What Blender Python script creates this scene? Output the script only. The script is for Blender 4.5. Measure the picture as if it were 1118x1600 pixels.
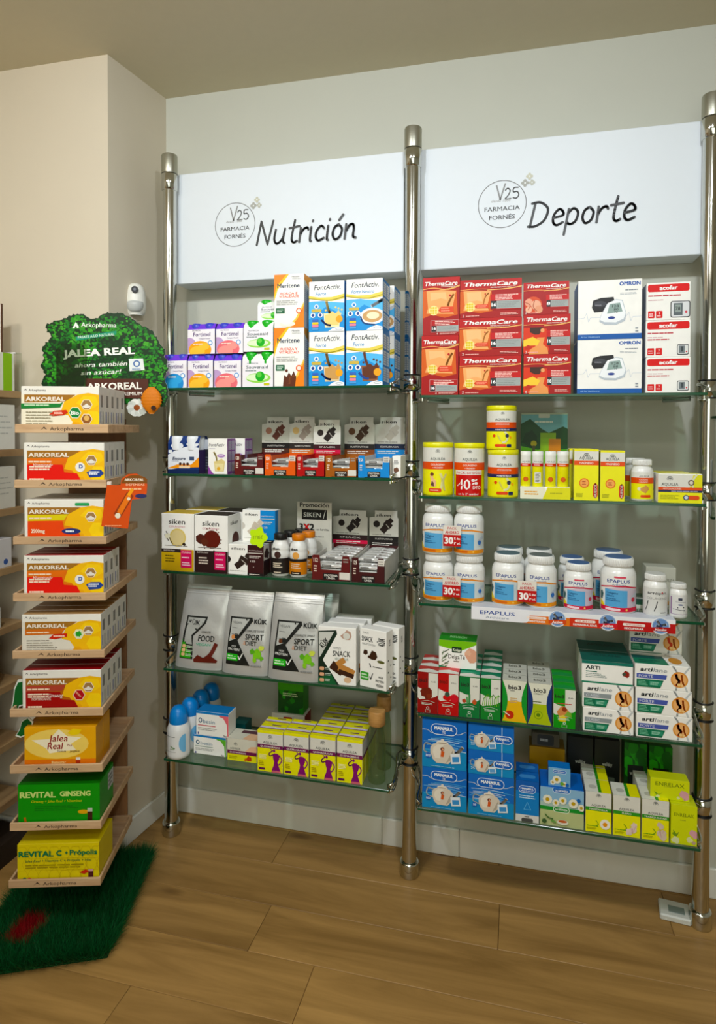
import bpy, math, random
from mathutils import Vector, Matrix
random.seed(7)
for o in list(bpy.data.objects): bpy.data.objects.remove(o)
scn = bpy.context.scene
COL = scn.collection
# ------------------------------------------------------------------ camera
F, PX, PY = 1000.0, 559.0, 693.0
CAM = Vector((1.2466, -2.2682, 1.5149))
CR = Vector((.9701, .2425, .0036)); CU = Vector((-.0088, .0204, .9998)); CF = Vector((-.2424, .9699, -.0219))
cd = bpy.data.cameras.new('camera'); cam = bpy.data.objects.new('camera', cd); COL.objects.link(cam)
cam.matrix_world = Matrix(((CR.x, CU.x, -CF.x, CAM.x), (CR.y, CU.y, -CF.y, CAM.y), (CR.z, CU.z, -CF.z, CAM.z), (0, 0, 0, 1)))
cd.sensor_width = 36; cd.lens = 36 * F / 1600; cd.shift_y = -(800 - PY) / 1600; cd.clip_start = .02
scn.camera = cam
# ------------------------------------------------------------------ world, light, exposure
wd = bpy.data.worlds.new('world'); scn.world = wd; wd.use_nodes = True
wd.node_tree.nodes['Background'].inputs[0].default_value = (.8, .85, .8, 1)
wd.node_tree.nodes['Background'].inputs[1].default_value = .3
scn.view_settings.view_transform = 'Standard'; scn.view_settings.look = 'None'
scn.view_settings.gamma = 1; scn.view_settings.use_curve_mapping = False
scn.view_settings.exposure = 0.03
def area(loc, power, col, sx, sy=None, aim=None, spread=180):
    l = bpy.data.lights.new('ceiling_or_fill_lamp', 'AREA'); l.energy = power; l.color = col
    l.shape = 'RECTANGLE'; l.size = sx; l.size_y = sy or sx; l.spread = math.radians(spread)
    o = bpy.data.objects.new('ceiling_or_fill_lamp', l); COL.objects.link(o); o.location = loc
    d = (Vector(aim) - Vector(loc)) if aim else Vector((0, 0, -1))
    o.rotation_euler = d.to_track_quat('-Z', 'Y').to_euler(); return o
area((.4, -1.9, 2.77), 15, (.88, .94, 1), .14, .14, (.6, -.1, 1.3), 150)
area((1.5, -1.9, 2.77), 15, (.88, .94, 1), .14, .14, (1.3, -.1, 1.3), 150)
area((-.2, -2.1, 2.77), 12, (1, .93, .82), .3, .3, (-.5, -.4, 1.6), 150)
area((1.2, -3.2, 2.77), 18, (1, .96, .86), 1.2, .3)
area((1.3, -4.3, 1.5), 28, (.95, 1, .88), 2.6, 2.0, (.7, 0, 1.2), 170)      # added fill light behind the camera, evens out wall and lower shelves
# ------------------------------------------------------------------ camera model helpers (where a thing seen at a pixel stands in the room)
def ray(x, y): return CF + CR * ((x - PX) / F) - CU * ((y - PY) / F)
def onY(x, y, Y): d = ray(x, y); return CAM + d * ((Y - CAM.y) / d.y)
def onZ(x, y, Z): d = ray(x, y); return CAM + d * ((Z - CAM.z) / d.z)
def onP(x, y, pt, n): d = ray(x, y); return CAM + d * ((Vector(pt) - CAM).dot(n) / d.dot(n))
def proj(P):
    v = Vector(P) - CAM; z = v.dot(CF); return PX + F * v.dot(CR) / z, PY - F * v.dot(CU) / z
# ------------------------------------------------------------------ materials
MATS = {}
def lin(h):
    h = h.lstrip('#'); c = [int(h[i:i + 2], 16) / 255 for i in (0, 2, 4)]
    return [x / 12.92 if x <= .04045 else ((x + .055) / 1.055) ** 2.4 for x in c] + [1]
def mat(h, rough=.42, metal=0, bump=0, var=.06, scale=30, spec=.5, coat=0, key=None):
    k = key or (h, rough, metal, bump)
    if k in MATS: return MATS[k]
    if key is None and spec == .5: spec = .3
    m = bpy.data.materials.new('paint_' + str(h)); m.use_nodes = True; nt = m.node_tree; b = nt.nodes['Principled BSDF']
    b.inputs['Roughness'].default_value = rough; b.inputs['Metallic'].default_value = metal
    b.inputs['Specular IOR Level'].default_value = spec; b.inputs['Coat Weight'].default_value = coat
    tc = nt.nodes.new('ShaderNodeTexCoord'); nz = nt.nodes.new('ShaderNodeTexNoise'); nz.inputs['Scale'].default_value = scale
    nt.links.new(tc.outputs['Object'], nz.inputs['Vector'])
    mx = nt.nodes.new('ShaderNodeMix'); mx.data_type = 'RGBA'; c = lin(h)
    if key is None: lu = .3 * c[0] + .6 * c[1] + .1 * c[2]; c = [max(0, min(.9, lu + (x - lu) * 1.18)) for x in c[:3]] + [1]
    mx.inputs['A'].default_value = [x * (1 - var) for x in c[:3]] + [1]; mx.inputs['B'].default_value = [min(1, x * (1 + var)) for x in c[:3]] + [1]
    nt.links.new(nz.outputs['Fac'], mx.inputs['Factor']); nt.links.new(mx.outputs['Result'], b.inputs['Base Color'])
    if bump:
        bp = nt.nodes.new('ShaderNodeBump'); bp.inputs['Strength'].default_value = bump; bp.inputs['Distance'].default_value = .002
        n2 = nt.nodes.new('ShaderNodeTexNoise'); n2.inputs['Scale'].default_value = scale * 8; nt.links.new(tc.outputs['Object'], n2.inputs['Vector'])
        nt.links.new(n2.outputs['Fac'], bp.inputs['Height']); nt.links.new(bp.outputs['Normal'], b.inputs['Normal'])
    MATS[k] = m; return m
def glassmat(name, tint, ior=1.5, rough=.03, body=.0, bodycol='ffffff'):
    if name in MATS: return MATS[name]
    m = bpy.data.materials.new(name); m.use_nodes = True; nt = m.node_tree; nt.nodes.remove(nt.nodes['Principled BSDF'])
    out = nt.nodes['Material Output']; tr = nt.nodes.new('ShaderNodeBsdfTransparent'); tr.inputs[0].default_value = lin(tint)
    gl = nt.nodes.new('ShaderNodeBsdfGlossy'); gl.inputs['Roughness'].default_value = rough; gl.inputs[0].default_value = (.9, 1, .95, 1)
    lw = nt.nodes.new('ShaderNodeLayerWeight'); lw.inputs['Blend'].default_value = .5; pw = nt.nodes.new('ShaderNodeMath'); pw.operation = 'POWER'; pw.inputs[1].default_value = 5; nt.links.new(lw.outputs['Facing'], pw.inputs[0])
    ma = nt.nodes.new('ShaderNodeMath'); ma.operation = 'MULTIPLY_ADD'; ma.inputs[1].default_value = .75; ma.inputs[2].default_value = .035; nt.links.new(pw.outputs[0], ma.inputs[0])
    mx = nt.nodes.new('ShaderNodeMixShader'); nt.links.new(ma.outputs[0], mx.inputs[0]); nt.links.new(tr.outputs[0], mx.inputs[1]); nt.links.new(gl.outputs[0], mx.inputs[2])
    last = mx
    if body:
        df = nt.nodes.new('ShaderNodeBsdfDiffuse'); df.inputs[0].default_value = lin(bodycol); m2 = nt.nodes.new('ShaderNodeMixShader'); m2.inputs[0].default_value = body
        nt.links.new(mx.outputs[0], m2.inputs[1]); nt.links.new(df.outputs[0], m2.inputs[2]); last = m2
    nt.links.new(last.outputs[0], out.inputs[0]); MATS[name] = m; return m
def woodmat(name, c1, c2, rough=.45, sx=1.2, sy=14, rnd=.25, bump=.15, knots=False, spec=.5):
    if name in MATS: return MATS[name]
    m = bpy.data.materials.new(name); m.use_nodes = True; nt = m.node_tree; b = nt.nodes['Principled BSDF']; N = nt.nodes.new; L = nt.links.new
    b.inputs['Roughness'].default_value = rough; b.inputs['Specular IOR Level'].default_value = spec
    tc = N('ShaderNodeTexCoord'); oi = N('ShaderNodeObjectInfo'); ad = N('ShaderNodeVectorMath'); ad.operation = 'ADD'
    cb = N('ShaderNodeCombineXYZ'); ml = N('ShaderNodeMath'); ml.operation = 'MULTIPLY'; ml.inputs[1].default_value = 37
    L(oi.outputs['Random'], ml.inputs[0]); L(ml.outputs[0], cb.inputs[0]); L(ml.outputs[0], cb.inputs[2])
    L(tc.outputs['Object'], ad.inputs[0]); L(cb.outputs[0], ad.inputs[1])
    mp = N('ShaderNodeMapping'); mp.inputs['Scale'].default_value = (sx, sy, sy); L(ad.outputs[0], mp.inputs['Vector'])
    n1 = N('ShaderNodeTexNoise'); n1.inputs['Scale'].default_value = 2.2; n1.inputs['Detail'].default_value = 8; n1.inputs['Roughness'].default_value = .62; n1.inputs['Distortion'].default_value = .6
    L(mp.outputs[0], n1.inputs['Vector'])
    cr = N('ShaderNodeValToRGB'); cr.color_ramp.elements[0].position = .32; cr.color_ramp.elements[0].color = lin(c1); cr.color_ramp.elements[1].position = .68; cr.color_ramp.elements[1].color = lin(c2)
    L(n1.outputs['Fac'], cr.inputs[0]); hs = N('ShaderNodeHueSaturation'); L(cr.outputs[0], hs.inputs['Color'])
    mr = N('ShaderNodeMapRange'); mr.inputs['To Min'].default_value = 1 - rnd; mr.inputs['To Max'].default_value = 1 + rnd * .6; L(oi.outputs['Random'], mr.inputs[0]); L(mr.outputs[0], hs.inputs['Value'])
    last = hs.outputs[0]
    if knots:
        m3 = N('ShaderNodeMapping'); m3.inputs['Scale'].default_value = (1.6, 5, 5); L(ad.outputs[0], m3.inputs['Vector'])
        vo = N('ShaderNodeTexVoronoi'); vo.inputs['Scale'].default_value = 1.5; L(m3.outputs[0], vo.inputs['Vector'])
        r2 = N('ShaderNodeValToRGB'); r2.color_ramp.elements[0].position = .04; r2.color_ramp.elements[0].color = (.25, .18, .1, 1); r2.color_ramp.elements[1].position = .16; r2.color_ramp.elements[1].color = (1, 1, 1, 1)
        L(vo.outputs['Distance'], r2.inputs[0]); mu = N('ShaderNodeMix'); mu.data_type = 'RGBA'; mu.blend_type = 'MULTIPLY'; mu.inputs['Factor'].default_value = .8
        L(last, mu.inputs['A']); L(r2.outputs[0], mu.inputs['B']); last = mu.outputs['Result']
    L(last, b.inputs['Base Color'])
    bp = N('ShaderNodeBump'); bp.inputs['Strength'].default_value = bump; bp.inputs['Distance'].default_value = .002; L(n1.outputs['Fac'], bp.inputs['Height']); L(bp.outputs['Normal'], b.inputs['Normal'])
    MATS[name] = m; return m
CHROME = mat('c9cac4', .1, 1, key='chrome', var=.02)
STEEL = mat('b0afa0', .38, .9, key='cap', var=.02)
BLACK = mat('101010', .5, key='black')
GLASS = glassmat('shelf_glass', 'd6e5db', ior=1.4, body=.05, bodycol='b4c4b8')
GEDGE = mat('10482c', .15, key='glass_edge')
CLEAR = glassmat('clear_plastic', 'f4f6f2', rough=.05)
BOTGL = glassmat('bottle_glass', 'dfe8d2', rough=.02, body=.04, bodycol='b4c29a')
PINE = woodmat('pale_wood', 'b58f68', 'd3b28a', .5, 2, 22, .08)
OAK = woodmat('oak_floor', '8a6836', 'b48c50', .42, .7, 6, .10, .08, True, spec=.3)
GOND = woodmat('gondola_wood', '8a6a44', 'b39468', .5, 9, 1.5, .05)
# ------------------------------------------------------------------ mesh collector
class M:
    def __init__(s): s.v = []; s.f = []; s.m = []; s.sm = []; s.mats = []; s.mi = {}
    def mid(s, m):
        if isinstance(m, str): m = mat(m)
        if m.name not in s.mi: s.mi[m.name] = len(s.mats); s.mats.append(m)
        return s.mi[m.name]
    def face(s, pts, m, smooth=False):
        b = len(s.v); s.v += [tuple(p) for p in pts]; s.f.append(tuple(range(b, b + len(pts)))); s.m.append(s.mid(m)); s.sm.append(smooth)
    def mesh(s, vs, fs, m, smooth=False):
        b = len(s.v); s.v += [tuple(p) for p in vs]; k = s.mid(m)
        for f in fs: s.f.append(tuple(i + b for i in f)); s.m.append(k); s.sm.append(smooth)
    def box(s, x0, x1, y0, y1, z0, z1, m, c=.0, mats=None):
        """chamfered box; mats may name front/back/top/bottom/left/right"""
        g = mats or {}
        A = [(x0, x1), (y0, y1), (z0, z1)]; V = {}
        vs = []
        for ix in (0, 1):
            for iy in (0, 1):
                for iz in (0, 1):
                    for ax in (0, 1, 2):
                        p = []
                        for a, i in enumerate((ix, iy, iz)):
                            w = A[a][i]
                            if a != ax: w += c * (1 if i == 0 else -1)
                            p.append(w)
                        V[(ix, iy, iz, ax)] = len(vs); vs.append(p)
        def key(ax, i, j, k):
            t = [0, 0, 0]; o = [a for a in (0, 1, 2) if a != ax]; t[ax] = i; t[o[0]] = j; t[o[1]] = k; return V[(t[0], t[1], t[2], ax)]
        nm = {(0, 0): 'left', (0, 1): 'right', (1, 0): 'front', (1, 1): 'back', (2, 0): 'bottom', (2, 1): 'top'}
        base = len(s.v); s.v += [tuple(p) for p in vs]; dm = s.mid(m)
        def add(ids, k): s.f.append(tuple(i + base for i in ids)); s.m.append(k); s.sm.append(False)
        for ax in (0, 1, 2):
            for i in (0, 1):
                q = [key(ax, i, 0, 0), key(ax, i, 1, 0), key(ax, i, 1, 1), key(ax, i, 0, 1)]
                if (i == 0) == (ax != 1): q.reverse()
                mm = g.get(nm[(ax, i)]); add(q, s.mid(mm) if mm else dm)
        if c > 0:
            for a in (0, 1, 2):
                for b in range(a + 1, 3):
                    o = 3 - a - b
                    for i in (0, 1):
                        for j in (0, 1):
                            t0 = [0, 0, 0]; t0[a] = i; t0[b] = j; t1 = list(t0); t1[o] = 1
                            add([V[(*t0, a)], V[(*t1, a)], V[(*t1, b)], V[(*t0, b)]], dm)
            for ix in (0, 1):
                for iy in (0, 1):
                    for iz in (0, 1): add([V[(ix, iy, iz, 0)], V[(ix, iy, iz, 1)], V[(ix, iy, iz, 2)]], dm)
    def lathe(s, prof, m, n=28, cx=0, cy=0, smooth=True, sq=1.0):
        vs = []; fs = []
        for r, z in prof:
            for k in range(n):
                a = 2 * math.pi * k / n; vs.append((cx + r * math.cos(a), cy + r * sq * math.sin(a), z))
        for i in range(len(prof) - 1):
            for k in range(n):
                k2 = (k + 1) % n; fs.append((i * n + k, i * n + k2, (i + 1) * n + k2, (i + 1) * n + k))
        fs.append(tuple(reversed(range(n)))); fs.append(tuple((len(prof) - 1) * n + k for k in range(n)))
        s.mesh(vs, fs[:-2], m, smooth); s.mesh(vs[:n], [tuple(reversed(range(n)))], m); s.mesh(vs[-n:], [tuple(range(n))], m)
    def tube(s, pts, r, m, n=10):
        P = [Vector(p) for p in pts]; vs = []; fs = []; up = Vector((0, 0, 1))
        for i, p in enumerate(P):
            d = (P[min(i + 1, len(P) - 1)] - P[max(i - 1, 0)]).normalized()
            a = d.cross(up)
            if a.length < .1: a = d.cross(Vector((1, 0, 0)))
            a.normalize(); b = d.cross(a)
            for k in range(n):
                t = 2 * math.pi * k / n; vs.append(p + (a * math.cos(t) + b * math.sin(t)) * r)
        for i in range(len(P) - 1):
            for k in range(n):
                k2 = (k + 1) % n; fs.append((i * n + k, i * n + k2, (i + 1) * n + k2, (i + 1) * n + k))
        s.mesh(vs, fs, m, True); s.mesh(vs[:n], [tuple(range(n))], m); s.mesh(vs[-n:], [tuple(range(n))], m)
    def prism(s, pts, y0, y1, m, mside=None):
        """outline in (x,z), extruded along y"""
        n = len(pts); a = [(x, y0, z) for x, z in pts]; b = [(x, y1, z) for x, z in pts]
        s.mesh(a, [tuple(range(n))], m); s.mesh(b, [tuple(reversed(range(n)))], mside or m)
        s.mesh(a + b, [(i, (i + 1) % n, n + (i + 1) % n, n + i) for i in range(n)], mside or m)
    def data(s, name):
        me = bpy.data.meshes.new(name); me.from_pydata(s.v, [], s.f)
        for m in s.mats: me.materials.append(m)
        me.polygons.foreach_set('material_index', s.m); me.polygons.foreach_set('use_smooth', s.sm); me.update(); return me
def obj(name, m, parent=None, loc=(0, 0, 0), rz=0, **tags):
    o = bpy.data.objects.new(name, m.data(name) if isinstance(m, M) else m); COL.objects.link(o); o.location = loc; o.rotation_euler = (0, 0, rz)
    if parent: o.parent = parent
    for k, v in tags.items():
        if v: o[k] = v
    return o
def tag(o, label, cat, group=None):
    o['label'] = label; o['category'] = cat
    if group: o['group'] = group
    return o
def thing(name, label, cat, group=None, loc=(0, 0, 0), rz=0): return tag(obj(name, None, None, loc, rz), label, cat, group)
def dup(o, dx=0, dy=0, dz=0, label=None, rz=None, world=False):
    ch = list(o.children); c = o.copy(); COL.objects.link(c)
    c.location = Vector((dx, dy, dz)) if world else o.location + Vector((dx, dy, dz))
    if rz is not None: c.rotation_euler = (0, 0, rz)
    if label: c['label'] = label
    for k in ch:
        kc = k.copy(); COL.objects.link(kc); kc.parent = c
        for g in k.children: gc = g.copy(); COL.objects.link(gc); gc.parent = kc
    return c
# ------------------------------------------------------------------ flat print: shapes and lettering laid on a surface
TXT = {}
def text_geo(s, shear=0, bold=0):
    k = (s, shear, bold)
    if k not in TXT:
        c = bpy.data.curves.new('t', 'FONT'); c.body = s; c.size = 1; c.shear = shear; c.offset = bold; c.resolution_u = 2; c.fill_mode = 'FRONT'
        o = bpy.data.objects.new('t', c); me = bpy.data.meshes.new_from_object(o)
        vs = [(v.co.x, v.co.y) for v in me.vertices]; fs = [tuple(p.vertices) for p in me.polygons]
        x = [v[0] for v in vs]; y = [v[1] for v in vs]; TXT[k] = (vs, fs, min(x), max(x), min(y), max(y))
        bpy.data.objects.remove(o); bpy.data.curves.remove(c); bpy.data.meshes.remove(me)
    return TXT[k]
def clip(poly, ax, val, keep_less):
    out = []
    for i, p in enumerate(poly):
        q = poly[(i + 1) % len(poly)]; a = (p[ax] <= val) == keep_less or p[ax] == val; b = (q[ax] <= val) == keep_less or q[ax] == val
        if a: out.append(p)
        if a != b:
            t = (val - p[ax]) / (q[ax] - p[ax]); r = [p[0] + (q[0] - p[0]) * t, p[1] + (q[1] - p[1]) * t]; out.append(r)
    return out
def smooth_line(pts, n=6):
    out = []
    for i in range(len(pts) - 1):
        p0 = pts[max(i - 1, 0)]; p1 = pts[i]; p2 = pts[i + 1]; p3 = pts[min(i + 2, len(pts) - 1)]
        for k in range(n):
            t = k / n
            out.append(tuple(.5 * (2 * p1[a] + (p2[a] - p0[a]) * t + (2 * p0[a] - 5 * p1[a] + 4 * p2[a] - p3[a]) * t * t + (3 * p1[a] - p0[a] - 3 * p2[a] + p3[a]) * t ** 3) for a in (0, 1)))
    return out + [tuple(pts[-1])]
class P:
    def __init__(s, w, h): s.w = w; s.h = h; s.o = []; s.l = 0
    def p(s, pts, c): s.l += 1; s.o.append((s.l, 'p', [list(q) for q in pts], c)); return s
    def r(s, u0, v0, u1, v1, c): return s.p([(u0, v0), (u1, v0), (u1, v1), (u0, v1)], c)
    def e(s, cx, cy, rx, ry, c, n=20, a0=0, a1=360): 
        return s.p([(cx + rx * math.cos(math.radians(a0 + (a1 - a0) * k / n)), cy + ry * math.sin(math.radians(a0 + (a1 - a0) * k / n))) for k in range(n + (a1 - a0 < 360))], c)
    def c(s, cx, cy, r, c, n=20): return s.e(cx, cy, r * s.h / s.w, r, c, n)
    def rr(s, u0, v0, u1, v1, c, r=.3):
        """rounded bar; r as share of its height"""
        ry = (v1 - v0) * r; rx = ry * s.h / s.w; pts = []
        for cx, cy, a in ((u1 - rx, v1 - ry, 0), (u0 + rx, v1 - ry, 90), (u0 + rx, v0 + ry, 180), (u1 - rx, v0 + ry, 270)):
            for k in range(5): t = math.radians(a + 22.5 * k); pts.append((cx + rx * math.cos(t), cy + ry * math.sin(t)))
        return s.p(pts, c)
    def hexa(s, cx, cy, r, c, rot=0): return s.p([(cx + r * s.h / s.w * math.cos(math.radians(60 * k + rot)), cy + r * math.sin(math.radians(60 * k + rot))) for k in range(6)], c)
    def t(s, txt, cx, cy, h, c, w=None, b=.007, sh=0, rot=0):
        s.l += 1; s.o.append((s.l, 't', (txt, cx, cy, h, w, b, sh, rot), c)); return s
    def line(s, pts, wd, c, sm=True):
        """stroke of width wd (share of height)"""
        pts = [(x * s.w, y * s.h) for x, y in pts]
        if sm and len(pts) > 2: pts = smooth_line(pts)
        hw = wd * s.h / 2; s.l += 1
        for i in range(len(pts) - 1):
            a = Vector(pts[i]); b = Vector(pts[i + 1]); d = (b - a)
            if d.length < 1e-7: continue
            d.normalize(); n = Vector((-d.y, d.x)) * hw; e = d * hw * .35
            s.o.append((s.l, 'p', [[q.x / s.w, q.y / s.h] for q in (a - e - n, b + e - n, b + e + n, a - e + n)], c))
        return s
    def g(s, u0, v0, u1, v1, n, c, fill=.5):
        """rows of small print"""
        s.l += 1; R = random.Random(int(u0 * 991 + v0 * 37 + n)); hh = (v1 - v0) / n
        for k in range(n):
            x = u0; y = v1 - (k + 1) * hh + hh * (1 - fill) / 2; e = u0 + (u1 - u0) * R.uniform(.7, 1)
            while x < e - .01 * (u1 - u0):
                w = min(e - x, (u1 - u0) * R.uniform(.08, .25)); s.o.append((s.l, 'p', [[x, y], [x + w * .9, y], [x + w * .9, y + hh * fill], [x, y + hh * fill]], c)); x += w
        return s
    def blob(s, cx, cy, r, c, seed=1, n=14, j=.3):
        R = random.Random(seed); return s.p([(cx + r * s.h / s.w * math.cos(6.2832 * k / n) * (1 + R.uniform(-j, j)), cy + r * math.sin(6.2832 * k / n) * (1 + R.uniform(-j, j))) for k in range(n)], c)
GAP = 7e-5
def emit(m, pr, FN, nu=1, nv=1):
    for l, kind, d, c in pr.o:
        if kind == 'p':
            for ax in (0, 1): d = clip(d, ax, 0, False) if d and min(q[ax] for q in d) < 0 else d; d = clip(d, ax, 1, True) if d and max(q[ax] for q in d) > 1 else d
            if len(d) < 3: continue
            cells = [d]
            for ax, n in ((0, nu), (1, nv)):
                if n > 1:
                    nc = []
                    for q in cells:
                        lo = min(a[ax] for a in q); hi = max(a[ax] for a in q)
                        for k in range(n):
                            if k / n >= hi or (k + 1) / n <= lo: continue
                            z = clip(q, ax, k / n, False) if lo < k / n else q
                            z = clip(z, ax, (k + 1) / n, True) if z and hi > (k + 1) / n else z
                            if len(z) > 2: nc.append(z)
                    cells = nc
            for q in cells: m.face([FN(a[0], a[1], l) for a in q], c)
        else:
            txt, cx, cy, h, w, b, sh, rot = d
            vs, fs, x0, x1, y0, y1 = text_geo(txt, sh, 0); b = max(0, b)
            sy = h * pr.h / .73; sx = sy
            if w: sx = w * pr.w / (x1 - x0)
            ca, sa = math.cos(rot), math.sin(rot); mx = (x0 + x1) / 2; my = .365; out = []
            b *= 1.35; strikes = [(0, 0)] if b < .005 else [(-1, -1), (1, 1)] if b < .02 else [(-1, -1), (1, 1), (-1, 1), (1, -1)]      # bold: offset strikes
            for n_, (q, r) in enumerate(strikes):
                out = []
                for x, y in vs:
                    X = (x + q * b - mx) * sx; Y = (y + r * b * .7 - my) * sy; X, Y = X * ca - Y * sa, X * sa + Y * ca
                    out.append(FN(cx + X / pr.w, cy + Y / pr.h, l + n_ * .25))
                m.mesh(out, fs, c)
def flat(o, U, V, N):
    o, U, V, N = map(Vector, (o, U, V, N)); return lambda u, v, l: o + U * u + V * v + N * (GAP * l + .00008)
def cyl(R, z0, z1, a=70, mid=-90, cx=0, cy=0):
    def f(u, v, l):
        t = math.radians(mid - a + 2 * a * u); r = R + GAP * l + .0002; return (cx + r * math.cos(t), cy + r * math.sin(t), z0 + (z1 - z0) * v)
    return f
def cylP(R, z0, z1, a=70): return P(R * math.radians(2 * a), z1 - z0)
# ------------------------------------------------------------------ shelves' levels, carton builder
SF = -.341
SZ = dict(L1=1.652, L2=1.365, L3=1.036, L4=.704, L5=.3944, R1=1.620, R2=1.314, R3=.987, R4=.646, R5=.354)
class B: pass
def span(x0, x1, yt, zb, Y):
    """world x range and height of something whose front face lies at Y, from its outline in the photograph"""
    z = onY((x0 + x1) / 2, yt, Y).z
    a = onY(x0, yt, Y); yb = proj((a.x, Y, zb))[1]; X0 = onY(x0, (yt + yb) / 2, Y).x
    a = onY(x1, yt, Y); yb = proj((a.x, Y, zb))[1]; X1 = onY(x1, (yt + yb) / 2, Y).x
    return X0, X1, z - zb
def carton_mesh(w, h, d, design, body='f2f1ec', mats=None, top=None, right=None, left=None, c=.0012):
    m = M(); m.box(-w / 2, w / 2, 0, d, 0, h, body, c, {k: (mat(v) if isinstance(v, str) else v) for k, v in (mats or {}).items()})
    # glued flap seam at the top edge and tuck slots: thin raised card
    m.box(-w / 2 + .002, w / 2 - .002, .0015, d * .42, h, h + .0004, (mats or {}).get('top', body))
    if design: pr = P(w, h); design(pr); emit(m, pr, flat((-w / 2, 0, 0), (w, 0, 0), (0, 0, h), (0, -1, 0)))
    if top: pr = P(w, d); top(pr); emit(m, pr, flat((-w / 2, 0, h + .0004), (w, 0, 0), (0, d, 0), (0, 0, 1)))
    if right: pr = P(d, h); right(pr); emit(m, pr, flat((w / 2, 0, 0), (0, d, 0), (0, 0, h), (1, 0, 0)))
    if left: pr = P(d, h); left(pr); emit(m, pr, flat((-w / 2, d, 0), (0, -d, 0), (0, 0, h), (-1, 0, 0)))
    return m
def carton(x0, x1, yt, shelf, design, label, depth=.08, inset=.012, base=None, body='f2f1ec', mats=None, top=None, right=None, left=None,
           cat='box', group=None, name='carton', rz=0, h=None):
    Y = SF + inset; zb = SZ[shelf] if base is None else base
    X0, X1, hh = span(x0, x1, yt, zb, Y); hh = h or hh; w = X1 - X0 - .0015
    m = carton_mesh(w, hh - .0006, depth, design, body, mats, top, right, left)
    o = obj(name, m, None, ((X0 + X1) / 2, Y, zb), rz); tag(o, label, cat, group)
    b = B(); b.o = o; b.z = zb + hh; b.x0 = X0; b.x1 = X1; b.w = X1 - X0; b.y = Y; b.d = depth; b.h = hh; return b
# ------------------------------------------------------------------ the room
CEIL = 2.8024
CX, CY = -.1346, -.3133          # outer corner of the wall on the left
BX = -.0971                      # inner corner
WALL = mat('bfc0b4', .75, bump=.05, scale=6, var=.02, key='wall'); WALLW = mat('d0c6b2', .8, bump=.06, scale=6, var=.02, key='wallw'); CEILM = mat('d4ccb2', .9, var=.02, key='ceil')
WHITE = mat('e4e4dc', .4, var=.02, key='white')
def S(o): o['kind'] = 'structure'; return o
def slab(name, x0, x1, y0, y1, z0, z1, mt, c=0): m = M(); m.box(x0, x1, y0, y1, z0, z1, mt, c); return S(obj(name, m))
RX, RY, LX = 3.3, -4.4, -.9
slab('wall_back', BX - .3, RX, 0, .1, 0, CEIL, WALL)
m = M(); m.mesh([(LX, CY, 0), (CX, CY, 0), (BX, 0, 0), (BX - .02, .05, 0), (LX, .05, 0)] + [(LX, CY, CEIL), (CX, CY, CEIL), (BX, 0, CEIL), (BX - .02, .05, CEIL), (LX, .05, CEIL)],
       [(0, 1, 6, 5), (1, 2, 7, 6), (2, 3, 8, 7), (3, 4, 9, 8), (4, 0, 5, 9), (4, 3, 2, 1, 0), (5, 6, 7, 8, 9)], WALLW); S(obj('wall_left', m))
slab('wall_gondola_side', LX - .1, LX, RY, .05, 0, CEIL, WALLW)
slab('wall_right', RX, RX + .1, RY, .1, 0, CEIL, WALL)
slab('wall_front', LX - .1, RX + .1, RY - .1, RY, 0, CEIL, WALL)
slab('ceiling', LX - .1, RX + .1, RY - .1, .1, CEIL, CEIL + .1, CEILM)
fl = slab('floor', LX - .1, RX + .1, RY - .1, .1, -.05, -.012, mat('3a2a14', .8))
# oak planks running along the shelves, each its own board
rows = []; y = 0.02; PW = .185
k = 0
R = random.Random(3)
joints = {2: onZ(779, 1440, 0).x, 3: onZ(405, 1450, 0).x, 4: onZ(477, 1545, 0).x, 5: onZ(190, 1560, 0).x}
y1 = onZ(779, 1412, 0).y + PW * 2
for r in range(18):
    ya = y1 - r * PW; yb = ya - PW
    if ya > .06: ya = .06
    if yb < RY: break
    j = joints.get(r, R.uniform(-.5, 1.2)); xs = [j + q * 1.29 for q in range(-4, 5)]
    xs = [x for x in xs if LX < x < RX]; xs = [LX] + xs + [RX]
    for a, b in zip(xs[:-1], xs[1:]):
        if b - a < .01: continue
        m = M(); w2 = (b - a) / 2; h2 = (ya - yb) / 2
        m.box(-w2 + .0006, w2 - .0006, -h2 + .0006, h2 - .0006, -.012, 0, OAK, .0012)
        obj('plank', m, fl, ((a + b) / 2, (ya + yb) / 2, 0))
# skirting
def skirt(name, p, q, h, t, joints=()):
    p = Vector((*p, 0)); q = Vector((*q, 0)); L = (q - p).length; a = math.atan2(q.y - p.y, q.x - p.x)
    root = None; cuts = [0] + sorted(joints) + [L]
    for i, (a0, a1) in enumerate(zip(cuts[:-1], cuts[1:])):
        m = M(); m.box(a0 + .0008, a1 - .0008, -t, 0, 0, h, WHITE, .0025)
        if root is None: root = S(obj(name, m, None, p, a))
        else: obj('board', m, root)
jx = [onY(x, 1310, -.012).x - BX for x in (596, 717)]
skirt('baseboard_back', (BX, 0), (RX, 0), .098, .012, jx + [jx[1] + 1.21, jx[1] + 2.42])
skirt('baseboard_side', (CX, CY), (BX, 0), .085, .012); skirt('baseboard_left', (LX, CY), (CX, CY), .085, .012)
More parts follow.
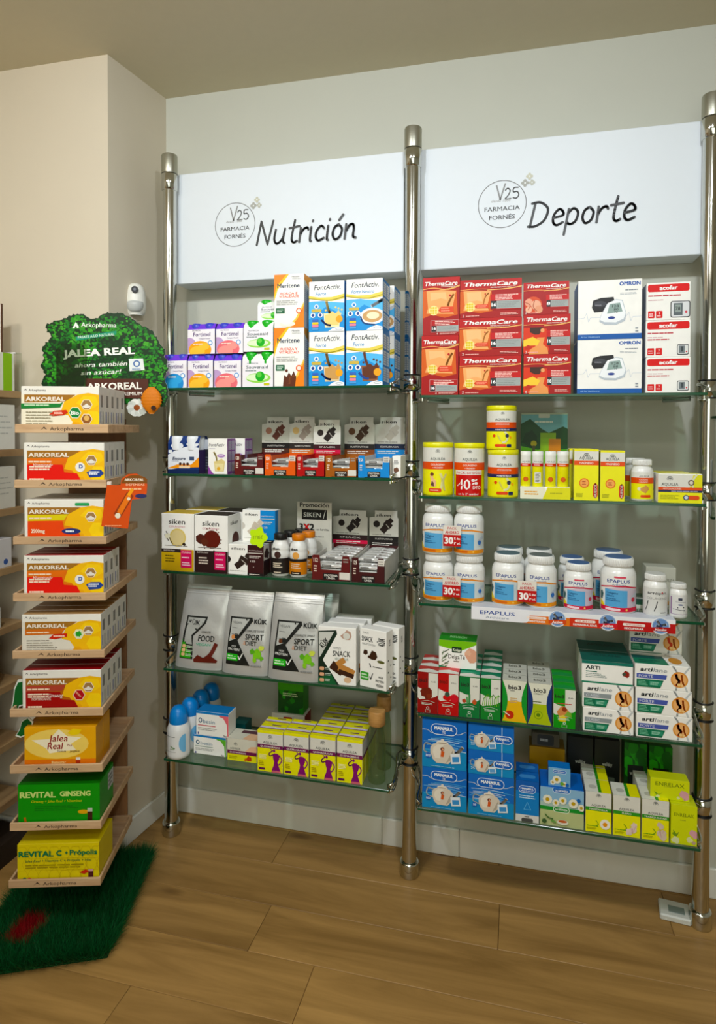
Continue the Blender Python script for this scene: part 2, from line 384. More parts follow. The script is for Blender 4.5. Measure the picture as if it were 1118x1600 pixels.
# ------------------------------------------------------------------ chrome poles
PR = .0245; PD = -.141
NAMES = ['left', 'middle', 'right']
def rod(pts, r=.0042): 
    q = []
    for i in range(len(pts) - 1):
        p0 = pts[max(i - 1, 0)]; p1 = pts[i]; p2 = pts[i + 1]; p3 = pts[min(i + 2, len(pts) - 1)]
        for k in range(5):
            t = k / 5; q.append([.5 * (2 * p1[a] + (p2[a] - p0[a]) * t + (2 * p0[a] - 5 * p1[a] + 4 * p2[a] - p3[a]) * t * t + (3 * p1[a] - p0[a] - 3 * p2[a] + p3[a]) * t ** 3) for a in range(3)])
    q.append(pts[-1]); m = M(); m.tube(q, r, CHROME, 8); return m
XL0, XL1 = .087, .868; XR0, XR1 = .957, 1.748
tops = [2.515, 2.515, 2.515]
for i in range(3):
    t = thing('support_pole', 'polished chrome floor-standing pole %s' % ['at the left end of the glass shelving', 'in the middle between the two shelf bays', 'at the right end of the glass shelving'][i], 'pole', None, (i * .9, PD, 0))
    T = tops[i]
    m = M(); m.lathe([(PR, .03), (PR, T - .13)], CHROME, 32); obj('tube', m, t)
    m = M(); m.lathe([(.03, 0), (.0325, .004), (.0325, .045), (.031, .05), (.026, .053)], CHROME, 32); obj('foot_cup', m, t)
    m = M(); m.lathe([(PR + .0015, T - .13), (.0285, T - .128), (.0285, T - .072), (.027, T - .070)], CHROME, 32); obj('upper_sleeve', m, t)
    m = M(); m.lathe([(.0285, T - .068), (.029, T - .066), (.029, T - .004), (.027, T)], STEEL, 32); obj('top_cap', m, t, label='brushed grey top cap')
    for k in range(5):
        zc = SZ['LLR'[i] + str(k + 1)] if i != 1 else SZ['L%d' % (k + 1)]
        z0 = zc - .008; z1 = zc + .046
        m = M(); m.lathe([(PR, z0), (PR + .003, z0 + .001), (PR + .003, z1), (PR, z1 + .001)], CHROME, 32); obj('collar', m, t)
        for z in (z0, z1): m = M(); m.lathe([(PR + .001, z - .0016), (PR + .0042, z - .001), (PR + .0042, z + .001), (PR + .001, z + .0016)], BLACK, 32); obj('ring', m, t, label='thin black ring on the chrome')
        for sd in (-1, 1):
            if (i == 0 and sd == -1) or (i == 2 and sd == 1): continue
            sh = ('R' if (i == 1 and sd == 1) or i == 2 else 'L') + str(k + 1); zs = SZ[sh]
            ex = {(0, 1): XL0, (1, -1): XL1, (1, 1): XR0, (2, -1): XR1}[(i, sd)] - i * .9; yy = SF - PD + .02; xin = ex - (-.006 if sd > 0 else .006) * -1
            xo = ex - sd * .007; zz = zs - .004
            m = rod([(sd * (PR - .002), -.004, zs + .028), (sd * (PR + .012), -.03, zs + .032), (xo, yy * .6, zs + .026), (xo, yy + .012, zs + .012), (xo + sd * .012, yy, zs + .004)]); obj('bracket_arm', m, t)
            m = rod([(sd * (PR - .004), -.008, zs - .012), (sd * (PR + .01), -.035, zs - .013), (xo, yy * .6, zs - .011), (xo, yy + .012, zs - .013), (xo + sd * .012, yy + .004, zs - .0125)]); obj('bracket_arm', m, t)
            m = M(); m.tube([(xo + sd * .012, yy, zs - .018), (xo + sd * .012, yy, zs + .008)], .006, CHROME, 12); obj('glass_clamp', m, t)
            m = M(); m.tube([(ex + sd * .001, -.015, zs - .0115), (ex + sd * .06, .06, zs - .0135)], .005, CHROME, 8); obj('under_arm', m, t)
# ------------------------------------------------------------------ glass shelves
ORD = ['top', 'second', 'third', 'fourth', 'bottom']
for bay, xa, xb in (('L', XL0, XL1), ('R', XR0, XR1)):
    for k in range(5):
        z = SZ[bay + str(k + 1)] ; m = M(); w = (xb - xa) / 2
        m.box(-w, w, -.148, .148, -.008, 0, GEDGE, .001, {'top': GLASS, 'bottom': GLASS})
        o = obj('glass_shelf', m, None, ((xa + xb) / 2, SF + .15, z - .0002))
        tag(o, '%s clear green-edged glass shelf of the %s bay' % (ORD[k], {'L': 'left', 'R': 'right'}[bay]), 'shelf', 'glass shelves')
# ------------------------------------------------------------------ header panels
LET = dict(N=([[(0, 0), (.06, 1)], [(.06, 1), (.5, 0)], [(.5, 0), (.62, 1)]], .74), u=([[(0, .6), (-.01, .2), (.12, .0), (.3, .1), (.4, .3)], [(.42, .62), (.4, .12), (.5, 0)]], .6),
    t=([[(.18, .95), (.14, .2), (.25, .0), (.4, .06)], [(-.02, .62), (.42, .68)]], .46), r=([[(0, .6), (.02, 0)], [(.02, .3), (.12, .52), (.28, .6), (.36, .5)]], .44),
    i=([[(0, .6), (.02, .08), (.08, 0)], [(.03, .84), (.04, .87)]], .22), c=([[(.36, .5), (.2, .62), (.03, .4), (.04, .14), (.18, 0), (.4, .1)]], .48),
    o=([[(.22, .62), (.06, .5), (.02, .22), (.16, 0), (.36, .12), (.4, .42), (.24, .61)]], .52), n=([[(0, .6), (.02, 0)], [(.02, .3), (.15, .55), (.3, .58), (.36, .4), (.38, .08), (.5, .02)]], .58),
    D=([[(.1, .96), (.03, 0)], [(-.03, .93), (.3, .95), (.62, .68), (.56, .25), (.25, .02), (-.04, .02)]], .8), e=([[(.04, .3), (.38, .38), (.33, .56), (.18, .62), (.03, .4), (.05, .12), (.2, 0), (.42, .1)]], .5),
    p=([[(.03, .6), (0, -.4)], [(.02, .42), (.2, .62), (.4, .45), (.36, .12), (.17, 0), (.02, .1)]], .54))
LET['ó'] = (LET['o'][0] + [[(.22, .8), (.36, 1.02)]], .52)
def handwrite(pr, s, x, y, size, c, wt=.1, slant=.16):
    """x,y,size in metres"""
    for ch in s:
        st, adv = LET[ch]
        for q in st:
            pts = [((x + (a + slant * b) * size) / pr.w, (y + b * size) / pr.h) for a, b in q]; pr.line(pts, wt * size / pr.h, c)
            for e in (pts[0], pts[-1]): pr.c(e[0], e[1], wt * size / 2 / pr.h, c, 10)
        x += adv * size * 1.08
for k, (x0, x1, word, wx0, wx1, lx, ly) in enumerate(((274, 631, 'Nutrición', 401, 560, 367, 351), (656, 1097, 'Deporte', 826, 995, 784, 319))):
    Y = -.11; a = onY(x0, 350, Y); b = onY(x1, 320, Y); z0, z1 = 2.0526, 2.4561; w = b.x - a.x; h = z1 - z0
    t = thing('header_panel', 'smooth white header panel above the %s shelf bay lettered %s' % (['left', 'right'][k], word), 'sign', None, ((a.x + b.x) / 2, Y, z0))
    m = M(); m.box(-w / 2, w / 2, 0, .105, 0, h, mat('dde4ea', .5, var=.01, key='hdr'), .002); obj('panel', m, t)
    def ploc(px, py): q = onY(px, py, Y); return (q.x - a.x) / w, (q.z - z0) / h
    pr = P(w, h); q0 = onY(wx0, [383, 355][k], Y); q1 = onY(wx1, [372, 345][k], Y)
    tot = sum(LET[ch][1] for ch in word) * 1.08; size = (q1.x - q0.x) / (tot - .0)
    handwrite(pr, word, q0.x - a.x, q0.z - z0, size, '3a3b3c'); m = M(); emit(m, pr, flat((-w / 2, 0, 0), (w, 0, 0), (0, 0, h), (0, -1, 0))); obj('lettering', m, t, label='dark grey handwritten lettering')
    pr = P(w, h); u, v = ploc(lx, ly); r = .078 / h * (1 if k == 0 else .98); g = '77787a'; N = 36
    ring = [(u + r * h / w * math.cos(6.2832 * i / N), v + r * math.sin(6.2832 * i / N)) for i in range(N + 1)]; pr.line(ring, .0065, g, False)
    s = .045; ux = (u * w); vz = v * h
    pr.line([((ux - .018) / w, (vz + .062) / h), ((ux - .006) / w, (vz + .015) / h), ((ux + .010) / w, (vz + .066) / h)], .012, '8a8b8c', False)
    def dig(pts, ox): pr.line([((ux + ox + a * .022) / w, (vz + .016 + b * .034) / h) for a, b in pts], .010, '8a8b8c')
    dig([(0, .8), (.35, 1), (.7, .75), (.4, .3), (0, 0), (.85, .02)], .010)
    dig([(.8, 1), (.15, .98), (.08, .6), (.6, .62), (.85, .3), (.5, 0), (0, .08)], .034)
    pr.t('desde 1888', u - .004, v + .012 / h, .022, 'a9a9a8', w=.062 / w, sh=.2)
    pr.t('FARMACIA', u, v - .014 / h, .036, '3f4042', w=.112 / w, b=.008); pr.t('FORNÉS', u, v - .042 / h, .036, '3f4042', w=.082 / w, b=.008)
    for dx, dz, s2, cc in ((.072, .062, .010, 'a5a6a0'), (.094, .062, .008, 'b9baaf'), (.086, .082, .009, 'c4c4b4')):
        for a0 in (0, 90, 180, 270): pr.c(u + (dx + s2 * .7 * math.cos(math.radians(a0))) / w, v + (dz + s2 * .7 * math.sin(math.radians(a0))) / h, s2 * .55 / h, cc, 12)
        pr.c(u + dx / w, v + dz / h, s2 * .3 / h, 'e6eaea', 8)
    m = M(); emit(m, pr, flat((-w / 2, 0, 0), (w, 0, 0), (0, 0, h), (0, -1, 0))); obj('logo', m, t, label='round grey line logo with small flowers')
# motion sensor on the wall face at the left
d0 = (Vector((BX, 0, 0)) - Vector((CX, CY, 0))).normalized(); n0 = Vector((-d0.y, d0.x, 0)) * -1
c = onP(210, 470, (CX, CY, 0), n0); ang = math.atan2(d0.y, d0.x)
t = thing('motion_sensor', 'small white alarm motion sensor with camera on the side wall above the leafy sign', 'sensor', None, c + Vector((.012, -.012, 0)), ang - .95)
m = M(); zz = [(-.055, .022), (-.05, .03), (-.03, .034), (.0, .035), (.03, .032), (.05, .026), (.058, .016)]
vs = []; fs = []
for i, (z, r) in enumerate(zz):
    for k in range(13): a = math.pi * k / 12; vs.append((r * math.cos(a) * 1.05, .012 - max(.003, r * .8 + .012) * math.sin(a), z))
for i in range(6):
    for k in range(12): fs.append((i * 13 + k, i * 13 + k + 1, (i + 1) * 13 + k + 1, (i + 1) * 13 + k))
fs += [tuple(range(13)), tuple(6 * 13 + k for k in range(13))]
m.mesh(vs, fs, WHITE, True); obj('housing', m, t)
m = M(); m.tube([(0, -.020, .032), (0, -.033, .032)], .012, '1b1b1c', 18); m.tube([(0, -.031, .032), (0, -.035, .032)], .005, '6a6e75', 12); obj('lens', m, t, label='black round camera lens')
m = M(); m.lathe([(.0, -.05), (.018, -.046), (.026, -.036), (.029, -.022), (.028, -.010), (.012, -.004)], mat('b9bcba', .3), 20, 0, -.012, sq=.85); obj('pir_window', m, t, label='frosted grey bulging window')
# plug-in plate on the floor by the right pole
q = onZ(1053, 1419, .02); t = thing('access_plate', 'small white plastic box with grey window on the floor beside the right pole foot', 'device', None, (q.x, q.y, 0), -.12)
m = M(); m.box(-.044, .044, -.040, .036, 0, .02, mat('c9cbc4', .35), .004); obj('housing', m, t)
m = M(); m.box(-.018, .028, -.022, .008, .0195, .0215, mat('77827c', .3), .0006); obj('window', m, t, label='grey rectangular window')
# ------------------------------------------------------------------ printed designs (u right, v up, shares of the face)
def siken_choc(p, c, cx, cy, s, ball=None, R=4):
    p.line([(cx - .11 * s, cy - .11 * s), (cx + .05 * s, cy + .04 * s)], .16 * s, c, False); p.line([(cx - .02 * s, cy + .10 * s), (cx + .13 * s, cy + .0 * s)], .15 * s, c, False)
    p.line([(cx + .10 * s, cy + .18 * s), (cx + .17 * s, cy + .12 * s)], .11 * s, c, False); p.line([(cx + .0, cy + .06 * s), (cx + .1 * s, cy - .04 * s)], .02 * s, 'b8b2aa', False)
    p.c(cx - .30 * s, cy + .06 * s, .085 * s, ball or c)
def d_siken_header(ball, choc, b1, b2, t1):
    def d(p):
        p.t('siken', .48, .88, .085, '1c1a19', w=.5, b=.012); siken_choc(p, choc, .58, .56, 1.1, ball, 3)
        p.g(.1, .32, .8, .355, 1, '8a8680'); p.r(0, .14, 1, .29, b1); p.t(t1, .5, .215, .045, 'd8d4cc', w=.6); p.r(0, 0, 1, .14, b2); p.g(.1, .02, .9, .12, 2, 'e0dcd4')
    return d

def d_fortimel(fruit, f2):
    def d(p):
        p.e(.06, .35, .25, .32, 'b79cc4'); p.e(.45, .17, .42, .36, fruit); p.e(.35, .1, .28, .22, f2); p.e(.6, .3, .2, .15, f2); p.t('Fortimel', .52, .80, .17, '4a2a6a', w=.62, b=.012); p.t('Compact Protein', .62, .62, .05, '4a2a6a', w=.42)
        p.t('NUTRICIA', .32, .95, .045, '55406a', w=.3); p.c(.83, .44, .1, '2f7fc4'); p.c(.83, .44, .07, 'eef4fa'); p.g(.2, .36, .62, .44, 1, 'f6e6d8')
    return d
def d_souv(p):
    p.e(.52, .34, .4, .19, '9ad36a', n=24); p.e(.48, .36, .36, .13, 'dff0cc'); p.c(.58, .40, .19, '35a63a'); p.c(.55, .46, .1, '6cc45a'); p.t('Souvenaid', .48, .76, .13, '33474a', w=.7, b=.008); p.t('NUTRICIA', .34, .9, .05, '55606a', w=.36)
    p.g(.1, .58, .6, .66, 1, '8a9494'); p.r(.7, .05, .88, .14, 'c8c23a')
def d_meri(l1, l2, drink):
    def d(p):
        p.p([(0, 1), (0, .6), (.1, .78), (.42, 1)], 'f08a1c'); p.p([(0, .62), (0, .5), (.12, .72), (.5, 1), (.42, 1), (.1, .8)], 'f8c24a')
        p.p([(.55, 0), (.8, .18), (1, .42), (1, 0)], 'f08a1c'); p.p([(.4, 0), (.72, .17), (1, .48), (1, .42), (.8, .18), (.55, 0)], 'f8c86a')
        p.t('Nestlé', .72, .95, .03, '55565a', w=.25); p.t('HealthScience', .74, .91, .018, '77787a', w=.28)
        p.t('Meritene', .48, .79, .085, '22304a', w=.74, b=.014); p.t(l1, .5, .64, .045, 'e8603a', w=.56, b=.012); p.t(l2, .5, .585, .045, 'e8603a', w=.66, b=.012)
        p.g(.08, .42, .9, .52, 3, 'a8a8a4'); p.rr(.06, .27, .36, .37, '1f5a3c', .1); p.g(.1, .29, .32, .35, 2, 'c8dccc'); p.c(.83, .31, .055, 'e0683a'); p.c(.83, .31, .035, 'f4e4da')
        if drink: p.p([(.3, 0), (.34, .2), (.42, .16), (.5, .24), (.58, .18), (.66, .26), (.74, .16), (.7, 0)], '5a2c1a'); p.c(.42, .27, .025, '5a2c1a'); p.line([(.52, .05), (.54, .14), (.66, .18)], .03, '8a5236')
        else: p.e(.45, .07, .26, .05, 'f2ecdc'); p.e(.42, .12, .2, .06, 'faf6ec')
    return d
def d_font(title, drink, glass, cup=False):
    def d(p):
        p.p([(0, 0), (1, 0), (1, .56), (.7, .57), (.4, .61), (0, .60)], '2f8fd0'); p.p([(0, .25), (.5, .5), (1, .3), (1, .56), (.4, .6), (0, .6)], '62b4e4')
        p.p([(0, .72), (.3, .68), (.65, .68), (1, .74), (1, .64), (.65, .6), (.35, .62), (0, .66)], 'e2d070'); p.line([(0, .67), (.35, .63), (.65, .62), (1, .68)], .018, 'a89a3a')
        p.t('FontActiv.', .52, .885, .105, '1c2430', w=.74, b=.006, sh=.2); p.t(title, .34 if len(title) < 7 else .46, .755, .07, '4a90c4', w=.3 if len(title) < 7 else .62, sh=.2)
        if cup: p.e(.72, .27, .34, .16, 'e8eef2'); p.e(.72, .27, .27, .12, 'c8a070'); p.e(.74, .28, .17, .07, 'f0e4c4'); p.line([(.4, .27), (.5, .14), (.8, .1)], .03, '24508a'); p.line([(.7, .46), (.9, .54), (1, .58)], .06, 'c8ccd0')
        else:
            p.p([(.42, .36), (.46, .08), (.86, .08), (.92, .36)], glass); p.p([(.45, .33), (.48, .12), (.84, .12), (.9, .33), (.84, .42), (.76, .34), (.66, .40), (.56, .34)], drink); p.line([(.50, .60), (.54, .46), (.60, .36)], .05, drink)
            for a, b in ((.84, .45), (.93, .42), (.76, .47), (.48, .42)): p.c(a, b, .02, drink)
            p.line([(.36, .23), (.5, .14), (.62, .12)], .04, '1f3f86'); p.c(.86, .24, .07, 'f0a850')
        p.c(.22, .5, .045, 'f4f6f8'); p.c(.22, .5, .028, '3c82c4'); p.rr(.08, .39, .36, .45, 'c8b060', .4); p.c(.12, .33, .05, 'f0f4f8'); p.c(.33, .33, .05, 'f0f4f8'); p.c(.12, .33, .03, '1f3f86'); p.c(.33, .33, .03, '1f3f86')
        for i, cc in enumerate(('3b62b4', 'f0c850', 'ec8a9a', '5a9ad4')): p.rr(.1, .2 - i * .055, .28, .245 - i * .055, cc, .3)
        p.p([(.55, 0), (.68, .06), (.84, .09), (1, .06), (1, 0)], 'f2f4f4'); p.e(.86, .045, .1, .02, '8a98a4'); p.e(.86, .045, .085, .013, 'f2f4f4')
    return d
def d_font_side(c='2478bc', c2='dfe6ec'):
    def d(p):
        p.r(0, 0, 1, 1, c)
        for i in range(3):
            for j in range(2): p.p([(.1 + j * .42, .08 + i * .3), (.46 + j * .42, .08 + i * .3), (.46 + j * .42, .34 + i * .3), (.1 + j * .42, .34 + i * .3)], c2)
        for i in range(3): p.g(.13, .1 + i * .3, .9, .32 + i * .3, 5, '9aa8b8', .35)
    return d
def d_therm(kind, num, hrs='16'):
    def d(p):
        tall = kind == 'tall'; top = .80 if tall else .74
        p.r(0, 0, 1, 1, '9a0d1c'); p.p([(0, top), (.4, top + .015), (1, top + .06), (1, 1), (0, 1)], 'ac0e24')
        p.line([(0, top), (.3, top + .02), (.7, top - .015), (1, top + .04)], .014, 'f0b070'); p.line([(.45, top - .02), (.75, top), (1, top + .05)], .018, 'f0c080')
        ux = 1 if tall else .56
        if kind in ('tall', 'wide'):
            a = .30 if tall else .12
            p.p([(0, top - .03), (0, a), (.25 * ux, a + .06), (.6 * ux, a), (.95 * ux, a + .05), (.92 * ux, top - .04), (.4 * ux, top - .01)], 'c86228')
            p.p([(.1 * ux, top - .03), (.14 * ux, a + .25 * (1 - a)), (.1 * ux, a + .08), (.85 * ux, a + .06), (.8 * ux, a + .2 * (1 - a)), (.9 * ux, top - .05), (.5 * ux, top - .02)], 'e8aa74')
            p.p([(.2 * ux, top - .06), (.22 * ux, a + .3), (.5 * ux, a + .34), (.66 * ux, a + .3), (.62 * ux, top - .06)], 'eebc8a')
            p.line([(.84 * ux, top - .1), (.74 * ux, top - .2), (.68 * ux, a + .2)], .035, 'c4804a'); p.c(.74 * ux, top - .12, .02, 'b01c1c')
            yc = a + (.13 if tall else .17); p.c(.30 * ux, yc, .085 if tall else .13, 'f2dea0')
            for i in range(9): p.c((.22 + .07 * (i % 3)) * ux, yc + (.045 if tall else .07) * (i // 3 - 1), .017 if tall else .028, 'd8c04a')
            p.p([(.42 * ux, yc), (.5 * ux, yc + .06), (.84 * ux, yc + .06), (.84 * ux, yc - .04), (.5 * ux, yc - .04)], 'd0503a'); p.g(.5 * ux, yc - .03, .82 * ux, yc + .05, 2, 'e8907a')
        elif kind == 'neck':
            p.p([(0, .05), (0, top - .06), (.5, top - .1), (.5, .3), (.56, .12), (.5, 0), (.2, 0)], 'cc4420'); p.p([(.12, 0), (.14, .12), (.26, .2), (.3, .42), (.46, .42), (.42, .25), (.52, .15), (.54, 0)], 'e09a64')
            p.p([(.0, .36), (.2, .44), (.36, .34), (.3, .22), (.12, .22), (0, .2)], 'eec860'); p.p([(.14, top - .06), (.14, .56), (.24, .5), (.34, .5), (.4, .62), (.42, top - .06)], '3a2018'); p.c(.41, .6, .05, 'e0a070')
            p.p([(.02, .18), (.1, .24), (.18, .2), (.16, .12), (.04, .12)], 'b83a2a')
        else:
            p.c(.22, .3, .26, 'c8543a'); p.c(.12, .38, .12, 'dca088'); p.c(.28, .3, .15, 'e0aa90'); p.c(.34, .16, .12, 'd89a7c'); p.c(.12, .16, .1, 'e4b096'); p.line([(.02, .4), (.15, .3), (.1, .15)], .02, 'a84a34'); p.line([(.25, .45), (.22, .25), (.3, .1)], .02, 'a84a34')
        p.t('ThermaCare', .5, (.895 if tall else .885), .07 if tall else .11, 'f4ece8', w=.88 if tall else .86, b=.02, sh=.18)
        p.g(.5, top + .025, .93, top + .06, 2, 'e8c8c0')
        if tall: p.rr(.22, .055, .98, .26, 'c4a8a8', .06); p.rr(.23, .06, .975, .255, 'a8121c', .05); p.g(.34, .17, .9, .25, 3, 'f0d0c8'); p.r(.38, .065, .97, .165, '9ea4a2'); p.r(.24, .065, .37, .165, '26282a'); p.t(hrs, .31, .12, .05, 'f4f4f4', w=.1, b=.02); p.g(.42, .08, .93, .155, 4, '7a807e', .25); p.t(num, .4, .03, .035, 'f6e6e0'); p.g(.47, .012, .93, .045, 2, 'e8b0a8')
        else:
            p.rr(.50, .2, 1.01, .6, 'b81828', .06); p.g(.58, .45, .95, .6, 4, 'f0d0c8'); p.r(.6, .22, .99, .43, '9ea4a2'); p.r(.51, .22, .6, .43, '26282a'); p.t(hrs, .555, .33, .09, 'f4f4f4', w=.07, b=.02); p.g(.62, .24, .97, .41, 4, '7a807e', .25)
            p.t(num, .06, .06, .07, 'f6e6e0'); p.g(.1, .03, .35, .07, 1, 'e8b0a8'); p.g(.66, .05, .96, .12, 2, 'e8b0a8')
    return d
def d_omron(p):
    p.r(0, 0, 1, .09, '15559c'); p.t('OMRON', .81, .93, .062, '174f9c', w=.32, b=.03); p.g(.74, .8, .96, .84, 1, '8a9098'); p.g(.66, .74, .96, .78, 2, 'b0b4b8')
    p.line([(0, .36), (.1, .37), (.14, .45), (.17, .3), (.2, .37), (.4, .37), (.75, .37), (.8, .44), (.83, .3), (.86, .37), (1, .37)], .006, 'c4ccd8', False)
    p.p([(.22, .54), (.24, .66), (.36, .70), (.56, .71), (.58, .62), (.5, .58), (.44, .47), (.26, .46)], '1e1f22'); p.e(.35, .60, .1, .05, '3c3e44'); p.t('OMRON', .32, .58, .02, 'a8a8b0', w=.1)
    p.p([(.34, .30), (.36, .40), (.46, .60), (.60, .67), (.70, .65), (.76, .42), (.74, .30), (.6, .24), (.42, .25)], 'b8c0c8'); p.p([(.35, .33), (.37, .41), (.47, .61), (.60, .66), (.69, .64), (.75, .43), (.72, .34), (.6, .28), (.42, .29)], 'eef1f4')
    p.p([(.46, .43), (.50, .59), (.66, .61), (.70, .46)], '8fa39e'); p.t('128', .59, .555, .045, '2c3634', w=.1); p.t('80', .6, .50, .045, '2c3634', w=.07); p.t('70', .6, .455, .03, '2c3634', w=.05)
    p.e(.53, .36, .055, .024, '2a3f86'); p.g(.9, .1, .96, .2, 2, '9098a0'); p.t('All for Healthcare', .2, .045, .026, '9cc0e8', w=.3, b=.01)
def d_acofar(p, top=True):
    p.rr(.03, .76, .97, .96, 'cc1626', .25); p.t('acofar', .5, .865, .11, 'f6f2f0', w=.4, b=.03); p.g(.04, .62, .95 if top else .75, .69, 1, 'b85058'); p.g(.04, .52, .5, .56, 1, 'c8a0a4')
    if not top: p.g(.04, .45, .72, .51, 1, 'b85058')
    p.rr(.04, .06, .19, .25, 'cc1626', .1); p.rr(.22, .06, .37, .25, 'cc1626', .1); p.g(.06, .09, .17, .2, 2, 'f0c8c8'); p.t('3', .295, .19, .06, 'f6eeee'); p.g(.24, .09, .35, .14, 1, 'f0c8c8')
    if top: p.rr(.55, .06, .99, .5, '23252a', .12); p.rr(.57, .08, .97, .48, 'd8dadc', .1); p.r(.62, .12, .82, .44, '5c6468'); p.r(.65, .2, .78, .40, '8f9a96'); p.t('78', .715, .3, .09, '23282a'); p.c(.9, .2, .03, 'c83040')
    else: p.rr(.7, .06, .96, .34, '2c2e34', .15); p.rr(.715, .08, .945, .32, 'dcdedc', .12); p.r(.74, .1, .87, .3, '747c80'); p.r(.79, .14, .84, .28, '3c4448'); p.c(.91, .14, .02, 'c83040')
def aq_logo(p, cx, cy, s, c='5a5c5a'):
    for dx, dy in ((-.035, 0), (.035, 0), (0, .03), (-.02, .028), (.02, .028)): 
        r = .022 * s; q = [(cx + (dx * s * 1.0 + r * math.cos(a * .7)) * p.h / p.w, cy + dy * s + r * math.sin(a * .7)) for a in range(10)]; p.line(q, .006 * s, c, False)
    p.line([(cx, cy - .035 * s), (cx, cy + .02 * s)], .006 * s, c, False)
def d_aq(bandc, bandtxt, low='e6e21c', topc='e6e21c', hdr=.64, extra=None, band2=None, art=1, topcap=.94):
    def d(p):
        p.r(0, topcap, 1, 1, topc); p.r(0, hdr, 1, topcap, 'd9d8cf'); p.r(0, hdr - .09, 1, hdr, bandc); p.r(0, 0, 1, hdr - .09, low)
        aq_logo(p, .5, topcap - .09, 1.0); p.t('AQUILEA', .5, hdr + .055, .055, '5a5c5a', w=.56); p.t(bandtxt, .5, hdr - .045, .042, 'f0e8e0', w=min(.85, .07 * len(bandtxt)), b=.01)
        if band2: p.r(0, hdr - .15, 1, hdr - .09, band2); p.g(.1, hdr - .14, .9, hdr - .1, 1, 'e8e8f0')
        if extra: extra(p)
    return d
def x_purple(p):
    c = '7a1f6a'; p.p([(.60, .44), (.66, .47), (.78, .47), (.88, .43), (.86, .34), (.80, .26), (.84, .17), (.90, .06), (.92, 0), (.56, 0), (.58, .08), (.64, .17), (.66, .26), (.62, .34)], c)
    p.e(.66, .53, .045, .035, c); p.line([(.86, .43), (.96, .33), (.90, .24), (.84, .20)], .026, c); p.line([(.64, .44), (.50, .40), (.46, .45), (.60, .53)], .026, c); p.line([(.60, .53), (.52, .56)], .02, c, False)
    p.p([(.74, 0), (.755, .06), (.77, 0)], 'e6e21c'); p.p([(.56, 0), (.6, .05), (.9, .05), (.94, 0)], 'c86a78')
    p.g(.06, .3, .4, .42, 4, 'f4f0c0'); p.g(.06, .14, .3, .26, 3, 'b0a040'); p.rr(.05, .04, .3, .09, '5a1a50', .3)
def x_joint(p): 
    p.line([(.62, .45), (.7, .32), (.64, .12)], .05, 'd8d49a'); p.line([(.86, .44), (.74, .3), (.8, .1)], .04, 'c4c08a'); p.p([(.16, .42), (.26, .46), (.34, .34), (.44, .3), (.42, .18), (.2, .18), (.22, .3)], 'e4b890'); p.p([(.2, .2), (.26, .3), (.34, .26), (.36, .18)], '5c4038'); p.c(.26, .44, .04, '6a4030')
    p.rr(.12, .06, .66, .14, 'd4502c', .4); p.g(.18, .08, .6, .12, 1, 'f6dccc')
def x_foot(p): 
    p.line([(.6, .44), (.72, .34), (.66, .2), (.5, .16)], .05, 'd8d8b0'); p.c(.70, .34, .05, '30304a'); p.line([(.3, .36), (.44, .2)], .03, 'c8c070'); p.c(.14, .34, .04, 'd4502c'); p.rr(.18, .05, .66, .12, 'd4502c', .4); p.rr(.68, .04, .9, .12, '1c2450', .2); p.c(.86, .3, .03, 'e8a030')
def x_mag(p): p.c(.42, .34, .095, 'd8783c'); p.c(.42, .34, .075, 'e8a86a'); p.g(.33, .3, .5, .38, 3, 'a8402c'); p.g(.08, .06, .4, .14, 3, '9a9a30'); p.rr(.78, .05, .97, .34, 'c4302c', .2); p.t('HUESOS', .875, .19, .05, 'f6e0d8', rot=math.pi / 2)
def d_tea(bandtxt, flower, fc, seed=1):
    def f(p):
        if flower == 'cham': 
            for a in range(14): p.e(.76 + .13 * math.cos(a * .45), .22 + .13 * p.w / p.h * 1.0 * math.sin(a * .45), .07, .05, 'eeeadc')
            p.c(.76, .22, .055, 'e09a28')
        else:
            for i in range(7): R = random.Random(seed * 9 + i); p.blob(.72 + R.uniform(-.16, .2), .24 + R.uniform(-.16, .16), .07, fc, i + seed, 9); p.line([(.72, .1), (.7 + R.uniform(-.1, .2), .3)], .006, 'b88a90')
        p.g(.06, .14, .6, .17, 1, '5aa02c'); p.g(.06, .06, .5, .12, 2, 'b8b830')
        p.line([(.4, .3), (.5, .22), (.42, .16)], .015, '6a9a3a')
    return d_aq('3d8c34', bandtxt, extra=f, topcap=1.0, hdr=.62)
def aq_top(p): p.r(0, 0, 1, 1, 'dcdcd2'); p.r(.62, 0, 1, 1, 'e2de1c'); p.r(.5, 0, .62, 1, '3d8c34'); p.c(.3, .4, .16, 'b8b8ae')
def d_enrelax(small=False):
    def d(p):
        p.r(0, 0, 1, 1, 'cdd548'); p.t('ENRELAX', .5, .75, .09 if not small else .2, '6a7a2a', w=.74); p.g(.35, .6, .65, .63, 1, '8a9040')
        p.blob(.88, .30, .1 if not small else .22, 'cfa0a8', 4, 9); p.blob(.72, .14, .07, 'd8d8a8', 6); p.blob(.15, .25, .05, '7a9a3a', 2, 9, .5); p.blob(.2, .1, .09, 'd8dcb0', 3, 10); p.line([(.1, .34), (.2, .2), (.3, .3)], .015, '6a9040'); p.c(.88, .08, .045, 'b8a090')
    return d
def wave(p, c, y): p.r(0, 0, 1, 1, c)
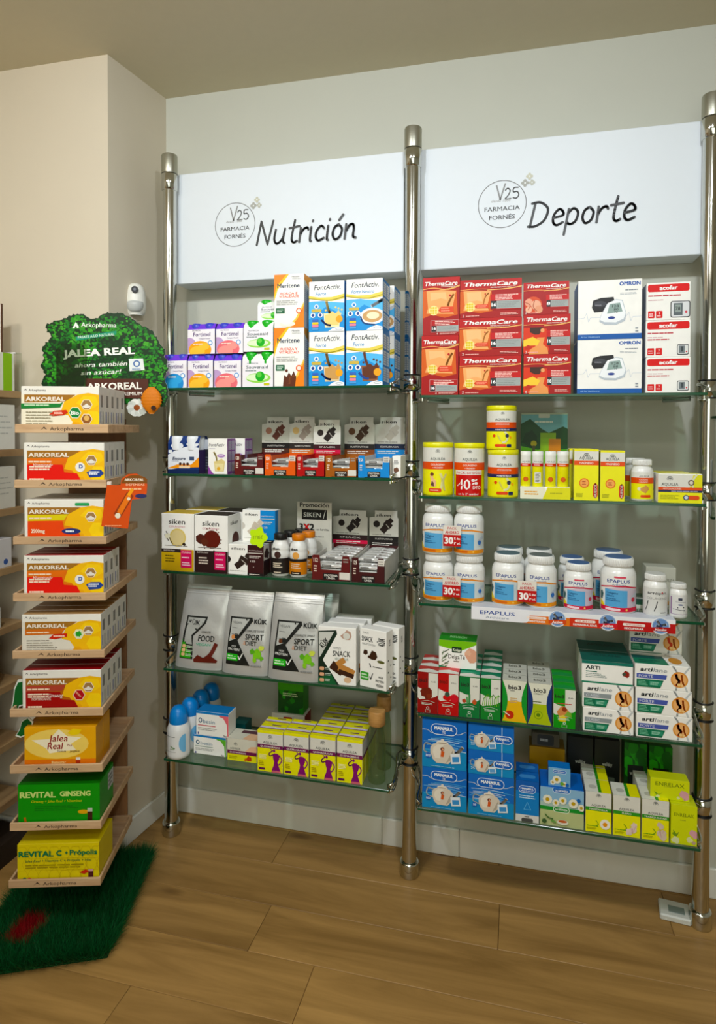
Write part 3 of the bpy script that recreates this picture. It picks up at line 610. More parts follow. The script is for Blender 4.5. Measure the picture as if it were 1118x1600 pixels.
def teapot(p, cx, cy, s):
    k = p.h / p.w
    p.line([(cx + .14 * s * k, cy - .03 * s), (cx + .24 * s * k, cy + .0 * s), (cx + .33 * s * k, cy + .1 * s)], .05 * s, 'c8beb0'); p.line([(cx - .15 * s * k, cy + .08 * s), (cx - .28 * s * k, cy + .11 * s), (cx - .30 * s * k, cy - .02 * s), (cx - .16 * s * k, cy - .07 * s)], .024 * s, 'b8c0c0')
    p.p([(cx + x * s * k, cy + y * s) for x, y in ((-.10, -.20), (-.16, -.14), (-.20, -.03), (-.20, .05), (-.15, .11), (-.08, .14), (.08, .14), (.15, .11), (.20, .05), (.20, -.03), (.16, -.13), (.10, -.20))], 'd2c9bb')
    p.p([(cx + x * s * k, cy + y * s) for x, y in ((-.12, -.12), (-.16, -.03), (-.15, .05), (-.08, .11), (.02, .11), (-.02, .0), (-.04, -.12))], 'e4ddd0'); p.p([(cx + x * s * k, cy + y * s) for x, y in ((.06, -.19), (.14, -.13), (.18, -.03), (.17, .04), (.12, -.06))], 'aca395')
    p.e(cx, cy + .145 * s, .10 * s * k, .03 * s, 'e8e2d6'); p.e(cx, cy + .138 * s, .085 * s * k, .012 * s, 'a89c8c'); p.c(cx, cy + .19 * s, .026 * s, 'e0d8cc')
    p.p([(cx - .03 * s * k, cy - .09 * s), (cx - .02 * s * k, cy + .01 * s), (cx + .035 * s * k, cy), (cx + .02 * s * k, cy - .09 * s)], 'c8603c'); p.c(cx, cy + .04 * s, .032 * s, '6a3020'); p.c(cx + .008 * s * k, cy + .035 * s, .018 * s, 'd8a080')
def d_mana(num, small=False):
    def d(p):
        p.r(0, 0, 1, 1, '1565b4'); p.r(0, 0, 1, .38, '2f84b8'); R = random.Random(num if isinstance(num, int) else 3)
        for i in range(9): y = .36 + i * .035; x = R.uniform(0, .3); p.line([(x, y), (x + .3, y + .015), (min(1, x + .7), y - .01)], .014, R.choice(['c8dcec', '5aa4d8', '7ab8e0']))
        if small:
            teapot(p, .30, .42, 1.5); p.p([(.46, .1), (.62, .14), (.6, .4), (.44, .36)], 'dce4ea'); p.p([(.48, .14), (.6, .17), (.585, .3), (.465, .28)], '6a9cc8'); p.line([(.74, 0), (.74, 1)], .025, 'c8dcec', False)
            p.rr(.55, .35, .97, .66, 'dfe8f2', .5); p.rr(.57, .38, .95, .63, '1a5cae', .5); p.t('MANASUL', .76, .54, .1, 'eef2f8', w=.28, b=.03); p.t('TÉ', .76, .43, .06, 'eef2f8'); p.t(str(num), .1, .25, .12, 'dce8f2')
        else:
            p.line([(0, .78), (.12, .78), (.2, .73), (.25, .73)], .014, 'dfe8f2'); p.line([(.75, .74), (.85, .75), (.95, .80), (1, .80)], .014, 'dfe8f2')
            p.rr(.19, .70, .79, .93, 'dfe8f2', .5); p.rr(.205, .715, .775, .915, '1a5cae', .5); p.t('MANASUL', .49, .84, .075, 'eef2f8', w=.42, b=.03); p.t('TÉ', .49, .755, .05, 'eef2f8')
            teapot(p, .46, .36, 1.25); p.p([(.66, .12), (.87, .15), (.85, .36), (.64, .33)], 'e0e6ea'); p.p([(.69, .16), (.84, .18), (.83, .29), (.68, .27)], '4a8cc4'); p.c(.14, .25, .06, '1a5cae'); p.t(str(num), .14, .25, .055, 'e4ecf4', b=.01)
            p.g(.2, .03, .95, .06, 1, '8ab8d8')
    return d
def d_cham(big):
    def d(p):
        p.r(0, 0, 1, 1, 'a8c0b8' if big else '7aa8c8')
        if big: p.r(0, .62, 1, 1, '8ab0cc'); p.r(0, 0, 1, .42, 'b4bc8c')
        if big: p.r(0, .40, 1, .5, '2f8a3a'); p.rr(.3, .37, .68, .52, 'dce8d8', .5); p.rr(.315, .385, .665, .505, '2f8a3a', .5); p.t('LA LEONESA', .49, .45, .05, 'f0f4ec', w=.28, b=.02)
        p.rr(.28 if big else .2, .87 if big else .70, .7 if big else .82, 1.04 if big else .9, 'dce8f2', .5); p.rr(.295 if big else .22, .885 if big else .72, .685 if big else .8, 1.02 if big else .88, '1a66b4', .5); p.t('LA LEONESA', .49 if big else .51, .94 if big else .8, .05, 'f0f4f8', w=.3 if big else .48, b=.02)
        for (x, y, s) in (((.17, .68, .12), (.36, .62, .09), (.52, .70, .10), (.76, .66, .12), (.94, .58, .09)) if big else ((.38, .36, .22), (.2, .2, .14), (.72, .16, .14))):
            for a in range(10): p.c(x + s * .65 * p.h / p.w * math.cos(a * .628), y + s * .65 * math.sin(a * .628), s * .36, 'e4e2d2', 9)
            p.c(x, y, s * .42, 'b89a3c')
        if big: p.e(.52, .14, .13, .07, 'dcdccc'); p.e(.52, .165, .1, .035, 'b8623c'); p.c(.1, .12, .06, '3c5a34'); p.line([(.12, .3), (.2, .22), (.3, .2)], .03, '5a8a4a'); p.line([(.26, .16), (.36, .12)], .05, '6a9a54', False); p.c(.88, .76, .05, '1f5fa8')
        else: p.c(.86, .14, .09, '1f5fa8'); p.c(.62, .18, .1, '6aa04a')
    return d
def d_manatall(p):
    p.r(0, 0, 1, 1, '2a78b8'); p.r(0, .75, 1, 1, '1a58a4'); p.rr(.12, .70, .86, .88, 'dfe8f2', .5); p.rr(.14, .715, .84, .865, '1a5cae', .5); p.t('MANASUL', .49, .81, .045, 'eef2f8', w=.56, b=.03); p.t('INSTANT', .49, .75, .03, 'eef2f8', w=.5, b=.01)
    p.g(.15, .56, .85, .66, 2, 'b8d4e8'); p.line([(.5, .48), (.35, .3), (.65, .3), (.5, .48)], .012, '6ab0dc', False); p.r(0, 0, 1, .17, 'd4d4d0'); p.rr(.25, -.02, .75, .09, '4a4a48', .4); p.g(.38, .11, .62, .14, 1, '3a3a38', .8)
def d_bio(bg, c2, art, tall='bio3', twist=None):
    def d(p):
        if twist:
            bgc, edge = twist; p.r(0, 0, 1, 1, edge); out = []
            R = range(11); L = [(.0 + .22 * math.sin(math.pi * i / 10), 1 - i / 10 * .98) for i in R]; Rr = [(1 - .22 * math.sin(math.pi * i / 10), 1 - i / 10 * .98) for i in R]
            p.p(L + Rr[::-1], 'dcdccc'); lo = [q for q in L if q[1] < .52]; hi = [q for q in Rr if q[1] < .52]; p.p(lo + hi[::-1], bgc); p.t('bio3', .5, .84, .1, '1c1c1c', w=.5, b=.02); p.g(.32, .74, .52, .77, 1, '3a3a3a')
            if bgc == 'e0b428': p.c(.3, .18, .1, 'b83a20'); p.line([(.05, .25), (.3, .16)], .02, 'e8e4d8', False); p.g(.32, .46, .7, .6, 3, 'c8a878')
            else: p.t('dietetico', .42, .75, .02, '2c2c2c', w=.4); p.g(.18, .54, .66, .58, 1, '4a5a20'); p.c(.44, .25, .1, '6a8a2a'); p.c(.44, .25, .085, bgc); p.c(.44, .25, .045, '5a7a24')
            return
        p.r(0, 0, 1, 1, bg); p.p([(0, 0.98), (0, .36), (.1, .32), (.3, .34), (.6, .36), (.9, .42), (1, .46), (1, .98)], 'dadad0'); p.p([(0, 1), (0, .62), (.3, .56), (.53, .55), (.53, 1)], bg)
        p.t('bio3', .27, .80, .09, '1a1a18' if c2 != 'r' else '5a1a14', w=.4, b=.02); p.t('El Rojo' if c2 == 'r' else 'té', .78, .78, .04, '6a6a60', w=.24)
        if art == 'cup': p.e(.45, .42, .22, .07, 'c42028'); p.c(.45, .5, .06, '3a5040'); p.c(.8, .42, .1, 'c43038')
        elif art == 'leafs': p.blob(.42, .48, .13, '6a2418', 5, 12, .4); p.blob(.6, .42, .08, '7a3020', 8, 9, .4)
        elif art == 'pine': p.line([(.5, .36), (.5, .56)], .05, '4a8a54', False); p.line([(.4, .36), (.38, .5)], .04, '5a9a60', False); p.blob(.25, .40, .05, 'a84a34', 3); p.blob(.75, .40, .06, 'b85a3a', 4)
        elif art == 'grass':
            for i in range(9): p.line([(.1 + i * .1, .34), (.16 + i * .09, .5 + .05 * (i % 3)), (.3 + i * .08, .58)], .018, ['6aa83a', '8ac84a', '4a8a2a'][i % 3])
        elif art == 'girl': p.blob(.45, .40, .14, 'c88a5a', 6, 12, .3); p.c(.5, .48, .06, '8a3a24'); p.blob(.4, .24, .1, 'd8c84a', 9, 10, .3); p.blob(.7, .36, .08, '7aa84a', 3, 9, .4); p.g(.15, .6, .9, .64, 1, 'b84a44')
        p.line([(.15, .27), (.5, .31), (.85, .27)], .008, 'c8d8c8'); p.g(.2, .2, .8, .26, 2, 'c8d8c8'); p.c(.5, .13, .035, 'dce4dc'); p.c(.5, .13, .022, bg); p.r(.38, .02, .62, .09, 'a8b8a8'); p.r(.4, .025, .6, .085, bg)
    return d
def bio_top(c1, c2): 
    def d(p): p.r(0, 0, 1, 1, c1); p.p([(0, .35), (.5, .6), (1, .3), (1, 1), (0, 1)], c2)
    return d
def d_delgate(p):
    p.p([(0, .78), (.3, .70), (.6, .66), (1, .9), (1, 1), (0, 1)], '7cb82c'); p.p([(0, .1), (.4, .02), (1, .04), (1, 0), (0, 0)], '1f7a54'); p.rr(.35, .58, .61, .78, '14301c', .1); p.t('Kneipp', .48, .68, .09, 'e8ecd8', w=.2, b=.02)
    p.t('DelgaTé', .48, .44, .16, '3a2c24', w=.44, b=.006); p.g(.4, .24, .58, .3, 1, '6a6050'); p.blob(.88, .52, .24, 'd8a48c', 4, 10, .2); p.blob(.78, .6, .1, 'e0b49a', 2); 
    for i in range(9): R = random.Random(i); p.line([(.06 + R.uniform(0, .1), .05 + .06 * i), (.16 + R.uniform(-.06, .12), .12 + .07 * i)], .03, ['6a7a5a', '8a9a7a', '4a5a44'][i % 3], False)
def d_arti(kind):
    def d(p):
        if kind == 'ARTI':
            p.r(0, .86, 1, 1, '1a6a5c'); p.t('ARTI', .22, .70, .17, '1c2c2a', w=.28, b=.02); p.g(.08, .24, .5, .46, 3, '9aa4a0'); p.blob(.87, .52, .15, '8a2c24', 3, 10, .2); p.blob(.83, .5, .07, '3a5040', 5); p.r(0, 0, 1, .07, '1a7a5c'); p.r(.08, .5, .3, .54, '1a6a5c'); return
        p.line([(.68, 1), (.78, .6), (.74, 0)], .07, 'b4b8b8'); p.line([(.98, 1), (.86, .55), (.94, 0)], .07, 'c0c4c4'); p.c(.80, .46, .32, 'd89a58', 24); p.c(.80, .46, .26, 'e4b07a', 24); p.line([(.74, .68), (.76, .5), (.8, .4), (.75, .22)], .1, 'b8402c'); p.line([(.84, .66), (.85, .45), (.88, .25)], .07, 'cc6a3c'); p.c(.79, .26, .06, 'ecc890'); p.c(.85, .24, .05, 'ecc890')
        p.t('arti', .21, .79, .17, '23282a', w=.22, b=.02, sh=.15); p.t('lane', .455, .79, .17, '8a9096', w=.25, b=-.004, sh=.15)
        c = '4a58a0' if kind == 'FORTE' else '8e9698'; p.p([(.03, .42), (.03, .60), (.58, .60), (.56, .42)], c); p.t(kind, .2, .51, .11, 'd0d4dc', w=.26)
        p.p([(.03, .06), (.03, .38), (.52, .38), (.46, .06)], '1a6a4c'); p.g(.06, .12, .24, .34, 4, '7ab89a'); p.r(.26, .14, .48, .32, '3a8a6c'); p.g(.28, .16, .46, .3, 3, 'a8d0bc')
    return d
def arti_top(c='1a6a5c'): 
    def d(p): p.p([(0, 0), (.62, 0), (.6, .5), (0, .5)], '1a7a5c'); p.p([(0, .5), (.6, .5), (.58, .8), (0, .8)], '14504c'); p.e(.78, .45, .12, .3, 'c8904c'); p.g(.1, .1, .5, .4, 2, '0f4c40')
    return d
def ark_logo(p, cx, cy, h, c='3c3632', w=None):
    p.p([(cx - w * .62, cy - h * .5), (cx - w * .56, cy + h * .1), (cx - w * .52, cy + h * .6), (cx - w * .44, cy - h * .3), (cx - w * .5, cy - h * .05), (cx - w * .53, cy + h * .1)], c)
    p.t('Arkopharma', cx + w * .06, cy, h, c, w=w * .86)
def d_ark(panel, band, lowc, medal, extra, sub2):
    def d(p):
        ark_logo(p, .19, .92, .055, '5a5450', .26); p.r(.04 if panel else 0, .03, 1, .82, lowc)
        p.p([(.04, .82), (.7, .82), (.62, .72), (.55, .66), (.04, .64)], '9a6e38'); p.p([(.55, .66), (.72, .82), (.86, .86), (1, .82), (1, .03), (.75, .03), (.66, .2), (.6, .36), (.5, .40)], 'e8b818')
        p.p([(.7, .62), (.8, .8), (.96, .78), (1, .6), (.9, .5)], 'f0c828'); p.hexa(.92, .28, .2, 'f2cc30'); p.hexa(.70, .1, .13, 'e0a818')
        if band: p.p([(.04, .64), (.55, .66), (.5, .52), (.04, .50)], band)
        if panel: p.p([(.04, .50), (.48, .50), (.5, .32), (.66, .30), (.74, .03), (.04, .03)], panel)
        p.t('ARKOREAL', .31, .725, .095, 'ece4d8', w=.5, b=.022); p.g(.06, .53, .42, .6, 1, 'f0d8c0')
        p.hexa(.84, .60, .13, 'f0e4d0'); p.hexa(.84, .60, .115, '9a7a54'); p.e(.84, .56, .05, .035, 'e4e0d8'); p.e(.84, .59, .02, .03, 'e4e0d8')
        if extra == 'bio': p.hexa(.69, .42, .14, 'e8ecd8'); p.hexa(.69, .42, .125, '1c7a3c'); p.t('Bio', .69, .42, .085, 'f0f4ec', w=.1, b=.02); p.hexa(.84, .28, .13, 'f0e4d0'); p.hexa(.84, .28, .115, '8a5a34'); p.c(.84, .3, .06, 'd8b070'); p.p([(.36, .38), (.42, .46), (.58, .48), (.6, .42), (.54, .36), (.4, .34)], 'c4402c'); p.g(.42, .38, .54, .44, 2, 'f0c8b8'); p.r(0, .54, .45, .62, '2c7a3c'); p.p([(0, .62), (.5, .62), (.54, .66), (.5, .54), (0, .5)], '2c7a3c'); p.g(.04, .56, .42, .61, 1, 'd0e4c8'); p.g(.06, .14, .44, .46, 5, '9a927c', .35); p.r(.07, .03, .13, .08, '9ab84a'); p.r(.16, .03, .22, .08, '9ab84a')
        if extra == 'd': p.c(.70, .44, .11, 'ecebe6'); p.t('D', .71, .46, .09, '2a4a9a', b=.03); p.p([(.78, .32), (.84, .38), (.96, .38), (1, .3), (.95, .22), (.82, .2)], '24408a'); p.g(.81, .26, .96, .35, 2, 'e8ecf4', .7)
        if extra == 'oval': p.e(.59, .26, .12, .07, '24306a'); p.g(.52, .23, .66, .29, 1, 'e8ecf4', .7); p.rr(.64, .86, .82, .93, '3c9a5c', .3)
        if extra == 'leaf': p.hexa(.72, .52, .13, 'f0ecd8'); p.hexa(.72, .52, .115, 'dce4c0'); p.blob(.72, .52, .07, '3c9a3c', 3); p.p([(.34, .42), (.4, .52), (.57, .54), (.57, .46), (.42, .4)], 'c03a30'); p.g(.4, .44, .55, .51, 1, 'f0c8b8'); p.g(.06, .06, .46, .40, 6, '9a968c', .35)
        if extra == 'gins': p.hexa(.72, .42, .14, 'f0e0d0'); p.hexa(.72, .42, .125, 'a8202c'); p.line([(.68, .5), (.74, .38)], .04, 'd09078', False); p.t('Ginseng', .42, .42, .085, 'f0e4dc', w=.2, sh=.4)
        if sub2: p.g(.07, .36, .36, .48, 2, 'f6dcc8', .6)
        if extra == 'oval': p.t('2500mg', .17, .27, .09, 'f6e0c8', w=.17, b=.02)
        if extra in ('d', 'gins'): p.g(.07, .12, .26, .2, 1, 'f6dcc8'); p.t('Vitaminado' if extra == 'd' else 'FORTIFICANTE', .24, .5 if extra == 'd' else .34, .055, 'f6e4d8', w=.24, sh=.3 if extra == 'd' else 0)
        p.p([(.64, .03), (.66, .08), (.75, .08), (.75, .03)], 'a8784a'); p.p([(.86, .03), (.9, .08), (.99, .1), (.98, .03)], '4a9a3c')
    return d
def ark_side(dark='8a8a84'):
    def d(p):
        p.r(0, 0, 1, 1, 'dcdcd6'); p.r(.3, .55, .7, .82, '6a6a66'); 
        for i in range(7): p.r(.34 + i * .05, .55, .355 + i * .05, .82, 'c8c8c2')
        p.r(.2, .2, .32, .45, '5a64a0'); p.r(.6, .18, .72, .45, dark)
    return d
def d_jalea(p):
    p.r(0, 0, 1, 1, 'e0a818'); p.e(.45, .6, .45, .35, 'ecd07a'); p.p([(.3, .5), (.1, .7), (.35, .72), (.48, .95), (.6, .78), (.8, .75), (.65, .6), (.72, .45), (.5, .42), (.35, .38)], 'f2ead0')
    p.t('Jalea', .47, .74, .16, '8a2418', w=.27, b=.012, sh=.15); p.t('Real', .43, .56, .16, '8a2418', w=.22, b=.012, sh=.15); p.t('Plus', .63, .57, .06, '8a2418', w=.07); p.t('Fórmula', .52, .43, .05, '5a3a20', w=.12, sh=.2); p.t('Jengibre', .70, .43, .05, '5a3a20', w=.14, sh=.2); p.p([(.6, .86), (.68, .96), (.8, .93), (.76, .82), (.66, .80)], 'e8cc50')
    p.r(0, 0, 1, .24, 'd87a20'); p.t('Bienestar', .48, .17, .07, 'f6dca0', w=.2, b=.01); p.t('y defensas', .48, .08, .07, 'f6dca0', w=.26, b=.01); p.r(.72, .03, .78, .22, 'a83a28'); p.r(.72, .22, .78, .28, 'e8e4dc'); p.e(.1, .08, .07, .06, 'e8a040'); p.t('14', .86, .1, .06, '5a3a20')
def d_revg(p):
    p.r(0, 0, 1, 1, '1c8c2c'); p.t('REVITAL', .24, .76, .14, 'c8dc8c', w=.43, b=.03); p.t('GINSENG', .70, .77, .12, 'c8dc8c', w=.37, b=.03); p.t('Ginseng + Jalea Real + Vitaminas', .47, .60, .06, 'c8c850', w=.62, sh=.2); p.g(.2, .36, .75, .5, 3, '147024', .4)
    p.e(.80, .33, .07, .05, 'd8a820'); p.r(.85, .13, .91, .33, '3a1c14'); p.r(.85, .33, .91, .42, 'b8c4b4'); p.line([(.08, .22), (.1, .1), (.16, .05)], .05, 'd8782c')
def d_revc(p):
    p.r(0, 0, 1, 1, 'd8c81c')
    for i in range(8):
        for j in range(3):
            q = [(.06 + i * .13 + .07 * (j % 2) + .075 * math.cos(math.radians(60 * k)), .18 + j * .3 + .17 * math.sin(math.radians(60 * k))) for k in range(7)]; p.line(q, .009, 'c4b010', False)
    p.t('REVITAL', .23, .76, .14, '1c7048', w=.42, b=.03); p.t('C', .51, .77, .14, '1c7048', b=.03); p.t('+', .60, .77, .1, '1c7048', b=.03); p.t('Própolis', .81, .78, .13, '1c7048', w=.33, b=.025); p.t('Jalea Real + Vitamina C + Própolis + Miel', .5, .58, .06, '3a6a3a', w=.82, sh=.2)
    p.g(.1, .38, .85, .5, 2, '9a8c20', .4); p.r(.87, .08, .93, .28, '4a1c1c'); p.r(.87, .28, .93, .34, 'c8a0a0'); p.p([(.76, .26), (.84, .34), (.88, .28), (.82, .22)], 'c03a30'); p.c(.09, .12, .05, '2c6040'); p.c(.15, .12, .045, 'c43a30')
def d_ensure(p):
    p.r(0, 0, 1, 1, '14306a'); p.p([(0, .62), (.3, .8), (.7, .92), (1, .85), (1, .3), (0, .12)], 'e4e8ee'); p.e(.3, .92, .2, .12, 'e4e8ee'); p.e(.8, .98, .2, .1, 'e4e8ee'); p.p([(0, .18), (.3, .3), (.75, .3), (1, .55), (1, .22), (0, .16)], 'e89a28')
    p.t('Ensure', .36, .50, .11, '18284a', w=.42, b=.02, sh=.15); p.g(.12, .4, .4, .43, 1, '6a7a9a'); p.c(.4, .32, .05, '3a2018'); p.c(.52, .31, .05, '5a2c1a'); p.c(.64, .32, .05, '3a2018'); p.rr(.36, .18, .72, .26, 'e8d0b0', .3); p.r(0, 0, 1, .14, '10244e'); p.r(.7, .44, .85, .56, '3a4a6a'); p.rr(.02, .68, .14, .78, 'e8ecf0', .2)
def d_fontp(p):
    p.p([(0, 0), (.0, .25), (.15, .1), (.3, 0)], '8a4a9a'); p.t('FontActiv', .45, .83, .1, '3a3440', w=.8, sh=.2); p.g(.06, .7, .4, .73, 1, '8a80a0'); p.line([(.3, .62), (.42, .5), (.45, .35)], .05, 'd8c48a'); p.p([(.3, .36), (.36, .08), (.82, .08), (.88, .36), (.7, .44), (.5, .38)], 'd8c890'); p.p([(.36, .3), (.4, .1), (.78, .1), (.82, .3)], 'e4d8a8'); p.e(.68, .52, .2, .05, 'a880b8'); p.g(.55, .5, .8, .54, 1, 'f0e8f4'); p.c(.55, .16, .05, 'd8a850')
def d_sikcol(choc, ball, low):
    def d(p):
        p.t('siken', .48, .86, .095, '1c1a19', w=.5, b=.012); p.t('COLÁGENO', .48, .77, .035, 'b86a78', w=.5)
        p.c(.52 if choc else .5, .58, .16, ball, 24); 
        if choc: p.blob(.2, .58, .1, '4a2018', 4, 7, .2); p.blob(.3, .53, .07, '5a2a1c', 6, 7, .2); [p.c(.5 + .3 * math.cos(a), .58 + .2 * math.sin(a), .012, '5a2018') for a in range(9)]
        else: p.c(.5, .58, .13, 'd8c898', 24); p.line([(.14, .68), (.24, .58), (.34, .46)], .015, '3a2c1c'); p.line([(.1, .62), (.22, .52)], .015, '3a2c1c'); p.blob(.2, .6, .05, 'e4e0c8', 3); p.blob(.7, .47, .03, '2c2018', 2)
        p.g(.1, .425, .85, .45, 1, '8a8680'); p.r(0, 0, 1, .38, low); p.r(0, .32 if not choc else 0, 1 if choc else .6, .38, '2a1616' if choc else '2a2020'); p.t('SUSTITUTIVO', .24, .35, .025, 'e8e0d8', w=.34); p.g(.12, .14, .48, .28, 3, 'd8ccc0' if choc else '6a5a20', .5); p.rr(.6, .06, .94, .37, 'c41c5c', .04); p.t('COLÁGENO', .77, .33, .03, 'f4dce4', w=.28, b=.01); p.g(.64, .22, .9, .26, 1, 'f0c8d8'); p.g(.64, .09, .9, .17, 2, 'f0c8d8')
    return d
def d_sikhalf(c, kc, ball):
    def d(p):
        p.r(.55, 0, 1, 1, c); p.t('siken', .28, .87, .09, '1c1a19', w=.38, b=.012); siken_choc(p, kc, .38, .42, 1.3, ball); p.t('SUSTITUTIVO', .77, .82, .03, 'e8e0d8', w=.36); p.r(.57, .72, .98, .75, 'c8c0b8'); p.g(.6, .56, .95, .66, 2, 'e0d8d0'); p.t('125', .7, .47, .06, 'e8e0d8', w=.14); p.c(.72, .28, .015, 'e8e0d8'); p.r(.55, .0, 1, .08, '181414'); p.g(.6, .02, .95, .06, 1, 'e8e0d8'); p.g(.05, .12, .5, .14, 1, '8a8680')
    return d
def d_kuikp(kind, va='a', acc='3fae3c'):
    def d(p):
        K = '1a1c1a'
        if kind == 'FOOD':
            p.p([(.16, .64), (.62, .64), (.60, .56), (.36, .40), (.40, .12), (.10, .12)], K); p.p([(.19, .62), (.58, .62), (.55, .56), (.32, .41), (.36, .3), (.17, .3)], 'a8aaa6'); p.p([(.10, .13), (.36, .13), (.34, .22), (.13, .35)], '3f9a34')
            p.t('KÜIK', .35, .565, .055, K, w=.24, b=.02); p.t('COMPLETE', .63, .46, .025, '4a4c4a', w=.2); p.t('FOOD', .65, .385, .075, K, w=.34, b=.012); p.t('VEGAN', .6, .31, .03, '5aa88a', w=.3); p.line([(.86, .32), (.78, .2), (.66, .13)], .05, '5a2018'); p.p([(.42, .12), (.5, .18), (.62, .15), (.78, .18), (.92, .12), (.9, .095), (.44, .09)], '5a2018')
            for i in range(3): p.rr(.14, .15 + i * .05, .22, .19 + i * .05, 'd8b48a', .3); p.g(.24, .15 + i * .05, .42, .185 + i * .05, 2, 'c8dcc0')
        else:
            p.p([(.14, .70), (.62, .70), (.64, .66), (.34, .42), (.64, .12), (.10, .12)], K); p.p([(.17, .68), (.57, .68), (.30, .44), (.15, .40)], 'b4b6b2'); p.t('VEGAN', .30, .635, .03, '6a6c6a', w=.2)
            for i in range(3): p.g(.19, .56 - i * .04, .34, .575 - i * .04, 1, '6a6c6a')
            p.blob(.23, .46, .03, 'c88a5a' if va == 'a' else '5a3420', 3, 7); p.t('HIGH', .27, .35, .025, 'd8dad6', w=.1); p.t('PROTEIN', .27, .31, .032, 'e8eae6', w=.26, b=.01); p.rr(.12, .17, .37, .25, acc, .1); p.g(.14, .18, .35, .24, 2, 'd0e8cc'); p.line([(.38, .23), (.41, .19), (.48, .27)], .014, 'e8eae6', False)
            p.t('KÜIK', .80, .66, .055, K, w=.26, b=.02); p.t('COMPLETE SHAKE', .70, .545, .025, '4a4c4a', w=.38); p.t('SPORT', .70, .475, .07, K, w=.38, b=.012); p.t('DIET', .64, .40, .055, '3a3c3a', w=.24); p.t('&', .5, .40, .045, 'c8a088')
            p.blob(.78, .27, .06, '7ab83c', 4, 12); p.blob(.86, .34, .035, 'c8d46a', 5); p.blob(.68, .3, .03, '5a9a2c', 6); p.blob(.74, .2, .03, '8ac04a', 8); p.blob(.88, .22, .025, '6aa83a', 9); p.g(.66, .11, .9, .14, 1, '8a8c8a')
    return d
def d_kuikb1(p):
    K = '1a1c1a'; p.p([(0, .92), (.48, .95), (.50, .88), (.12, .42), (.56, .0), (0, 0)], '14281c'); p.p([(.02, .90), (.42, .92), (.06, .48), (.02, .46)], 'c8cac4'); p.p([(0, 0), (.5, 0), (.34, .18), (0, .1)], '1f5a34'); p.t('KÜIK', .16, .72, .11, K, w=.26, b=.02, rot=.85)
    p.t('COMPLETE', .5, .64, .035, '4a4c4a', w=.2); p.t('SNACK', .62, .55, .1, K, w=.46, b=.014); p.t('VEGAN BAR', .62, .455, .045, '7a8a80', w=.36); p.line([(.38, .34), (.62, .24)], .15, '3a2014', False); p.line([(.58, .31), (.92, .22)], .13, 'b88450', False); p.line([(.56, .24), (.92, .17)], .08, '3a2014', False); p.line([(.52, .36), (.68, .44)], .1, 'b88450', False); p.e(.78, .1, .1, .05, 'd8b898'); p.blob(.75, .86, .08, 'b89a8a', 5, 8, .4); p.c(.75, .86, .06, 'd8d8d0')
    for i in range(3): p.rr(.04, .04 + i * .1, .16, .1 + i * .1, 'd8a888', .3); p.g(.18, .05 + i * .1, .34, .1 + i * .1, 2, 'c8d4c8')
def d_kuikb2(p):
    K = '1a1c1a'; p.t('COMPLETE', .22, .93, .03, '6a6c6a', w=.22); p.t('SNACK', .28, .83, .09, K, w=.42, b=.014); p.t('WEIGHT CONTROL', .34, .74, .035, '7a7c7a', w=.52); p.t('KÜIK', .82, .82, .13, K, w=.26, b=.02, rot=math.pi / 2); p.blob(.22, .60, .05, '3a2418', 3, 8); p.blob(.5, .55, .08, '3a2418', 5, 7); p.blob(.34, .53, .02, '3a2418', 5, 7); p.e(.8, .48, .14, .025, '5a5c34')
    p.line([(.38, .42), (.42, .36)], .02, K, False); p.g(.5, .36, .9, .39, 1, '5a5c5a'); p.rr(.04, .12, .34, .26, '4a9a44', .1); p.g(.07, .14, .32, .24, 2, 'd0e8cc'); p.line([(.38, .2), (.42, .15), (.5, .26)], .014, K, False); p.t('HIGH', .8, .22, .04, K, w=.16, b=.01); p.t('PROTEIN', .76, .15, .04, K, w=.3, b=.01); p.t('VEGAN', .76, .075, .05, K, w=.28, b=.012)
def d_obesin(sw, right=True):
    def d(p):
        p.r(0, .9, 1, 1, '2878b8'); p.p([(.72, .85), (.84, .8), (.95, .55), (.97, 0), (1, 0), (1, .9), (.7, .9)], sw); p.t('O', .13, .63, .22, '1f4a6a', w=.11, b=.02); p.t('besin', .40, .60, .17, '3a6a8a', w=.36, b=.002); p.line([(.06, .42), (.6, .42)], .035, 'b85058' if sw[0] == 'd' else '8a9a90', False); p.g(.06, .2, .7, .34, 2, 'a8a8a4', .5); p.r(.05, .03, .09, .12, '5a5a90'); p.t('Nuo', .9, .08, .1, '2c2c30', w=.09, b=.01)
    return d
def d_aqsm(p):
    p.r(0, .0, 1, .3, 'e0dc20'); p.r(0, .3, 1, .46, '6a2048'); p.r(0, .46, 1, 1, 'd4d2c4'); p.p([(.6, .46), (.8, .7), (1, .74), (1, .46)], 'e0b898'); aq_logo(p, .28, .74, 1.6); p.t('AQUILEA', .27, .56, .09, '5a5c5a', w=.36); p.t('QUEMAGRASAS', .36, .38, .07, 'f0e0e4', w=.56); p.g(.05, .08, .35, .22, 2, 'a8a030'); p.blob(.75, .16, .13, 'b84a20', 3, 9, .3); p.blob(.62, .1, .06, 'c86a30', 4)
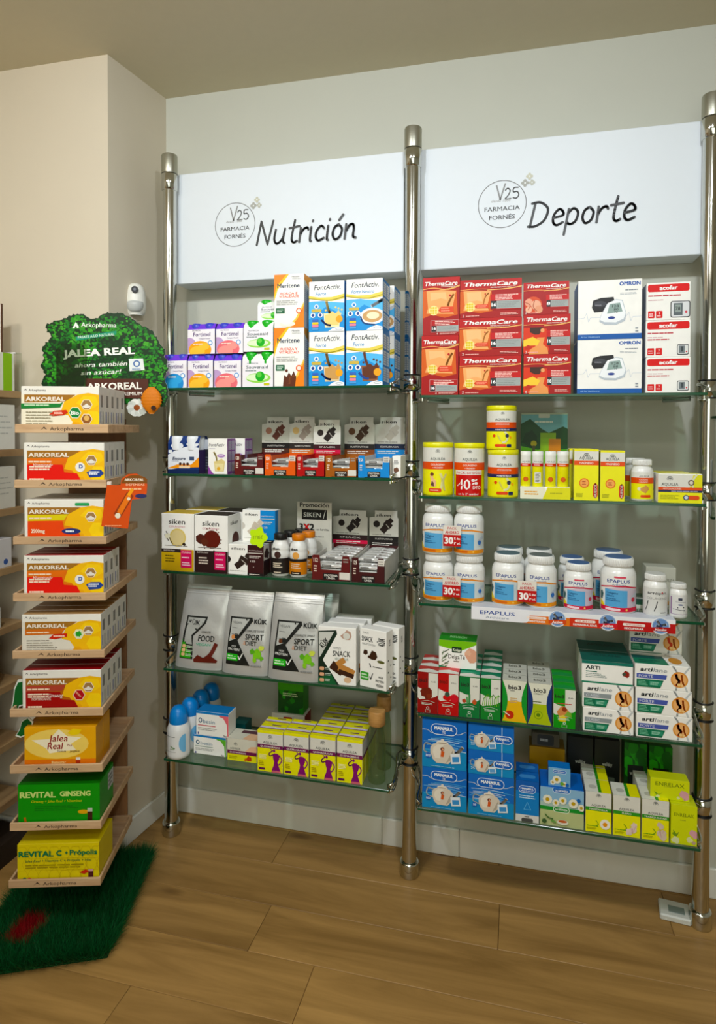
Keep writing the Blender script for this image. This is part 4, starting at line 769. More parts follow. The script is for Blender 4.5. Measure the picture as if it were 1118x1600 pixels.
def d_aqwide(p):
    p.r(0, 0, 1, .36, 'e6e21c'); p.r(0, .36, 1, .44, '23284a'); p.r(0, .44, 1, .54, 'd4582c'); p.r(0, .54, 1, .97, 'd9d8cf'); p.p([(.8, .97), (.72, .54), (1, .54), (1, .97)], 'dcd84a'); aq_logo(p, .27, .82, 1.7); p.t('AQUILEA', .27, .64, .1, '5a5c5a', w=.38); p.t('ARTICULACIONES', .32, .49, .055, 'f4dccc', w=.42, b=.01); p.g(.3, .38, .98, .42, 1, 'c8c8d8'); p.line([(.88, .99), (.76, .7), (.8, .55)], .06, 'd8d8c0'); p.c(.75, .7, .1, '6a5a50'); p.c(.75, .7, .06, 'd8d0c0'); p.g(.05, .12, .5, .28, 3, 'b8b820'); p.rr(.68, .12, .94, .26, 'd4582c', .5); p.c(.64, .19, .09, '3a4a6a'); p.c(.64, .19, .06, 'c8d0e0')
def d_epa(cap):
    red = cap
    def d(p):
        p.r(0, 0, 1, 1, 'e8e8e4'); p.r(.14, .12, .66, .62, '5f9ec8'); p.p([(.14, .62), (.5, .72), (1, .60), (1, .12), (.66, .12), (.66, .6)], 'c8d0d0' if not red else 'c4b8c4'); p.p([(0, .62), (.3, .69), (.6, .70), (1, .62), (1, .66), (.6, .75), (.3, .73), (0, .66)], 'd88a3a' if not red else 'b8384a')
        p.t('EPAPLUS', .46, .86, .1, '2a3f86', w=.52, b=.012); p.t('Arthicare', .47, .765, .05, '7a86a0', w=.3); p.t('Colágeno', .32, .52, .06, '1f3f6a', w=.26, b=.01); p.t('Silicio', .28, .44, .05, '1f3f6a', w=.18, b=.01); p.g(.18, .28, .5, .38, 2, '3a6a94')
        p.line([(.95, .5), (.8, .4), (.84, .24)], .09, 'b8c0c8'); p.c(.82, .34, .07, '3a6ab0' if not red else 'b83a4a'); p.p([(0, .12), (0, .3), (.1, .2), (.14, .12)], 'e8d44a'); p.p([(0, .5), (.05, .55), (.1, .45), (.06, .3), (0, .3)], '3a5a5a')
        p.r(0, 0, 1, .12, 'd8902c' if not red else 'c42c44'); p.rr(.16, .02, .5, .09, 'c86a24' if not red else 'e8ccd0', .4); p.c(.64, .055, .03, 'f0c070')
        if red: p.rr(.36, .95, .62, 1.0, 'd05a6a', .4)
    return d
def d_arni(p): p.r(0, 0, 1, 1, 'd4d4d0'); p.t('arni', .33, .82, .11, '1f1f22', w=.3, b=.02); p.t('sport', .66, .82, .11, '3a3a3c', w=.34); p.c(.66, .83, .03, 'c02c34'); p.t('COLÁGENO', .5, .62, .09, '9a9a98', w=.7); [p.line([(x, .5), (x - .04, .3), (x - .1, .14)], .03, '2a2a2c', False) or p.line([(x, .4), (x + .1, .26), (x + .08, .12)], .03, '2a2a2c', False) or p.c(x + .01, .54, .03, '2a2a2c') or p.line([(x - .1, .42), (x + .12, .40)], .02, '2a2a2c', False) for x in (.2, .5)]; p.g(.6, .06, .9, .12, 1, '6a6a6a')
def d_small(p): p.r(0, 0, 1, 1, 'd8d8d6'); p.r(.05, .1, .12, .9, '8a6a90'); p.line([(.85, .12), (.1, .12)], .02, '8a6a90', False); p.rr(.42, .74, .6, .86, '3a3e50', .2); p.e(.52, .55, .12, .035, '6a7090'); p.c(.4, .42, .025, '2a2a34'); p.c(.66, .44, .025, '2a2a34'); p.line([(.2, .35), (.7, .30)], .02, '3a3a44', False); p.c(.68, .30, .03, '2a2a34'); p.g(.3, .66, .8, .69, 1, '9a9aa4')
def d_black(p): p.r(0, 0, 1, 1, '121614'); p.t('wellday', .5, .62, .06, 'b8bcb4', w=.4); p.rr(.3, .05, .8, .42, '5a6258', .05); p.g(.38, .12, .7, .34, 3, '2a302c')
def leaves(p): 
    p.r(0, 0, 1, 1, '1a4a1c')
    for i in range(26): R = random.Random(i); p.blob(R.random(), R.random(), .09, R.choice(['2c7a28', '1f5a20', '3a9a34', '14401a']), i, 7, .35)
def d_leafbox(p): leaves(p); p.r(.15, .32, .85, .66, '101a12'); p.t('wellday', .5, .54, .07, 'c0c4b8', w=.5); p.rr(.2, .05, .8, .28, '6a7264', .05)
# ------------------------------------------------------------------ builders of the round and soft things
def cylinder_spot(x0, x1, yt, shelf, inset, base=None):
    zb = SZ[shelf] if base is None else base; r0 = .04
    for _ in range(3): X0, X1, h = span(x0, x1, yt, zb, SF + inset + r0); r0 = (X1 - X0) / 2
    return (X0 + X1) / 2, SF + inset + r0, zb, r0, h
def can(x0, x1, yt, shelf, design, label, group=None, base=None, inset=.012):
    cx, y, zb, r, h = cylinder_spot(x0, x1, yt, shelf, inset, base); r -= .0006
    t = thing('supplement_tin', label, 'can', group, (cx, y, zb), .10)
    m = M(); m.lathe([(r - .0025, 0), (r - .001, .001), (r - .001, h - .014)], 'e6e21c', 36); obj('body', m, t)
    m = M(); m.lathe([(r, h - .014), (r + .0006, h - .013), (r + .0006, h - .002), (r - .001, h - .0004), (r - .006, h - .0006), (r - .007, h - .003)], mat('dcd820', .35, coat=.4), 36); obj('lid', m, t)
    m = M(); emit(m, (lambda p: (design(p), p)[1])(cylP(r, .003, h - .016, 88)), cyl(r - .0008, .003, h - .016, 88), 26); obj('label', m, t)
    b = B(); b.o = t; b.z = zb + h; b.x = cx; b.y = y; b.r = r; return b
def d_can(b1, t1, b2=None, extra=x_joint):
    def d(p):
        p.r(0, .70, 1, 1, 'd9d8cf'); p.r(0, .54, 1, .70, b1); p.r(0, 0, 1, .54, 'e6e21c'); p.r(0, 0, 1, .03, 'dcd81c')
        aq_logo(p, .5, .92, .8); p.t('AQUILEA', .5, .77, .06, '5a5c5a', w=.32); p.t(t1, .5, .645, .04, 'f0e0d4', w=.3, b=.01); p.t('+ MAGNESIO' if not b2 else 'FORTE 50+', .5, .58 if not b2 else .5, .035, 'f0e0d4', w=.22, b=.01)
        if b2: p.r(0, .46, 1, .54, b2); p.t('FORTE PLUS', .5, .5, .03, 'e8e8f0', w=.3, b=.01)
        q = P(p.w * .5, p.h); extra(q)
        for l, k, dd, c in q.o:
            if k == 'p': p.o.append((p.l + l, k, [[.25 + a[0] * .5, a[1]] for a in dd], c))
        p.l += q.l
    return d
def jar(x0, x1, yt, shelf, label, group=None, base=None, inset=.02, lid='e4e4e0', top=None, red=False, dsg=None, name='supplement_jar', rz=0):
    cx, y, zb, r, h = cylinder_spot(x0, x1, yt, shelf, inset, base)
    t = thing(name, label, 'jar', group, (cx, y, zb), rz); W = mat('e6e6e2', .28, coat=.3, var=.01, key='jarw')
    m = M(); m.lathe([(r * .84, 0), (r * .97, h * .02), (r, h * .06), (r, h * .66), (r * .98, h * .72), (r * .88, h * .79), (r * .76, h * .82), (r * .74, h * .86)], W, 36); obj('body', m, t)
    m = M(); pr = [(r * .80, h * .845), (r * .84, h * .85), (r * .84, h * .985), (r * .80, h - .0005)]
    m.lathe(pr, W if lid == 'e4e4e0' else lid, 36)
    for k in range(44): a = k * math.pi * 2 / 44; c2, s2 = math.cos(a) * r * .843, math.sin(a) * r * .843; m.tube([(c2, s2, h * .86), (c2, s2, h * .97)], .0009, W, 4)
    if top: m.lathe([(r * .74, h - .0008), (r * .74, h + .0002)], mat(top, .3, coat=.5), 30)
    obj('lid', m, t)
    m = M(); z0, z1 = h * .055, h * .69; emit(m, (lambda p: ((dsg or d_epa(red))(p), p)[1])(cylP(r, z0, z1, 72)), cyl(r + .0002, z0, z1, 72), 22); obj('label', m, t)
    b = B(); b.o = t; b.z = zb + h; b.x = cx; b.y = y; b.r = r; return b
def pouch(bx0, bx1, tx0, tx1, yt, shelf, kind, label, inset=.02, group=None, dep=.07):
    Y = SF + inset; zb = SZ[shelf]; X0, X1, _ = span(bx0, bx1, yt, zb, Y); lean = dep * .45; T0 = onY(tx0, yt + 10, Y + lean).x; T1 = onY(tx1, yt + 10, Y + lean).x; h = onY((tx0 + tx1) / 2, yt, Y + lean).z - zb
    cx = (X0 + X1) / 2; t = thing('powder_pouch', label, 'bag', group, (cx, Y, zb)); tx = (T0 + T1) / 2 - cx; bw = (X1 - X0) / 2; tw = (T1 - T0) / 2
    def FNf(u, v, l, back=0):
        w = bw + (tw - bw) * v; x = tx * v + (2 * u - 1) * w; e = (1 - (2 * u - 1) ** 2) ** .5 if abs(2 * u - 1) < 1 else 0
        puff = math.sin(math.pi * min(1, v * .9 + .08)) ** .6 * (1 - max(0, (v - .82) / .18)) if v < 1 else 0
        mid = dep / 2 + lean * v * .6; d = (dep / 2 * (1 - v) ** .5 * .8 + .016 * puff) * (.55 + .45 * e)
        if back: return (x, mid + d, v * h)
        cr = .0012 * math.sin(u * 9 + v * 23) * puff
        return (x, mid - d + cr - GAP * l - (.0006 if l else 0), v * h)
    m = M(); n, k = 16, 20; FO = mat('c2c3c0', .34, .35, bump=.25, scale=9, var=.05, key='foil')
    for bk in (0, 1):
        vs = [FNf(i / n, j / k, 0, bk) for j in range(k + 1) for i in range(n + 1)]; fs = [(j * (n + 1) + i, j * (n + 1) + i + 1, (j + 1) * (n + 1) + i + 1, (j + 1) * (n + 1) + i) for j in range(k) for i in range(n)]; m.mesh(vs, fs, FO, True)
    for i in (0, 1):
        vs = [FNf(i, j / k, 0, b) for j in range(k + 1) for b in (0, 1)]; m.mesh(vs, [(2 * j, 2 * j + 1, 2 * j + 3, 2 * j + 2) for j in range(k)], FO, True)
    vs = [FNf(i / n, 0, 0, b) for i in range(n + 1) for b in (0, 1)]; m.mesh(vs, [(2 * j, 2 * j + 1, 2 * j + 3, 2 * j + 2) for j in range(n)], FO)
    for v in (.90, .925, .95): a = FNf(0.01, v, 0); b2 = FNf(.99, v, 0); m.tube([FNf(.01 + .98 * i / 8, v, 8) for i in range(9)], .0007, FO, 5)
    obj('pouch', m, t)
    if kind: 
        p = P(2 * bw, h); d_kuikp(*kind)(p); m = M(); emit(m, p, lambda u, v, l: FNf(u, v, l + 6), 12, 14); obj('label', m, t)
    return t
def four_pack(x0, x1, yt, shelf, design, top, cap, label, base=None, inset=.012, group=None, d=.078, round_=False, rz=0):
    Y = SF + inset; zb = SZ[shelf] if base is None else base; X0, X1, h = span(x0, x1, yt, zb, Y); w = X1 - X0 - .002
    t = thing('drink_four_pack', label, 'drink pack', group, ((X0 + X1) / 2, Y, zb), rz); m = M(); hf = h * (.80 if not round_ else .74); yb = d
    prof = [(0, 0), (0, hf), (.012, h * (.99 if not round_ else .93)), (d / 2, h), (d - .012, h * (.99 if not round_ else .93)), (d, hf), (d, 0)]
    if round_: prof = [(0, 0), (0, hf), (.004, h * .86), (.014, h * .95), (d / 2, h), (d - .014, h * .95), (d - .004, h * .86), (d, hf), (d, 0)]
    wb = 'ece9ee'; k = len(prof)
    L = [(-w / 2, a, b) for a, b in prof]; Rr = [(w / 2, a, b) for a, b in prof]
    for i in range(k - 1): m.face([L[i], Rr[i], Rr[i + 1], L[i + 1]], wb if i in (0, k - 2) else top)
    m.face([L[-1], Rr[-1], Rr[0], L[0]], wb)
    p = P(w, hf); design(p); emit(m, p, flat((-w / 2, 0, 0), (w, 0, 0), (0, 0, hf), (0, -1, 0)))
    m.box(-w / 2 + .0005, w / 2 - .0005, .004, d - .004, .001, h * .62, '3a2a5a' if not round_ else '33443a')
    obj('sleeve', m, t)
    for cx in (-.25, .25):
        for cy in (.27, .73):
            m = M(); r = w * .2; z0 = h * .60
            m.lathe([(r * .96, 0), (r, .004), (r, h * .28), (r * .97, h * .345), (r * .8, h * .372)], mat(cap, .3, coat=.3), 22); b = obj('bottle', m, t, (cx * w, d * cy, z0 + .003)); b['label'] = 'coloured bottle top showing through the sleeve'
    # half-round windows in the sloping front
    p = P(w, h - hf); 
    for cx in (.25, .75): p.e(cx, .98, .2, .8, cap, 18, 180, 360)
    m = M(); emit(m, p, flat((-w / 2, prof[1][0], hf), (w, 0, 0), (0, prof[2][0] - prof[1][0] + .001, prof[2][1] - hf), (0, -.9, .3))); obj('window_print', m, t)
    bb = B(); bb.o = t; bb.z = zb + h; return bb
def bar_mesh(L, cA='d6d6d2', cB='2a2422', acc='8a1c24'):
    m = M(); FO = mat(cA, .25, .3, bump=.2, scale=14, key='wrap' + cA); n = 8; vs = []; fs = []
    for i in range(n + 1):
        u = i / n; x = (u - .5) * L; e = .3 if i in (0, n) else 1; 
        for k in range(8): a = math.pi / 4 * k; vs.append((x, .016 * math.cos(a) * (1 if e == 1 else 1.05), .0085 + .008 * math.sin(a) * (e if e == 1 else .08)))
    for i in range(n):
        for k in range(8): fs.append((i * 8 + k, i * 8 + (k + 1) % 8, (i + 1) * 8 + (k + 1) % 8, (i + 1) * 8 + k))
    m.mesh(vs, fs, FO, True)
    p = P(L * .7, .020); p.r(.1, .2, .55, .8, cB); p.g(.14, .3, .5, .7, 2, 'd8d4cc'); p.blob(.75, .5, .35, '4a2a1e', 3, 8); p.r(.9, .2, 1, .8, acc); emit(m, p, lambda u, v, l: ((u - .5) * L * .7, (v - .5) * .02, .0172 + GAP * l - abs(v - .5) * .006))
    p = P(L * .7, .01); p.r(.1, .1, .5, .9, cB); p.g(.14, .3, .46, .7, 1, 'd8d4cc'); p.r(.6, .1, .85, .9, 'c8c4c0'); emit(m, p, lambda u, v, l: ((u - .5) * L * .7, -.0155 - GAP * l, .005 + v * .008)); return m
BARS = {}
def snack_tray(fx0, fx1, fyt, hx0, hx1, hyt, shelf, col, num, hd, label, blabel, inset=.012, depth=.13, rows=3, stack=2, side=None, hinset=None, whitec='d8d4cc', hbase=.0):
    """open counter box with cut-out front, printed back card and wrapped bars"""
    Y = SF + inset; zb = SZ[shelf]; X0, X1, hf = span(fx0, fx1, fyt, zb, Y); w = X1 - X0 - .001; cx = (X0 + X1) / 2
    t = thing('display_tray', label, 'display box', None, (cx, Y, zb)); m = M(); T = .0012
    depth = .06
    while depth < .262 and onY((hx0 + hx1) / 2, hyt + 25, Y + depth).x > cx: depth += .004
    a = onY((hx0 + hx1) / 2, hyt, Y + depth); ht = a.z - zb; g0 = onY(hx0, hyt + 15, Y + depth).x - cx; g1 = onY(hx1, hyt + 15, Y + depth).x - cx
    m.box(-w / 2, w / 2, 0, depth, 0, T, 'a89a88')
    hw = w / 2; lo = hf * .42; q = [(-hw, 0), (hw, 0), (hw, hf * .8), (hw - .004, hf), (hw - w * .20, hf), (hw - w * .24, lo), (-hw + w * .24, lo), (-hw + w * .20, hf), (-hw + .004, hf), (-hw, hf * .8)]
    m.prism(q, 0, T, col, 'c8c0b4'); 
    for s in (-1, 1):
        x = s * (hw - T / 2); pts = [(0, 0), (depth, 0), (depth, hf * .96), (depth * .9, hf * .93), (0, hf * .9)]; vs = [(x - T / 2, y, z) for y, z in pts] + [(x + T / 2, y, z) for y, z in pts]
        m.mesh(vs, [(0, 1, 2, 3, 4), (9, 8, 7, 6, 5)] + [(i, (i + 1) % 5, 5 + (i + 1) % 5, 5 + i) for i in range(5)], side or col)
    m.box(-hw, hw, depth - T, depth, 0, hf * .96, col)
    p = P(w, hf); p.r(.005, .0, .2, .98, col); p.t(num, .1, .8, .16, 'e8e0d4', w=.11, b=.02); p.g(.05, .3, .15, .6, 3, 'e0d0c0'); p.rr(.30, .03, .70, .28, '1c1818', .1); p.t('PROTEINA', .5, .20, .085, 'd8d4cc', w=.34, b=.02); p.t('LÍNEA', .5, .09, .085, 'd8d4cc', w=.22, b=.02)
    p.r(.72, .06, .99, .34, whitec) if col in ('5a1c1c', '9a5a22') else p.r(.80, .7, .99, .95, whitec); p.g(.82, .72, .97, .92, 2, '9a948c')
    emit(m, p, flat((-w / 2, 0, 0), (w, 0, 0), (0, 0, hf), (0, -1, 0))); obj('tray', m, t)
    gw = min((g1 - g0) / 2, hw + .004); gc = max(-.004, min(.004, (g0 + g1) / 2)); zz0 = hf * .9; hh = ht - zz0; m = M()
    q = [(gc - gw, zz0), (gc + gw, zz0), (gc + gw, zz0 + hh * .80), (gc + gw * .92, zz0 + hh * .83), (gc + gw * .92, zz0 + hh), (gc - gw * .62, zz0 + hh), (gc - gw * .62, zz0 + hh * .83), (gc - gw, zz0 + hh * .80)]
    m.prism(q, depth, depth + .0014, 'dcdad2', 'cfcac0'); p = P(2 * gw, hh); hd(p); emit(m, p, flat((gc - gw, depth, zz0), (2 * gw, 0, 0), (0, 0, hh), (0, -1, 0))); obj('header_card', m, t)
    rows = max(4, round(depth / .042)); stack = max(2, int(hf * .95 / .0172)); L = min(w * .92, .11); key = round(L, 3)
    if key not in BARS: BARS[key] = bar_mesh(L).data('protein_bar')
    for r in range(rows):
        for s in range(stack if r else max(1, stack - 1)):
            o = obj('protein_bar', BARS[key], None, (cx + random.uniform(-.001, .001), Y + .02 + r * (depth - .035) / max(1, rows - 1), zb + T + s * .0172 + .0001 ), random.uniform(-.03, .03)); tag(o, blabel, 'bar', 'wrapped bars in the counter trays'); 
    return t
def dome_bottle(X, Y, zb, r, h, label, group):
    t = thing('dome_bottle', label, 'bottle', group, (X, Y, zb)); m = M(); W = mat('e0e2e2', .3, coat=.3, var=.01, key='rollon')
    m.lathe([(r * .8, 0), (r * .98, .004), (r, h * .08), (r * .97, h * .22), (r * 1.0, h * .45), (r * .98, h * .56), (r * .86, h * .64), (r * .72, h * .685)], W, 28); obj('body', m, t)
    m = M(); m.lathe([(r * .78, h * .67), (r * .80, h * .70), (r * .78, h * .82), (r * .68, h * .91), (r * .45, h * .975), (r * .15, h)], mat('1f7fc8', .3, coat=.3), 28); obj('cap', m, t, label='rounded bright blue cap')
    m = M(); p = cylP(r, h * .1, h * .6, 65); p.g(.2, .70, .62, .74, 1, '6a6e70'); p.e(.95, .45, .22, .35, '7ab4dc'); p.line([(.4, .36), (.5, .30), (.58, .28)], .03, '4a7a3a'); p.g(.38, .22, .56, .26, 1, '7a9a6a'); p.g(.2, .12, .8, .15, 1, 'a8aaaa'); emit(m, p, cyl(r + .0002, h * .1, h * .6, 65), 18); obj('label', m, t); return t
# ================================================================== LEFT BAY
# --- top shelf
FO, PK = d_fortimel('e8a43c', 'f0c060'), d_fortimel('e0747c', 'ec9a94'); BL = d_fortimel('3a8ac8', '4aa0d4'); PUR = '6a3fc4'; CB = '3a44b8'
a = four_pack(255, 292, 553, 'L1', BL, PUR, CB, 'purple-topped drink four-pack with blue fruit, far left of the lower row on the top shelf')
b = four_pack(293, 333, 553, 'L1', FO, PUR, CB, 'purple-topped drink four-pack with orange fruit, lower row on the top left shelf')
c = four_pack(334, 377, 553, 'L1', PK, PUR, CB, 'purple-topped drink four-pack with pink fruit, lower row on the top left shelf')
e = four_pack(378, 427, 549, 'L1', d_souv, 'e6ebe6', '1fa83a', 'white drink four-pack with green caps, lower row beside the orange and white cartons', round_=True)
four_pack(293, 336, 505, 'L1', FO, PUR, CB, 'purple-topped drink four-pack with orange fruit, stacked in the upper row', base=b.z)
four_pack(337, 380, 504, 'L1', PK, PUR, CB, 'purple-topped drink four-pack with pink fruit, stacked in the upper row', base=b.z)
f = four_pack(380, 427, 500, 'L1', d_souv, 'e6ebe6', '1fa83a', 'white drink four-pack with green caps, middle of its stack of three', base=e.z, round_=True)
four_pack(402, 446, 468, 'L1', d_souv, 'e6ebe6', '1fa83a', 'white drink four-pack with green caps, topmost, half hidden behind the tall carton', base=f.z, inset=.05, round_=True)
def meri_side(p): p.r(0, 0, 1, 1, 'e8e6e0'); p.g(.1, .3, .9, .8, 14, 'c0bcb4', .4); p.p([(0, .9), (1, .7), (1, 1), (0, 1)], 'f0a040')
a = carton(428, 475, 512, 'L1', d_meri('FUERZA Y', 'VITALIDAD', True), 'tall white and orange carton with chocolate splash, lower of the two', .085, right=meri_side, rz=.03)
carton(428, 475, 428, 'L1', d_meri('FORÇA E', 'VITALIDADE', False), 'tall white and orange carton with pale drink, upper of the two', .085, base=a.z, right=meri_side, rz=.02)
fs = d_font_side()
kw = dict(depth=.11, mats=dict(right='2478bc', left='2478bc', top='e8ebee'), right=fs)
a = carton(482, 538, 518, 'L1', d_font('Forte', 'c49a64', 'dcc8a0'), 'blue and white carton with coffee-coloured shake, lower left of the four', **kw)
b = carton(540, 598, 516, 'L1', d_font('Forte', '5a2f1c', '8a5c40'), 'blue and white carton with dark chocolate shake, lower right of the four', **kw)
c = carton(482, 538, 439, 'L1', d_font('Forte', 'e8d08a', 'f0e4b8'), 'blue and white carton with pale vanilla shake, upper left of the four', base=a.z, **kw)
e = carton(540, 598, 435, 'L1', d_font('Forte Neutro', 'c8a070', 'd8c0a0', True), 'blue and white carton with a cup of cream, upper right of the four', base=b.z, **kw)
dup(b.o, .014, .116, 0, 'blue and white carton standing behind the lower right chocolate shake carton')
dup(e.o, .014, .116, 0, 'blue and white carton standing behind the upper right cream cup carton')
# --- second shelf
a = four_pack(262, 311, 681, 'L2', d_ensure, '14306a', 'e8ecf0', 'navy and white drink pack with orange swoosh at the left end of the second shelf', d=.07)
carton(313, 334, 686, 'L2', lambda p: (p.r(0, 0, 1, 1, '2a2c34'), p.r(0, .7, 1, 1, 'b8bcc4'), p.g(.1, .1, .9, .5, 5, '5a5e6a')), 'narrow dark carton behind the navy and white drink pack', .09, inset=.06, body='3a3c44')
kw = dict(depth=.07, mats=dict(right='7a2f92', top='e8e6e2'), right=d_font_side('7a2f92', 'b8a4c4'))
a = carton(325, 355, 685, 'L2', d_fontp, 'white carton with vanilla shake and purple side on the second shelf', rz=.05, **kw)
dup(a.o, .028, .078, 0, 'white and purple carton standing behind the vanilla shake carton on the second shelf')
ch = ['6a4038', 'a89c94', '241c1a', '4a3426', 'c4beb2']; TR = [
 (366, 412, 709, 409, 453, 652, '5a1c1c', '128', d_siken_header('b08070', ch[0], '1c1818', '4a2a20', 'SUSTITUTIVO'), 'burgundy counter tray of bars, leftmost of five on the second shelf', 'silver-wrapped bar in the burgundy tray on the second shelf'),
 (413, 462, 710, 452, 493, 651, 'd8642c', '124', d_siken_header('e0c08a', ch[1], '2a2422', 'c8784a', 'SUSTITUTIVO'), 'orange counter tray of bars on the second shelf', 'silver-wrapped bar in the orange tray on the second shelf'),
 (463, 507, 710, 490, 532, 656, 'a8141e', '129', d_siken_header('2a2220', ch[2], '3a141c', 'c81c4c', 'SNACK'), 'bright red counter tray of bars in the middle of the second shelf', 'silver-wrapped bar in the bright red tray on the second shelf'),
 (508, 557, 712, 538, 585, 652, '9a5a22', '125', d_siken_header('6a4a34', ch[3], '1c1818', '7a4426', 'SUSTITUTIVO'), 'tan brown counter tray of bars on the second shelf', 'silver-wrapped bar in the tan brown tray on the second shelf'),
 (559, 609, 712, 585, 632, 652, '1f84c8', '154', d_siken_header('d8d4cc', ch[4], '14203a', '2484c4', 'EQUILIBRADA'), 'bright blue counter tray of bars, rightmost on the second shelf', 'silver-wrapped bar in the bright blue tray on the second shelf')]
for (x0, x1, y, h0, h1, hy, col, num, hd, lb, bl) in TR: snack_tray(x0, x1, y, h0, h1, hy, 'L2', col, num, hd, lb, bl, side='dcd8d0' if col == '1f84c8' else None)
carton(612, 626, 712, 'L2', lambda p: (p.g(.2, .6, .8, .8, 3, '3a3a3a'), p.blob(.5, .35, .12, '6a4a3a', 3)), 'small white snack carton squeezed beside the bright blue tray', .07, inset=.04, rz=-.06)
# --- third shelf
a = carton(252, 303, 802, 'L3', d_sikcol(False, 'd8c480', 'c8a848'), 'white and mustard carton with vanilla cream ball at the left end of the third shelf', .1, mats=dict(top='e0c060'))
b = carton(304, 356, 805, 'L3', d_sikcol(True, '5a1c14', '2c1414'), 'white and dark brown carton with chocolate ball on the third shelf', .1, mats=dict(top='2c1a18'), right=lambda p: (p.t('siken', .5, .86, .07, '1c1a19', w=.6, b=.01), p.c(.6, .55, .14, '4a2018'), p.r(0, 0, 1, .38, '2c1414')))
dup(b.o, .012, .105, .0, 'white and dark brown carton directly behind the chocolate ball carton')
dup(a.o, .03, .11, .0, 'white and mustard carton directly behind the vanilla ball carton')
hs = dict(depth=.05, right=lambda p: (p.r(0, 0, 1, 1, 'cfcac2'), p.blob(.5, .7, .18, '3a2620', 2), p.r(0, 0, 1, .5, '2a1616')))
a = carton(356, 412, 851, 'L3', d_sikhalf('341416', '2a1c18', '241a18'), 'white and dark brown snack carton in front, below the green star price tag', rz=.0, **hs)
b0 = dup(a.o, .004, .053, .0, 'white and dark brown snack carton hidden behind the one with the price tag')
b = carton(378, 430, 797, 'L3', d_sikhalf('1f84c8', 'c8bcae', 'c8c4bc'), 'white and bright blue snack carton stacked behind the green star price tag', .05, inset=.066, base=a.z, right=lambda p: (p.r(0, 0, 1, 1, 'd0d0cc'), p.r(0, 0, .5, 1, '1f84c8')))
dup(b.o, .006, .0525, -a.h, 'white and bright blue snack carton at the bottom behind the stacked one'); 
q = onY(402, 840, SF + .004); t = thing('price_star', 'neon green star-shaped price tag stuck on the white and brown snack carton', 'price tag', None, (q.x, SF + .0095, q.z)); m = M(); st = [(.029 * (1 + .16 * math.cos(5 * a2)) * math.cos(a2), .031 * (1 + .16 * math.cos(5 * a2)) * math.sin(a2)) for a2 in [k * math.pi / 18 + .3 for k in range(36)]]
m.prism(st, 0, .0012, mat('c4e82a', .5)); obj('card', m, t); p = P(.05, .03); p.t("11'85€", .5, .5, .42, '7a8a3a', w=.66, sh=.2, rot=.06); m = M(); emit(m, p, flat((-.025, 0, -.015), (.05, 0, 0), (0, 0, .03), (0, -1, 0))); obj('lettering', m, t)
def shake(x0, x1, yt, inset, cap, body, ball, label):
    cx, y, zb, r, h = cylinder_spot(x0, x1, yt, 'L3', inset); t = thing('shake_bottle', label, 'bottle', None, (cx, y, zb)); m = M(); W = mat('e2e2de', .3, coat=.3, var=.01, key='shk')
    m.lathe([(r * .8, 0), (r * .95, .004), (r * .96, h * .38), (r * .93, h * .42), (r, h * .45), (r, h * .56), (r * .94, h * .6), (r * .97, h * .63), (r * .97, h * .68), (r * .82, h * .78), (r * .70, h * .82), (r * .68, h * .86)], W, 28); obj('body', m, t)
    m = M(); m.lathe([(r * .72, h * .855), (r * .74, h * .86), (r * .74, h * .985), (r * .68, h)], mat(cap, .35), 24); obj('cap', m, t, label='screw cap')
    m = M(); p = cylP(r, .01, h * .75, 80); p.r(0, 0, 1, .44, body); p.r(0, .44, 1, .54, '1c1614'); p.t('siken', .42, .88, .085, '1c1a19', w=.3, b=.02); p.c(.5, .66, .12, ball); p.g(.3, .2, .7, .4, 3, 'd8ccb8'); p.r(.3, 0, .7, .1, '1a1412'); p.g(.35, .02, .65, .08, 1, 'd8ccb8'); emit(m, p, cyl(r + .0003, .01, h * .75, 80), 20); obj('label', m, t); return t
s1 = shake(425, 452, 833, .015, '1a1a1a', '1e1a18', '3a2420', 'white shake bottle with black cap and black label, front row left')
s2 = shake(453, 480, 834, .015, 'c87a1c', 'c47c24', 'd8a060', 'white shake bottle with amber cap and amber label, front row right')
dup(s1, .012, .06, 0, 'white shake bottle with black cap in the second row, left'); dup(s2, .014, .06, 0, 'white shake bottle with amber cap in the second row, right'); dup(s1, .034, .11, 0, 'white shake bottle with black cap at the very back beneath the promotion card')
# promotion card in an acrylic stand
Y = SF + .17; q0 = onY(464, 846, Y); q1 = onY(518, 784, Y); w = q1.x - q0.x; h = q1.z - SZ['L3'] - .004; cx = (q0.x + q1.x) / 2; t = thing('promotion_card', 'pale upright promotion card with black brand block on the third shelf', 'sign', None, (cx, Y, SZ['L3']))
m = M(); m.box(-w / 2, w / 2, 0, .0012, .004, h, 'c4c2b8'); m.box(-w / 2, w / 2, -.02, .03, 0, .004, CLEAR); obj('card', m, t); p = P(w, h * .55); p.t('Promoción', .5, .93, .12, '1c1c1c', w=.84, b=.02); p.r(.14, .52, .86, .80, '121212'); p.t('SIKEN', .44, .66, .13, 'c8c8c4', w=.5); p.line([(.76, .56), (.82, .78)], .02, 'c8c8c4', False); p.t('3X2', .28, .32, .18, '1c1c1c', w=.42, b=.03); p.t('X', .28, .32, .15, 'b81c2c', b=.03); p.t('en barritas', .75, .26, .06, '3a3a3a', w=.36); p.g(.3, .03, .9, .08, 1, '8a8a84')
m = M(); emit(m, p, flat((-w / 2, 0, h * .45), (w, 0, 0), (0, 0, h * .55), (0, -1, 0))); obj('lettering', m, t)
snack_tray(487, 547, 868, 520, 574, 797, 'L3', '5a1c1c', '112', d_siken_header('241c1a', '241c1a', '2a1818', 'c81c4c', 'SNACK'), 'burgundy counter tray full of bars at the front of the third shelf', 'silver-wrapped bar in the burgundy tray on the third shelf', depth=.19, rows=5, stack=2, side='d0ccc4')
